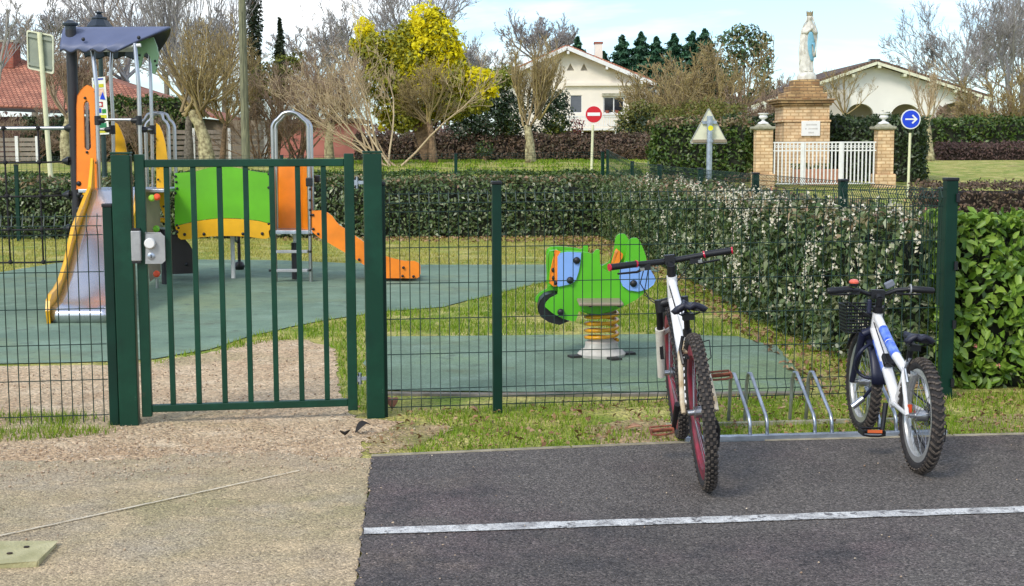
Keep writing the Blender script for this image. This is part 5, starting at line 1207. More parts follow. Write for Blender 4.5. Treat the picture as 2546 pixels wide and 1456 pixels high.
MB().lathe([(.12, lz(117)), (.235, lz(69)), (0, lz(69))], (gx, d, 0), 8).build('lantern_glass', mat('lantern_glass', (190, 200, 200), .15, spec=.6), S)
S = thing('poster', W(248, 262, d - .06), 'bright yellow and white poster board strapped to the lamp post behind the orange panel', 'poster')
pp = [W(228, 193, d - .08), W(261, 190, d - .08), W(271.5, 333, d - .08), W(238, 335, d - .08)]
MB().prism(pp, YV * .012).build('board', mat('poster_white', (238, 238, 224), .5, var=.03), S)
def pq(u0, u1, v0, v1): 
    f = lambda u, v: pp[0].lerp(pp[1], u).lerp(pp[3].lerp(pp[2], u), v) - YV * .003
    return [f(u0, v0), f(u1, v0), f(u1, v1), f(u0, v1)]
for i, (c_, uv) in enumerate([((240, 232, 20), (.1, .85, .12, .18)), ((244, 206, 180), (.1, .85, .2, .33)), ((200, 60, 60), (.25, .7, .43, .52)), ((30, 70, 190), (.1, .55, .54, .62)), ((40, 150, 60), (.6, .9, .56, .63)), ((236, 228, 30), (.06, .9, .66, .73)), ((30, 140, 90), (.15, .85, .80, .88)), ((236, 228, 30), (.06, .9, .92, .97)), ((60, 80, 190), (.1, .85, .02, .05))]):
    MB().prism(pq(*uv), YV * -.003).build('printed_patch', mat('poster_ink_%d' % i, c_, .5, var=.2, scale=20), S)
f = lambda u, v: pp[0].lerp(pp[1], u).lerp(pp[3].lerp(pp[2], u), v) - YV * .007
MB().prism([f(.75, .26), f(.92, .40), f(.5, .38)], YV * -.003).build('printed_patch', M['blue'], S)
MB().ball(f(.5, .48), .035, 10, (1, .15, 1)).build('printed_patch', M['white'], S, 1)
# utility pole
d = 46; S = thing('utility_pole', GD(609, d), 'tall weathered utility pole between the bare trees and the cypress', 'pole')
a_, b_ = W(600, -60, d), W(611, 385, d); MB().tube([b_ + (b_ - a_) * .08, b_, a_], [.145, .14, .115], 12).build('pole_shaft', M['wood'], S, 40)
MB().tube([b_ + V((.0, -.14, .9)), a_.lerp(b_, .2) + V((0, -.13, 0))], .018, 6).build('cable_duct', M['wood'], S)

# ------------------------------------------------------------------ shrine
def lathe_px(prof, cx, d, n=20):        # prof: (half width px, py)
    k = d / F; x = W(cx, 300, d).x
    return MB().lathe([(w_ * k, W(cx, py, d).z) for w_, py in prof], (x, d, 0), n)
def blockpx(mb, x0, x1, y0, y1, d, depth, flare=0):
    a_, b_ = W(x0, y1, d), W(x1, y0, d); return mb.box(((a_.x + b_.x) / 2, d + depth / 2, (a_.z + b_.z) / 2), (b_.x - a_.x, depth, b_.z - a_.z))
for xa, xb, lab, ulab in ((1880, 1923, 'sand brick gate pillar at the left end of the white shrine railing', 'white stone urn on the left brick pillar of the shrine'), (2182, 2224, 'sand brick gate pillar at the right end of the white shrine railing, by the blue sign', 'white stone urn on the right brick pillar of the shrine')):
    d = 35.0; cx = (xa + xb) / 2; P_ = thing('gate_pillar', GD(cx, d), lab, 'pillar'); g = GD(cx, d)
    m = MB(); blockpx(m, xa, xb, 322, 432, d, .44).build('shaft', M['brick'], P_, bevel=.012)
    m = MB(); blockpx(m, xa - 5, xb + 5, 432, 470, d - .05, .54).build('plinth', M['brick'], P_, bevel=.03)
    m = MB(); blockpx(m, xa - 6, xb + 6, 313.5, 320, d - .06, .56); blockpx(m, xa - 3, xb + 3, 320, 322.3, d - .03, .5); m.build('cap_slab', M['conc'], P_, bevel=.012)
    m = MB(); xx = W(cx, 300, d).x; z0 = W(cx, 313.5, d).z; m.lathe([(0, z0), (.27, z0), (.2, z0 + .05), (.17, z0 + .07), (0, z0 + .07)], (xx, d + .22, 0), 4, Matrix.Rotation(R(45), 3, 'Z')); m.build('cap_pyramid', M['conc'], P_)
    U = thing('stone_urn', V((xx, d + .22, z0 + .07)), ulab, 'urn')
    kk = d / F; zz = lambda py: z0 + .07 + (307 - py) * kk
    MB().lathe([(0, zz(307)), (14 * kk, zz(307)), (12 * kk, zz(304)), (6 * kk, zz(301.5)), (3.6 * kk, zz(299)), (3.4 * kk, zz(297)), (6 * kk, zz(295.5)), (10.5 * kk, zz(293)), (11.2 * kk, zz(290)), (9.2 * kk, zz(287)), (8.4 * kk, zz(285)), (13 * kk, zz(283.5)), (13.5 * kk, zz(281.5)), (11.5 * kk, zz(281)), (7 * kk, zz(285)), (0, zz(286))], (xx, d + .22, 0), 20).build('urn_body', M['white'], U, 40)
# railing
d = 34.95; T = thing('shrine_railing', GD(2050, d), 'white iron railing with a small gate between the brick pillars', 'railing'); k = d / F
def hb(py, x0, x1, th, name='rail'):
    a_, b_ = W(x0, py, d), W(x1, py, d); z = (a_.z + b_.z) / 2
    return MB().box(((a_.x + b_.x) / 2, d + .1, z), (b_.x - a_.x, .03, th)).build(name, M['white'], T)
for py, th in ((353.5, .035), (374, .03), (456, .03)): hb(py, 1922, 2181, th)
for px in (1998, 2095): 
    a_ = W(px, 353, d); b_ = W(px, 460, d); MB().box((a_.x, d + .095, (a_.z + b_.z) / 2), (.07, .05, a_.z - b_.z)).build('gate_post', M['white'], T)
n_ = 27
for i in range(n_):
    px = 1928 + (2176 - 1928) * i / (n_ - 1)
    a_ = W(px, 354, d); b_ = W(px, 456, d); MB().box((a_.x, d + .1, (a_.z + b_.z) / 2), (.034, .024, a_.z - b_.z)).build('bar', M['white'], T)
    if i < n_ - 1:
        c = W(px + 4.8, 364, d); ring_ = MB(); ring_.tube([c + V((.028 * math.cos(t), .1, .028 * math.sin(t))) for t in np.linspace(0, 2 * math.pi, 11)[:-1]], .009, 5, closed=True); o = ring_.build('scroll', M['white'], T)
# monument
d = 37.0; MN = thing('monument', GD(2006, d), 'stepped brick monument with a white plaque behind the white railing', 'monument')
m = MB(); blockpx(m, 1947, 2064, 303, 475, d, 1.25).build('pedestal_shaft', M['brick'], MN, bevel=.01)
m = MB(); blockpx(m, 1944, 2067, 297.5, 303, d - .03, 1.31).build('string_course', M['brick'], MN, bevel=.01)
m = MB(); blockpx(m, 1948, 2063, 262, 297.5, d + .01, 1.23).build('pedestal_neck', M['brick'], MN, bevel=.01)
m = MB(); blockpx(m, 1942, 2069, 256, 262, d - .06, 1.37); blockpx(m, 1936, 2074, 249.5, 256, d - .12, 1.49); blockpx(m, 1932, 2079, 244, 249.5, d - .16, 1.57); m.build('cornice', M['brickold'], MN, bevel=.012)
m = MB(); blockpx(m, 1954, 2058, 229, 244, d + .08, 1.1).build('step_course', M['brickold'], MN, bevel=.02)
m = MB(); blockpx(m, 1965, 2048, 213, 229, d + .19, .88).build('step_course', M['brickold'], MN, bevel=.02)
m = MB(); blockpx(m, 1974, 2039, 197, 213, d + .28, .70).build('step_course', M['brickold'], MN, bevel=.02)
pl = MB(); blockpx(pl, 1992.5, 2039.5, 300, 337.5, d - .045, .04); plq = pl.build('plaque', mat('plaque_white', (236, 232, 224), .5, var=.03), MN, bevel=.006)
M['engr'] = mat('engraving_grey', (190, 182, 172), .6); r_ = random.Random(4)
def fakeline(x0, x1, py):                # worn, illegible engraved lines
    m = MB(); x = x0
    while x < x1:
        w_ = r_.uniform(1.3, 2.0); h = r_.choice((4.0, 4.0, 3.4)); a_ = W(x, py - h / 2, d - .047); b_ = W(x + w_, py + h / 2, d - .047)
        m.box(((a_.x + b_.x) / 2, d - .046, (a_.z + b_.z) / 2), (abs(b_.x - a_.x) * .62, .004, abs(a_.z - b_.z))); x += w_ + .45
    o = m.build('engraved_line', M['engr'], plq)
fakeline(2004.5, 2030, 309.5); fakeline(2002, 2004.5, 319.5); fakeline(2010, 2033, 319.5); fakeline(2010, 2022.5, 329)
# planter trough behind the railing
d = 36.2; T = thing('planter', GD(2045, d), 'terracotta trough planter with small green plants behind the shrine railing', 'planter')
m = MB(); blockpx(m, 1975, 2085, 420, 472, d, .4).build('trough', M['pink'], T, bevel=.02)
n = 260; P = np.stack([rng.uniform(W(1978, 0, d).x, W(2082, 0, d).x, n), rng.uniform(d + .05, d + .35, n), W(2030, 416, d).z + rng.uniform(-.05, .1, n)], 1); Vv, Q = leafmesh(P, np.tile([0, -.3, 1.0], (n, 1)), .09); npmesh('plants', Vv, Q, M['hedgeS'], T)
MB().box((W(2030, 400, d).x, d + .2, W(2030, 421.5, d).z), (W(2080, 0, d).x - W(1980, 0, d).x, .3, .03)).build('soil', M['soil'], T)

# statue
d = 37.62; ST_ = thing('statue', V((W(2007, 190, d).x, d, W(2007, 197, d).z)), 'white painted statue of a veiled woman praying, with a crown and blue sash', 'statue')
k = d / F; sx = lambda cx: W(1940 + cx * .1332, 100, d).x; sz = lambda cy: W(2005, 12.93 + cy * .1332, d).z
cpx = lambda x: x * .1332 * k
def ringpts(cx, cy, hw, hd, fold=0, ph=0, n=40, nf=11, lean=0):
    out = []
    for j in range(n):
        a = 2 * math.pi * j / n; f_ = 1 + fold * math.sin(nf * a + ph) + fold * .5 * math.sin((nf * 2 - 3) * a + 1)
        out.append(V((sx(cx) + cpx(hw) * math.cos(a) * f_, d + lean + cpx(hd) * math.sin(a) * f_, sz(cy))))
    return out
secs = [(500, 1262, 122, 95, .05), (498, 1235, 126, 98, .07), (492, 1190, 130, 95, .07), (488, 1120, 124, 88, .06), (488, 1020, 128, 84, .05), (492, 940, 140, 84, .045), (500, 850, 150, 84, .04), (510, 740, 150, 84, .035), (517, 640, 151, 84, .03), (524, 560, 152, 86, .025), (530, 510, 150, 88, .02), (532, 460, 142, 86, .015), (534, 415, 126, 78, .01), (536, 380, 106, 68, .01), (538, 350, 86, 60, 0), (540, 325, 68, 54, 0), (540, 300, 56, 52, 0), (541, 275, 52, 53, 0), (541, 240, 53, 55, 0), (541, 205, 52, 54, 0), (541, 180, 46, 48, 0), (541, 165, 30, 32, 0)]
g = [ringpts(cx, cy, hw, hd, fo, cy * .002) for cx, cy, hw, hd, fo in secs]; b = MB(); n = 40
vs = [p for r__ in g for p in r__]; b.add(vs, [(i * n + j, (i + 1) * n + j, (i + 1) * n + (j + 1) % n, i * n + (j + 1) % n) for i in range(len(g) - 1) for j in range(n)] + [tuple(range((len(g) - 1) * n, len(g) * n))])
def tubec(pts, rr, nn=10): b.tube([V((sx(x), d + y, sz(z))) for x, z, y in pts], [cpx(r) for r in rr], nn)
tubec([(432, 440, -.02), (428, 510, -.06), (470, 510, -.115), (545, 450, -.15)], [46, 48, 40, 24])
tubec([(642, 440, -.02), (650, 520, -.06), (615, 515, -.115), (570, 450, -.15)], [40, 44, 36, 24])
body = b.build('robed_body', M['stone'], ST_, 60)
hd_ = MB()
def blade(x0, zt, zb, yo):
    hd_.tube([V((sx(x0), d + yo, sz(zb))), V((sx(x0), d + yo - .01, sz((zb + zt) / 2))), V((sx(x0), d + yo + .005, sz(zt)))], [cpx(15), cpx(14), cpx(5)], 8)
for dx in (-7, 8): blade(560 + dx, 375, 470, -.165)
for i in range(4): hd_.tube([V((sx(548 + i * 8), d - .175, sz(440))), V((sx(552 + i * 5), d - .178, sz(372 + abs(i - 1.5) * 8)))], [cpx(6), cpx(4)], 6)
hd_.build('praying_hands', M['stone'], body, 1)
fc = MB(); fc.ball(V((sx(540), d - cpx(20), sz(238))), cpx(46), 14, (.88, .9, 1.22)); fc.tube([V((sx(541), d - cpx(62), sz(225))), V((sx(541), d - cpx(74), sz(248)))], [cpx(4), cpx(9)], 6)
fc.box((sx(541), d - cpx(60), sz(268)), (cpx(22), cpx(8), cpx(5)))
for s in (-1, 1): fc.ball(V((sx(541 + s * 17), d - cpx(58), sz(228))), cpx(7), 6, (1.3, .6, .6))
fc.build('face', M['stone'], body, 1)
# veil edges
vb = MB()
for s, pts in ((-1, [(488, 205), (478, 280), (430, 350), (396, 470), (378, 620), (372, 740), (364, 850), (372, 1000), (372, 1120)]), (1, [(594, 205), (604, 290), (640, 370), (672, 470), (676, 600), (664, 740), (650, 860), (632, 960)])):
    vb.tube([V((sx(x), d - cpx(30 + 22 * math.sin(i * 1.3)), sz(y))) for i, (x, y) in enumerate(pts)], [cpx(12 + 6 * (i > 2) + 4 * math.sin(i * 2.1)) for i in range(len(pts))], 8)
vb.tube([V((sx(x), d - cpx(86), sz(y))) for x, y in ((440, 560), (436, 700), (432, 860), (440, 905), (458, 870), (462, 700), (466, 580))], cpx(5), 6)
vb.build('veil', M['stone'], body, 1)
def front(x, y):
    for i in range(len(secs) - 1):
        if secs[i][1] >= y >= secs[i + 1][1]:
            t = (secs[i][1] - y) / (secs[i][1] - secs[i + 1][1]); cx, hw, hdp = (secs[i][q] + (secs[i + 1][q] - secs[i][q]) * t for q in (0, 2, 3)); break
    u = max(-.97, min(.97, (x - cx) / hw)); return V((sx(x), d - cpx(hdp) * math.sqrt(1 - u * u) * 1.06 - .012, sz(y)))
sb = MB()
L1 = [((500, 545), (590, 545)), ((492, 620), (612, 620)), ((490, 700), (632, 700)), ((492, 760), (574, 735)), ((500, 840), (572, 820)), ((515, 910), (580, 900)), ((535, 970), (600, 960)), ((555, 1020), (625, 1000)), ((565, 1046), (618, 1044))]
sb.sheet([[front(a[0] + (b_[0] - a[0]) * t, a[1] + (b_[1] - a[1]) * t) for t in np.linspace(0, 1, 7)] for a, b_ in [((528, 500), (566, 500))] + L1])
L2 = [((574, 715), (632, 700)), ((600, 760), (645, 750)), ((615, 830), (652, 820)), ((625, 890), (655, 880)), ((622, 940), (668, 930)), ((600, 985), (668, 970))]
sb.sheet([[front(a[0] + (b_[0] - a[0]) * t, a[1] + (b_[1] - a[1]) * t) - YV * .006 for t in np.linspace(0, 1, 5)] for a, b_ in L2])
sb.build('blue_sash', M['sash'], body, 60, solid=.012)
cw_ = MB(); 
for i in range(12):
    a = 2 * math.pi * i / 12; a2 = a + .24
    q_ = lambda an, r, y: V((sx(541) + cpx(r) * math.cos(an), d + cpx(r) * math.sin(an), sz(y)))
    cw_.add([q_(a - .24, 54, 190), q_(a + .24, 54, 190), q_(a + .2, 60, 130), q_(a, 64, 96 if i % 2 else 112), q_(a - .2, 60, 130)], [(0, 1, 2, 3, 4)])
cw_.tube([q_(t, 55, 186) for t in np.linspace(0, 2 * math.pi, 20)[:-1]], cpx(6), 6, closed=True)
cw_.build('crown', mat('crown_gilt', (190, 170, 120), .45, metal=.3, c2=(140, 130, 110)), body, solid=.01)
MB().lathe([(0, sz(1385)), (cpx(175), sz(1385)), (cpx(178), sz(1330)), (cpx(165), sz(1290)), (cpx(150), sz(1262)), (cpx(110), sz(1245)), (0, sz(1240))], (sx(503), d, 0), 18).build('statue_base', M['stone'], ST_, 40)
ft = MB()
for x in (455, 480, 540, 565): ft.ball(V((sx(x), d - cpx(96), sz(1232))), cpx(22), 8, (.8, 1.4, .7))
ft.build('robe_hem', M['stone'], body, 1)

# ------------------------------------------------------------------ houses
def wall_open(name, outer, holes, d, th, m, parent):
    q = lambda l: [W(x, y, d) for x, y in l]
    return MB().prism(q(outer), YV * th, [q(h) for h in holes]).build(name, M[m], parent)
def roof_plane(name, eL, eR, d0, d1, th, m, parent):           # slope between two image points, from depth d0 to d1
    a, b = W(*eL, d0), W(*eR, d0); up_ = V((0, 0, th)); o = V((0, d1 - d0, 0))
    L_ = (b - a).length; xax = (b - a).normalized(); zax = xax.cross(YV).normalized()
    if zax.z < 0: zax = -zax
    sv = ORG[parent]; ORG[parent] = V((0, 0, 0)); ob = MB().box((0, 0, 0), (L_, d1 - d0, th)).build(name, M[m], parent); ORG[parent] = sv
    mat4 = Matrix.Translation((a + b) / 2 + o / 2 + zax * th / 2 - ORG.get(parent)) @ Matrix((xax, YV, xax.cross(YV))).transposed().to_4x4()
    ob.matrix_local = mat4; return ob
def window(parent, x0, x1, y0, y1, d, panes=2, name='window', frame='white', glass='glass', fr=.07):
    a_, b_ = W(x0, y1, d), W(x1, y0, d); cx, cz = (a_.x + b_.x) / 2, (a_.z + b_.z) / 2; w_, h = b_.x - a_.x, b_.z - a_.z
    o = [V((a_.x, d, a_.z)), V((b_.x, d, a_.z)), V((b_.x, d, b_.z)), V((a_.x, d, b_.z))]; hs = []
    pw = (w_ - fr * (panes + 1)) / panes
    for i in range(panes):
        l = a_.x + fr + i * (pw + fr); hs.append([V((l, d, a_.z + fr)), V((l + pw, d, a_.z + fr)), V((l + pw, d, b_.z - fr)), V((l, d, b_.z - fr))])
    wo = MB().prism([p + YV * .06 for p in o], YV * .06, [[p + YV * .06 for p in h] for h in hs]).build(name, M[frame], parent)
    for i in range(panes):
        l = a_.x + fr + i * (pw + fr); MB().box((l + pw / 2, d + .1, cz), (pw, .01, h - 2 * fr)).build('pane', M[glass], wo)
    return wo
# cream house in the middle
d = 95.0; H = thing('house', GD(1450, d), 'cream gabled house with red tile roof, chimney and balcony behind the no entry sign', 'house')
op1, op2 = [(1418, 236), (1447, 236), (1447, 280), (1418, 280)], [(1500, 240), (1552, 240), (1552, 281), (1500, 281)]
tri1, tri2 = [(1409, 175), (1418, 157), (1428, 175)], [(1443, 175), (1452, 157), (1461, 175)]
wall_open('front_wall', [(1240, 385), (1240, 196), (1411, 122), (1609, 206), (1609, 385)], [op1, op2, tri1, tri2], d, .3, 'wall', H)
a_, b_ = W(1240, 385, d), W(1609, 206, d)
MB().box((b_.x - .15, d + 6.3, (a_.z + b_.z) / 2), (.3, 12, b_.z - a_.z)).box((a_.x + .15, d + 6.3, (a_.z + b_.z) / 2), (.3, 12, b_.z - a_.z)).build('side_wall', M['wall'], H)
MB().box(((a_.x + b_.x) / 2, d + 1.2, (a_.z + b_.z) / 2), (b_.x - a_.x - .8, .1, b_.z - a_.z)).build('dark_room_sheet', M['soil'], H)  # dark sheet painted as the unlit room behind the front wall
rr_ = roof_plane('roof', (1410, 116), (1633, 207), d - .8, d + 13, .16, 'tiles', H); roof_plane('roof', (1215, 203), (1410, 116), d - .8, d + 13, .16, 'tiles', H)
for e0, e1_ in (((1410, 118), (1632, 210)), ((1216, 207), (1410, 118))): 
    p_, q_ = W(*e0, d - .84), W(*e1_, d - .84); MB().bar(p_, q_, .05, .26).build('fascia', M['white'], H)
for px, py in ((1412, 126), (1508, 164), (1594, 200), (1322, 166)):
    p_ = W(px, py + 5, d - .4); MB().box(p_, (.16, .9, .18)).build('rafter_end', M['white'], H)
m = MB(); blockpx(m, 1479, 1498, 108, 160, d + 3, .8).build('chimney', M['wall'], H); m = MB(); blockpx(m, 1477.5, 1499.5, 103, 108, d + 2.95, .9).build('chimney_cap', M['redbrick'], H)
m = MB(); blockpx(m, 1404, 1590, 205, 213, d - .25, .24).build('shutter_box', M['wall'], H); m = MB(); blockpx(m, 1497, 1556, 231, 239, d - .15, .14).build('shutter_box', M['conc'], H)
window(H, 1418, 1447, 236, 280, d, 1, 'window', 'white', 'shutter', .04); wn = window(H, 1500, 1552, 240, 281, d, 2)
m = MB(); blockpx(m, 1498, 1554, 281, 285, d - .2, .25).build('sill', M['white'], wn)
for t_ in (1, 2): MB().box((W(1420 + 34 * (t_ - 1), 0, d).x, d + .28, W(0, 168, d).z), (.7, .02, .9)).build('vent_back', M['shade'], H)
FP = [(1510, 'small terracotta flower pot on the left of the house window sill'), (1534, 'small terracotta flower pot on the right of the house window sill')]
for px, lab in FP:
    g_ = W(px, 281, d - .1); p_ = thing('flower_pot', g_, lab, 'flower pot'); MB().lathe([(0, .0), (.1, 0), (.14, .2), (.12, .2), (0, .17)], g_, 12).build('pot', M['redbrick'], p_)
m = MB(); blockpx(m, 1385, 1531, 318, 324, d - 1.3, 1.3).build('balcony_slab', M['white'], H)
m = MB(); blockpx(m, 1385, 1531, 287, 290.5, d - 1.28, .1); blockpx(m, 1385, 1531, 311, 314, d - 1.28, .1)
for px in range(1388, 1531, 6): blockpx(m, px, px + 2.6, 290, 312, d - 1.25, .06)
m.build('balustrade', M['white'], H)
for px in (1446, 1528): m = MB(); blockpx(m, px, px + 4, 324, 390, d - 1.2, .12); m.build('balcony_post', M['white'], H)
m = MB(); blockpx(m, 1395, 1590, 326, 384, d - .03, .02).build('basement_dark_plate', M['soil'], H)  # thin dark plate on the wall; the opening's shade is only painted
p_ = W(1632, 214, d - .4); MB().tube([p_, p_ + V((-.3, 0, -.15)), W(1612, 226, d - .1), W(1612, 380, d - .1)], .06, 8).build('drainpipe', M['white'], H)
m = MB(); blockpx(m, 1612, 1640, 222, 262, d + 2, 3).build('porch_wall', M['wall'], H); window(H, 1617, 1631, 220, 258, d + 1.9, 2)
# arcaded white house on the right
d = 78.0; H = thing('house', GD(2250, d), 'long white house with a low gable and three arches, right of the statue', 'house')
def archh(cx, hw, top, spr, bot=470):
    return [(cx - hw, bot), (cx - hw, spr)] + [(cx - hw * math.cos(t), spr - (spr - top) * math.sin(t)) for t in np.linspace(.15, math.pi - .15, 13)] + [(cx + hw, spr), (cx + hw, bot)]
arches = [archh(2139, 33, 257, 284, 398), archh(2252, 37, 258, 290, 398), archh(2374, 47, 255, 296, 398)]
wall_open('front_wall', [(1880, 400), (1880, 262), (2181, 163), (2442, 246), (2442, 400)], arches, d, .35, 'wall2', H)
a_, b_ = W(1880, 400, d), W(2442, 246, d)
MB().box(((a_.x + b_.x) / 2, d + 2.2, (a_.z + W(2181, 165, d).z) / 2 - .9), (b_.x - a_.x - .5, .2, W(2181, 165, d).z - a_.z - 2.2)).build('loggia_wall', M['shade'], H)  # back of the arcade, its shade put into the colour
MB().box((b_.x - .18, d + 6.4, (a_.z + b_.z) / 2), (.35, 12, b_.z - a_.z)).build('side_wall', M['wall2'], H)
roof_plane('roof', (2181, 153), (2468, 244), d - .7, d + 13, .14, 'tiles2', H); roof_plane('roof', (1866, 263), (2181, 153), d - .7, d + 13, .14, 'tiles2', H)
for e0, e1_ in (((2181, 156), (2466, 247)), ((1868, 266), (2181, 156))):
    p_, q_ = W(*e0, d - .74), W(*e1_, d - .74); MB().bar(p_, q_, .05, .16).build('fascia', M['cream'], H)
for px, py in ((2183, 163), (2118, 186), (2246, 184), (2312, 206), (2372, 225), (2430, 243)): p_ = W(px, py + 3, d - .35); MB().box(p_, (.16, .8, .16)).build('rafter_end', M['cream'], H)
m = MB(); blockpx(m, 2168, 2186, 151, 165, d + 1, .4).build('chimney', M['tiles2'], H); m = MB(); blockpx(m, 2165, 2189, 146, 148.5, d + .9, .6); blockpx(m, 2169, 2171, 148, 152, d + 1, .1); blockpx(m, 2182, 2184, 148, 152, d + 1, .1); m.build('chimney_cowl', M['lampblack'], H)
m = MB(); blockpx(m, 2052, 2106, 222, 400, d - .5, .5); m.build('shaded_wall_side', M['shade'], H)  # darker side of the wall as a block, shade put into its colour
# small white wing peeping over the shrine hedge
d = 70; H = thing('outbuilding', GD(1930, d), 'low white outbuilding with a lean-to roof left of the monument', 'house')
wall_open('front_wall', [(1868, 340), (1868, 284), (1952, 252), (2000, 252), (2000, 340)], [], d, 4, 'wall2', H)
roof_plane('roof', (1858, 285), (1990, 238), d - .5, d + 4.5, .1, 'cream', H)
# red tiled house on the left
d = 60.0; H = thing('house', GD(150, d), 'maroon walled house with a big red tiled hip roof behind the climbing tower', 'house')
e0, e1_, r0_, r1_ = W(-260, 246, d), W(486, 287, d), W(-240, 138, d + 5), W(290, 196, d + 5); r00 = W(-200, 132, d + 5); r2 = W(150, 158, d + 5)
ed_ = (e1_ - e0); 
def pl(pts, name, m, th=.12):
    o = MB().prism(pts, V((0, 0, th))); nrm_ = (pts[1] - pts[0]).cross(pts[2] - pts[0]).normalized()
    xax = (pts[1] - pts[0]).normalized(); zax = nrm_ if nrm_.z > 0 else -nrm_; yax = zax.cross(xax); Mx = Matrix((xax, yax, zax)).transposed().to_4x4(); Mx.translation = pts[0]
    inv = Mx.inverted(); o.v = [tuple(inv @ V(p)) for p in o.v]; ORG[H], sv = V((0, 0, 0)), ORG[H]; ob = o.build(name, M[m], H); ORG[H] = sv
    Mx.translation = pts[0] - sv; ob.matrix_local = Mx; return ob
e0 = V((e0.x, d, 1 + 5.0 * 0 + W(100, 262, d).z)); e1_ = V((e1_.x, d, W(486, 287, d).z)); e0.z = e1_.z + .55
top_l, top_r = V((e0.x, d + 5, W(0, 141, d + 5).z)), V((W(170, 160, d + 5).x, d + 5, W(170, 163, d + 5).z))
pl([e0, e1_, top_r, top_l], 'roof', 'tiles'); e2_ = V((e1_.x, d + 10, e1_.z)); pl([e1_, e2_, top_r], 'roof', 'tiles')
MB().box(((e0.x + e1_.x) / 2 - .3, d + 5, (e1_.z + .8) / 2), (e1_.x - e0.x - 1.2, 9, e1_.z - .8)).build('wall', M['wallbr'], H)
MB().bar(e0 + V((0, -.03, -.06)), e1_ + V((0, -.03, -.06)), .12, .14).build('gutter', M['dark'], H)
m = MB(); blockpx(m, -8, 31, 104, 168, d + 4, 1.0).build('chimney', M['redbrick'], H); m = MB(); blockpx(m, -10, 33, 98, 104, d + 3.95, 1.1).build('chimney_cap', M['conc'], H)
d = 62.0; H2 = thing('outbuilding', GD(560, d), 'small brown shed with a sliver of red roof behind the pollarded trunk', 'house')
m = MB(); blockpx(m, 500, 640, 298, 400, d, 3).build('wall', M['tan'], H2); roof_plane('roof', (490, 283), (560, 301), d - .4, d + 3.4, .1, 'tiles', H2)
d = 80.0; H2 = thing('outbuilding', GD(700, d), 'pinkish red rendered house front half hidden behind the bare trees', 'house')
M['pinkwall'] = mat('pink_render', (186, 116, 102), .85, var=.1, scale=1)
m = MB(); blockpx(m, 630, 880, 306, 400, d, 6).build('wall', M['pinkwall'], H2); roof_plane('roof', (620, 308), (890, 302), d - .5, d + 7, .2, 'tiles2', H2)
# grey slatted fences
def slat(label, x0, x1, y0, y1, d, m, n=5):
    S = thing('slat_fence', GD((x0 + x1) / 2, d), label, 'fence')
    mb = MB()
    for i in range(n): a0_ = y0 + (y1 - y0) * i / n; blockpx(mb, x0, x1, a0_, a0_ + (y1 - y0) / n * .8, d, .04)
    mb.build('slat_panel', M[m], S)
    px = x0
    while px <= x1: mb = MB(); blockpx(mb, px - 2.2, px + 2.2, y0 - 4, y1 + 8, d - .06, .08).build('post', M['white'], S); px += (x1 - x0) / 3
M['greywood'] = mat('grey_slats', (150, 138, 124), .85, var=.15, scale=4)
slat('grey slatted fence below the maroon wall at the far left edge', -60, 92, 342, 402, 55, 'greywood'); slat('long grey slatted fence behind the leaning pollarded trunk', 392, 660, 322, 402, 57, 'greywood', 6)
# ------------------------------------------------------------------ trees
def tubes_np(P, Rd, k=3):
    """P (n,m,3) polylines, Rd (n,m) radii -> one bulk mesh"""
    n, m, _ = P.shape; T = np.gradient(P, axis=1); T = T / (np.linalg.norm(T, axis=2, keepdims=True) + 1e-9)
    ref = np.where(np.abs(T[..., 2:3]) > .9, np.array([1.0, 0, 0]), np.array([0, 0, 1.0])); A = np.cross(T, ref); A = A / (np.linalg.norm(A, axis=2, keepdims=True) + 1e-9); B = np.cross(T, A)
    an = np.arange(k) * 2 * np.pi / k
    Vv = P[:, :, None] + (A[:, :, None] * np.cos(an)[:, None] + B[:, :, None] * np.sin(an)[:, None]) * Rd[:, :, None, None]
    idx = np.arange(n * m * k).reshape(n, m, k); a = idx[:, :-1]; b = idx[:, 1:]
    Q = np.stack([a, np.roll(a, -1, 2), np.roll(b, -1, 2), b], -1)
    return Vv.reshape(-1, 3), Q.reshape(-1, 4)
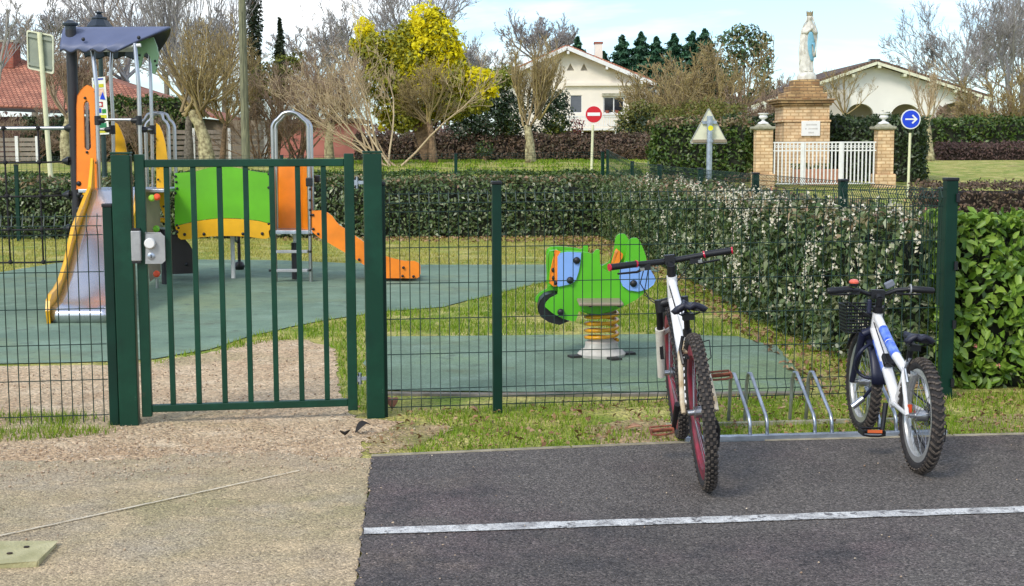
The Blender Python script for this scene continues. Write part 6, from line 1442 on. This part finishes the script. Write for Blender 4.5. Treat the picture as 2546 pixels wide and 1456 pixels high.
def branch_levels(P0, D0, L0, R0, levels, rmin):
    """vectorised branching: returns [(polylines, radii)] per level and the last level's tips"""
    out = []; P, D, L_, Rr = [np.array(x, float) for x in (P0, D0, L0, R0)]
    for li, lv in enumerate(levels):
        n = len(P); m = lv.get('seg', 4); pts = [P]; d = norm(D)
        for s in range(m - 1):
            d = norm(d + rng.normal(0, lv.get('wob', .1) * (1.0 if li == 0 else 1.45), (n, 3)) + np.array([0, 0, lv.get('up', .05)])); pts.append(pts[-1] + d * (L_ / (m - 1))[:, None])
        pts = np.stack(pts, 1); tp = lv.get('taper', .45)
        rad = np.maximum(Rr[:, None] * np.linspace(1, tp, m)[None], rmin); out.append((pts, rad))
        if li + 1 < len(levels):
            nx = levels[li + 1]; c = nx['n']; t = rng.uniform(nx.get('t0', .3), 1.0, (n, c)); f = t * (m - 1); i = np.minimum(f.astype(int), m - 2); fr = (f - i)[..., None]
            r_ = np.arange(n)[:, None]; Pc = pts[r_, i] * (1 - fr) + pts[r_, i + 1] * fr; Dc = norm((pts[r_, i + 1] - pts[r_, i]).reshape(-1, 3))
            pe = rng.normal(0, 1, (n * c, 3)); pe = norm(pe - Dc * np.sum(pe * Dc, 1, keepdims=True)); an = np.radians(rng.normal(nx.get('ang', 35), 9, n * c))[:, None]
            nd = Dc * np.cos(an) + pe * np.sin(an); nd[:, 2] += nx.get('bias', .2)
            P, D = Pc.reshape(-1, 3), norm(nd); L_ = (L_[:, None] * nx.get('ratio', .55) * rng.uniform(.6, 1.25, (n, c)) * (1.15 - .45 * t)).ravel(); Rr = (rad[r_, i] * nx.get('rr', .5)).ravel()
    return out
def crown_mesh(root, segs, m, name='crown', k=3, split=None):
    Vs, Qs, o = [], [], 0
    for pts, rad in segs:
        a, q = tubes_np(pts, rad, k); Vs.append(a); Qs.append(q + o); o += len(a)
    return npmesh(name, np.concatenate(Vs), np.concatenate(Qs), M[m], root)
def bare(label, trunk, d, rad, levels, n0, spread, L0, tm, bm, cat='tree', name='bare_tree', group=None, lean=(0, 0), rmin=.0055, tilt0=0, r0=None, z0=None, dirs=None, heads=None):
    """trunk: image points from base to head"""
    pts = [W(px, py, d) for px, py in trunk]; pts[0].z = min(pts[0].z, tz(d) - .05)
    root = thing(name, V((pts[0].x, d, tz(d))), label, cat, group)
    rr = [rad * (1.25 if i == 0 else 1 - .12 * i) for i in range(len(pts))]
    pp, rs = [], []
    for i in range(len(pts) - 1):
        for t in (0, .33, .66): pp.append(pts[i].lerp(pts[i + 1], t) + V((random.uniform(-.1, .1) * rad, 0, 0))); rs.append((rr[i] + (rr[i + 1] - rr[i]) * t) * random.uniform(.93, 1.07))
    pp.append(pts[-1]); rs.append(rr[-1]); tr = MB().tube(pp, rs, 9); tr.ball(pts[-1], rr[-1] * 1.08, 8)
    tr.build('trunk', M[bm], root, 1)
    H = np.array([pts[-1]] if heads is None else [W(px, py, d) for px, py in heads])
    hd = H[rng.integers(0, len(H), n0)] + rng.normal(0, rad * .4, (n0, 3))
    if dirs is None:
        a = rng.uniform(0, 6.283, n0); s = np.radians(spread) * np.sqrt(rng.uniform(.02, 1, n0)); D = np.stack([np.sin(s) * np.cos(a) + lean[0], np.sin(s) * np.sin(a) + lean[1], np.cos(s)], 1)
    else: D = np.array(dirs)[:n0]
    segs = branch_levels(hd, D, L0 * rng.uniform(.7, 1.2, n0), np.full(n0, r0 or rad * .32), levels, rmin)
    crown_mesh(root, segs, tm); return root, segs
PO = [dict(seg=5, wob=.10, up=.12), dict(n=7, ang=32, ratio=.62, up=.16, bias=.35, t0=.15, rr=.55), dict(n=7, ang=38, ratio=.52, up=.08, bias=.2, wob=.16, t0=.15, rr=.45), dict(n=5, ang=42, ratio=.55, seg=3, wob=.15, bias=.1, rr=.7)]
bare('leaning pollarded plane tree with a mottled pale trunk behind the bridge panel', [(515, 402), (509, 345), (492, 305), (480, 282)], 48, .25, PO, 15, 62, 2.3, 'twigol', 'bark', lean=(.12, 0), r0=.07, heads=[(480, 280), (505, 292), (455, 285), (540, 250)])
bare('tall pollarded tree sending long dark upright shoots above the canopy', [(470, 402), (468, 330), (474, 250)], 53, .16, [dict(seg=5, wob=.06, up=.15), dict(n=9, ang=20, ratio=.75, up=.2, bias=.6, t0=.2, rr=.55), dict(n=6, ang=22, ratio=.55, bias=.4, up=.1, rr=.55), dict(n=3, ang=28, ratio=.5, seg=3, bias=.2, rr=.7)], 12, 48, 3.6, 'twiggr', 'barkgrey', r0=.055, lean=(.05, 0))
bare('pollarded tree at the far left, half hidden by the black post of the tower', [(166, 405), (162, 340), (172, 290)], 50, .2, PO, 12, 65, 2.4, 'twigbr', 'bark', r0=.07)
bare('thin bare tree at the left edge in front of the red roof', [(-20, 405), (-25, 300), (-10, 240)], 44, .1, [dict(seg=5, wob=.1, up=.1), dict(n=6, ang=30, ratio=.6, bias=.3), dict(n=5, ang=35, ratio=.5, bias=.2), dict(n=3, ang=35, ratio=.5, seg=3)], 7, 55, 2.6, 'twiggr', 'barkgrey', r0=.05)
bare('big bare tree rising behind the lantern and the canopy', [(300, 400), (305, 280), (310, 200)], 68, .22, [dict(seg=6, wob=.1, up=.08), dict(n=7, ang=34, ratio=.62, bias=.3), dict(n=6, ang=36, ratio=.52, bias=.2), dict(n=5, ang=36, ratio=.5, seg=3)], 10, 60, 5.0, 'twiggr', 'barkgrey', r0=.11)
bare('bare tree with brown twigs right of the leaning plane trunk', [(552, 402), (556, 350), (560, 310)], 51, .11, PO, 8, 75, 1.6, 'twigol', 'barkbrown', r0=.05)
bare('pollarded plane tree with a short mottled trunk right of the steel arch', [(819, 402), (817, 350), (822, 308)], 48, .165, PO, 13, 85, 1.6, 'twigbr', 'bark', r0=.05, heads=[(812, 306), (838, 292), (822, 300)])
SH = [dict(seg=6, wob=.08, up=.04), dict(n=7, ang=28, ratio=.55, bias=.12, t0=.25, rr=.45), dict(n=7, ang=34, ratio=.5, bias=.08, rr=.5, wob=.14), dict(n=5, ang=36, ratio=.5, seg=3, rr=.6)]
def multistem(label, px, d, n, L0, spread, tm, lean=0, r0=.045, lv=SH, wide=.25, cat='shrub', rmin=.0055, name='bare_shrub', flat_=.5):
    g = GD(px, d); root = thing(name, g, label, cat)
    a = rng.uniform(0, 6.283, n); s = np.radians(spread) * np.sqrt(rng.uniform(0, 1, n)); D = np.stack([np.sin(s) * np.cos(a) + lean, np.sin(s) * np.sin(a) * flat_, np.cos(s)], 1)
    P = np.tile(np.array(g), (n, 1)) + rng.normal(0, wide, (n, 3)) * np.array([1, .5, 0]); P[:, 2] -= .05
    segs = branch_levels(P, D, L0 * rng.uniform(.7, 1.2, n), np.full(n, r0), lv, rmin)
    crown_mesh(root, segs[:1], 'twigtan' if tm == 'twigtan' else 'barkbrown', 'stems', 5); crown_mesh(root, segs[1:], tm); return root
multistem('wide vase-shaped bare shrub with many pale stems in front of the mimosa', 965, 46, 12, 3.4, 55, 'twigtan', lean=-.24, r0=.04, rmin=.006, lv=[dict(seg=6, wob=.1, up=.03), dict(n=7, ang=26, ratio=.55, bias=.12, t0=.35, rr=.42), dict(n=6, ang=32, ratio=.5, bias=.08, rr=.5, wob=.14), dict(n=3, ang=36, ratio=.5, seg=3, rr=.6)])
multistem('tangled purple brown bare shrub behind the steel arch', 745, 52, 16, 3.4, 60, 'twigbr', r0=.04)
multistem('low brown thicket left of the multi-stemmed shrub, by the utility pole', 655, 54, 14, 2.4, 60, 'twigbr', r0=.035)
bare('small bare tree with a straight brown trunk and low rounded head, by the mimosa', [(1078, 404), (1074, 350), (1068, 305)], 48, .14, PO, 11, 80, 1.45, 'twigol', 'barkbrown', r0=.045)
bare('pollarded plane tree in front of the cream house with a pale forked trunk', [(1319, 404), (1317, 350), (1312, 318)], 48, .165, [dict(seg=5, wob=.08, up=.2), dict(n=8, ang=26, ratio=.66, up=.2, bias=.55, t0=.15, rr=.55), dict(n=6, ang=26, ratio=.5, up=.1, bias=.3, rr=.6), dict(n=3, ang=32, ratio=.5, seg=3, rr=.7)], 14, 58, 1.75, 'twigol', 'bark', r0=.05, heads=[(1300, 285), (1338, 290), (1312, 312)])
bare('bluish bare tree rising behind the roof of the cream house', [(1345, 380), (1345, 250), (1343, 160)], 112, .3, [dict(seg=6, wob=.08, up=.06), dict(n=8, ang=34, ratio=.6, bias=.3), dict(n=7, ang=34, ratio=.5, bias=.2), dict(n=4, ang=36, ratio=.5, seg=3)], 12, 75, 3.2, 'twiggr', 'barkgrey', r0=.12, rmin=.02)
bare('tall dark bare tree behind the mimosa reaching past the top of the picture', [(1000, 395), (1010, 250), (1020, 170)], 75, .25, [dict(seg=6, wob=.09, up=.06), dict(n=7, ang=34, ratio=.62, bias=.25), dict(n=6, ang=36, ratio=.52, bias=.2), dict(n=4, ang=36, ratio=.5, seg=3)], 13, 72, 5.0, 'twiggr', 'barkgrey', r0=.085, rmin=.011)
bare('pollarded plane tree in front of the arcaded white house', [(2313, 404), (2310, 345), (2306, 300)], 48, .13, [dict(seg=5, wob=.08, up=.25), dict(n=6, ang=28, ratio=.66, up=.25, bias=.5, t0=.15, rr=.55), dict(n=5, ang=28, ratio=.5, up=.1, bias=.3, rr=.6), dict(n=2, ang=32, ratio=.5, seg=3, rr=.7)], 8, 50, 1.3, 'twigtan', 'bark', r0=.03)
bare('slender bare tree between the monument and the white house', [(2096, 400), (2098, 330), (2100, 285)], 52, .09, [dict(seg=5, wob=.1, up=.2), dict(n=6, ang=30, ratio=.6, bias=.4), dict(n=5, ang=30, ratio=.5, bias=.2), dict(n=2, ang=34, ratio=.5, seg=3)], 8, 70, 1.2, 'twigol', 'bark', r0=.03)
GT_ = [dict(seg=6, wob=.09, up=.05), dict(n=8, ang=32, ratio=.6, bias=.25), dict(n=7, ang=34, ratio=.52, bias=.18), dict(n=5, ang=36, ratio=.5, seg=3)]
bare('big rounded bare grey tree behind the white arcaded house', [(2385, 380), (2388, 280), (2392, 215)], 100, .3, GT_, 13, 72, 4.6, 'twiggr', 'barkgrey', r0=.08, rmin=.013)
bare('bare grey tree at the right edge with crossing branches', [(2520, 390), (2515, 280), (2508, 220)], 88, .25, GT_, 12, 75, 5.0, 'twiggr', 'barkgrey', r0=.08, rmin=.012)
for px, d, L0, sp, lab, lean in ((1690, 66, 3.0, 55, 'olive bare shrub left of the pine, behind the ivy hedge', -.1), (1765, 70, 3.9, 55, 'tall tan bare shrub in front of the pine', 0), (1862, 68, 2.6, 55, 'brown bare shrub below the pine, left of the statue', .05), (2490, 66, 3.0, 60, 'olive brown bare thicket at the right edge above the tall hedge', 0), (2420, 70, 2.2, 60, 'low brown thicket right of the arcaded house', 0), (1700, 76, 2.8, 50, 'grey brown bare shrub right of the cream house', 0)):
    multistem(lab, px, d, 16, L0, sp, 'twigbr' if px in (1862, 2420, 1700) else 'twigol', lean=lean, r0=.05, rmin=.014)
for px, d, lab in ((60, 57, 'brown scrub in front of the maroon wall, far left'), (240, 57, 'brown scrub below the red tiled roof'), (345, 56, 'brown scrub behind the second steel arch')): multistem(lab, px, d, 12, 1.7, 65, 'twigbr', r0=.03)

def clumps(root, cl, d, leaf, dens, m, depth=1.0, name='foliage', asp=.5, gap=-.35, wf=1.2):
    Ps, Ns = [], []
    for cx, cy, rx, ry in cl:
        c = np.array(W(cx, cy, d)); k = d / F; a, b = rx * k, ry * k; dp = (a + b) / 2 * depth; n = int(dens * (a * b + a * dp + b * dp) * 4)
        u = norm(rng.normal(0, 1, (n, 3))); r = rng.uniform(.25, 1, n) ** .45; r = r * (1 + .28 * wob(u * 3 + c, 1.0)); P = c + u * r[:, None] * np.array([a, dp, b])
        keep = wob(P, wf * 2) + rng.normal(0, .25, n) > gap; Ps.append(P[keep]); Ns.append((u + np.array([0, -.1, .4]))[keep])
    P, q = np.concatenate(Ps), np.concatenate(Ns); k = P[:, 2] > np.array([tz(y) for y in P[:, 1]]); Vv, Q = leafmesh(P[k], q[k], leaf, asp); return npmesh(name, Vv, Q, M[m], root)
def leafy(label, cat, px, d, groups, leaf, name='leafy_shrub', trunk=None, bm='barkbrown', rad=.1, dens=40, **kw):
    root = thing(name, GD(px, d), label, cat)
    allc = [c for _, g in groups for c in g]
    g = GD(px, d); P0 = np.tile(np.array(g), (len(allc), 1)); T = np.array([W(c[0], c[1], d) for c in allc]); mid = P0 * .45 + T * .55; mid[:, 2] += .1
    mid[:, 0] = P0[:, 0] * .7 + T[:, 0] * .3
    pts = np.stack([P0, mid, T], 1); Vv, Q = tubes_np(pts, np.tile(np.array([rad, rad * .6, rad * .25]), (len(allc), 1)), 6); npmesh('trunk', Vv, Q, M[bm], root, 1)
    for m, cl in groups:
      if m == 'mimosa': cl = [(a, b_, rx * 1.28, ry * 1.2) for a, b_, rx, ry in cl]
      if m == 'mimosaleaf': cl = [(a, b_, rx * .84, ry * .84) for a, b_, rx, ry in cl]
      clumps(root, cl, d, leaf, dens, m, name='blossom' if m == 'mimosa' else 'foliage', **kw)
    return root
leafy('mimosa tree covered in bright yellow blossom', 'tree', 1055, 49, [('mimosa', [(1060, 48, 34, 34), (1035, 85, 34, 30), (1085, 85, 45, 38), (1110, 130, 36, 40), (1060, 130, 50, 40), (1000, 150, 34, 30), (1045, 175, 52, 36), (1095, 185, 40, 30), (1135, 130, 12, 26), (905, 75, 20, 26), (925, 105, 24, 26), (1180, 195, 44, 24), (1205, 225, 30, 22), (1150, 205, 30, 20), (1160, 225, 26, 20), (985, 110, 16, 18), (1010, 120, 22, 22), (1120, 210, 24, 20), (975, 170, 16, 18), (955, 300, 14, 22), (1000, 245, 18, 30), (985, 190, 20, 24), (1015, 210, 24, 26), (1060, 215, 40, 26), (945, 130, 18, 20), (890, 110, 16, 20), (1130, 170, 24, 26)]), ('mimosaleaf', [(1080, 60, 40, 46), (1090, 110, 62, 60), (1040, 160, 70, 60), (920, 120, 60, 52), (960, 160, 64, 56), (1000, 210, 70, 60), (1100, 215, 60, 50), (1180, 205, 60, 34), (985, 120, 54, 64), (1130, 190, 56, 56), (1110, 260, 66, 54), (1175, 245, 66, 44), (1000, 295, 66, 44), (940, 200, 64, 64), (1020, 90, 40, 50), (1060, 270, 60, 46), (970, 270, 56, 50), (1130, 265, 50, 40)])], .17, 'mimosa_tree', dens=240, gap=-.3, rad=.035)
leafy('dark evergreen shrub between the mimosa and the plane tree', 'shrub', 1240, 57, [('ever', [(1165, 265, 46, 44), (1215, 300, 60, 56), (1160, 325, 50, 36), (1270, 290, 50, 60), (1240, 250, 44, 36)]), ('yg', [(1225, 200, 50, 34), (1265, 190, 34, 30), (1160, 350, 28, 14), (1270, 322, 24, 24)])], .16, 'evergreen_shrub', dens=170, gap=-.4, rad=.04)
leafy('green and yellowish laurel right of the plane tree trunk', 'shrub', 1375, 58, [('ever', [(1350, 250, 44, 44), (1385, 290, 44, 52), (1345, 330, 34, 32), (1395, 250, 24, 30)]), ('yg', [(1370, 335, 30, 28), (1390, 305, 26, 30)])], .15, 'evergreen_shrub', dens=160, gap=-.35, rad=.04)
leafy('rounded olive green bush below the house balcony', 'shrub', 1555, 60, [('olive', [(1565, 300, 34, 36), (1590, 275, 40, 28), (1625, 290, 38, 36), (1570, 330, 44, 30)]), ('ever', [(1560, 318, 32, 34), (1600, 305, 44, 40)])], .14, dens=150, gap=-.35, rad=.04)
leafy('olive bush filling the gap above the rusty hedge top', 'shrub', 1690, 62, [('olive', [(1670, 285, 40, 26), (1720, 275, 44, 28), (1770, 270, 40, 30), (1820, 275, 40, 26)])], .14, dens=120, gap=-.3, rad=.04)
leafy('dark red leaved shrub beside the balcony post', 'shrub', 1437, 62, [('redleaf', [(1436, 310, 20, 20), (1440, 340, 18, 30), (1425, 350, 16, 26)])], .12, dens=110, gap=-.1, rad=.05)
leafy('yellow green bamboo-like bush between the cypresses and the brown shrubs', 'shrub', 690, 54, [('olive', [(650, 185, 44, 30), (705, 165, 44, 30), (740, 150, 26, 26), (690, 220, 56, 36), (630, 230, 40, 34), (745, 200, 34, 34)]), ('yg', [(715, 160, 34, 26), (660, 215, 40, 30)])], .17, dens=120, gap=-.15, rad=.06)
leafy('small green bush at the foot of the brown winter hedge', 'shrub', 1205, 55.5, [('ever', [(1205, 372, 26, 24)]), ('hedgeS', [(1205, 368, 24, 20)])], .12, dens=130)
leafy('green shrub with new leaves low behind the brown hedge, right of the no entry sign', 'shrub', 1540, 56, [('brownhedge', [(1510, 375, 40, 26), (1570, 375, 40, 26), (1610, 365, 30, 34)])], .13, dens=130, rad=.03)
leafy('grey green bush at the foot of the left shrine pillar', 'shrub', 1850, 36, [('newred', [(1845, 440, 26, 14), (1870, 432, 14, 22)]), ('brownhedge', [(1830, 445, 40, 14), (1860, 440, 24, 20)])], .09, dens=70, rad=.03)

def conifer(label, px, ytip, ybase, d, wpx, m, leaf=.3, rows=15, name='conifer_tree', cat='tree', droop=.25, dens=1.0, group=None, colw=None):
    root = thing(name, GD(px, d), label, cat, group); k = d / F; tip = W(px, ytip, d); z0 = W(px, ybase, d).z; h = tip.z - z0
    MB().tube([GD(px, d), tip], [.22, .02], 7).build('trunk', M['barkbrown'], root, 1)
    n = int(1500 * dens); t = rng.uniform(0, 1, n) ** .8; a = rng.uniform(0, 6.283, n)
    if colw is None: Rm = (wpx * k) * (t + .02) * (.72 + .34 * np.sin(t * rows * 6.28 + a + px) + .3 * np.sin(a * 4 + t * 23 + px)) * rng.choice([1, 1, 1, 1.35], n)
    else: Rm = colw * k * np.minimum(1, (t * 6) ** .6) * (1 - .25 * t) * (.85 + .2 * np.sin(a * 3 + t * 9))
    r = Rm * rng.uniform(.15, 1, n) ** .5
    P = np.stack([tip.x + r * np.cos(a), tip.y + r * np.sin(a), tip.z - t * h - r * droop * .4], 1); q = np.stack([np.cos(a) * .6, np.sin(a) * .6, np.full(n, .8)], 1)
    s = leaf; P_, Q = leafmesh(P, q, s, .42, droop=.3, jit=.6); npmesh('crown', P_, Q, M[m], root); return root
for i, (px, yt, w_, lab) in enumerate(((1436, 92, 59, 'dark conifer tip just right of the house ridge'), (1500, 128, 69, 'conifer half hidden behind the house chimney'), (1548, 88, 73, 'first tall conifer right of the house chimney'), (1594, 80, 78, 'second tall conifer right of the house chimney, the tallest of the close pair'), (1632, 92, 73, 'third conifer right of the house chimney, slim and dark'), (1676, 84, 78, 'conifer in the middle of the dark row behind the cream house'), (1722, 78, 82, 'conifer second from the pine in the dark row'), (1752, 72, 87, 'conifer nearest the pine in the dark row'))):
    conifer(lab, px, yt, 300, 104, w_ * 1.35, 'conifer', .38, 10, dens=4.5, droop=.1, group='conifers behind the cream house')
conifer('tall dark cypress column behind the utility pole', 628, -70, 385, 74, 0, 'cypress', .26, colw=24, dens=2.6, name='cypress_tree', droop=0)
conifer('pointed cypress standing alone in the sky gap right of the utility pole', 695, 44, 260, 84, 30, 'cypress', .3, 3, dens=1.8, name='cypress_tree', droop=0)
leafy('round-topped pine left of the statue with open lower branches', 'tree', 1850, 82, [('pine', [(1850, 75, 44, 16), (1815, 95, 34, 18), (1880, 100, 40, 22), (1850, 120, 56, 26), (1900, 135, 26, 30), (1895, 180, 26, 34), (1905, 220, 22, 26), (1880, 240, 34, 22), (1830, 150, 40, 24), (1815, 190, 30, 26)])], .26, 'pine_tree', dens=75, gap=-.02, rad=.09, wf=2.2)
# far bare trees that close the view between the houses
PROTO = None
for i, (px, d, s) in enumerate(((1150, 120, 1.0), (1210, 125, .95), (860, 118, 1.2), (780, 122, 1.15), (560, 120, 1.25), (420, 116, 1.2), (230, 118, 1.3), (90, 115, 1.3), (2460, 125, 1.0), (2540, 120, 1.15), (2250, 130, .9), (1940, 130, .7), (1800, 128, .9), (1650, 130, .85), (2620, 118, 1.3), (-80, 118, 1.3))):
    lab, grp = 'hazy bare grey tree in the distant row behind the gardens', 'distant bare trees'
    if PROTO is None: PROTO, _ = bare(lab, [(px, 372), (px, 290), (px + 3, 225)], d, .22, [dict(seg=5, wob=.1, up=.06), dict(n=6, ang=34, ratio=.62, bias=.25), dict(n=6, ang=36, ratio=.52, bias=.15), dict(n=5, ang=36, ratio=.5, seg=3)], 11, 75, 3.4, 'twiggr', 'barkgrey', group=grp, rmin=.022); o = PROTO
    else:
        o = PROTO.copy(); COL.objects.link(o)
        for ch in PROTO.children: c = ch.copy(); COL.objects.link(c); c.parent = o
        o.location = GD(px, d); o.rotation_euler.z = i * 1.7; o.scale = (s, s, s)
# far woodland strip that meets the horizon
Pw = np.stack([rng.uniform(-75, 75, 16000), rng.uniform(135, 160, 16000), 1 + 3.4 * rng.uniform(0, 1, 16000) ** 1.3], 1)
Pw[:, 2] *= 1 + .22 * np.sin(Pw[:, 0] * .35) * np.sin(Pw[:, 0] * .11 + 1)
Vv, Q = leafmesh(Pw, np.tile([0, -1, .4], (len(Pw), 1)), .6, .5); stuff(npmesh('far_woodland', Vv, Q, M['purple']), 'brownish strip of far-off winter woodland on the horizon', 'woodland')
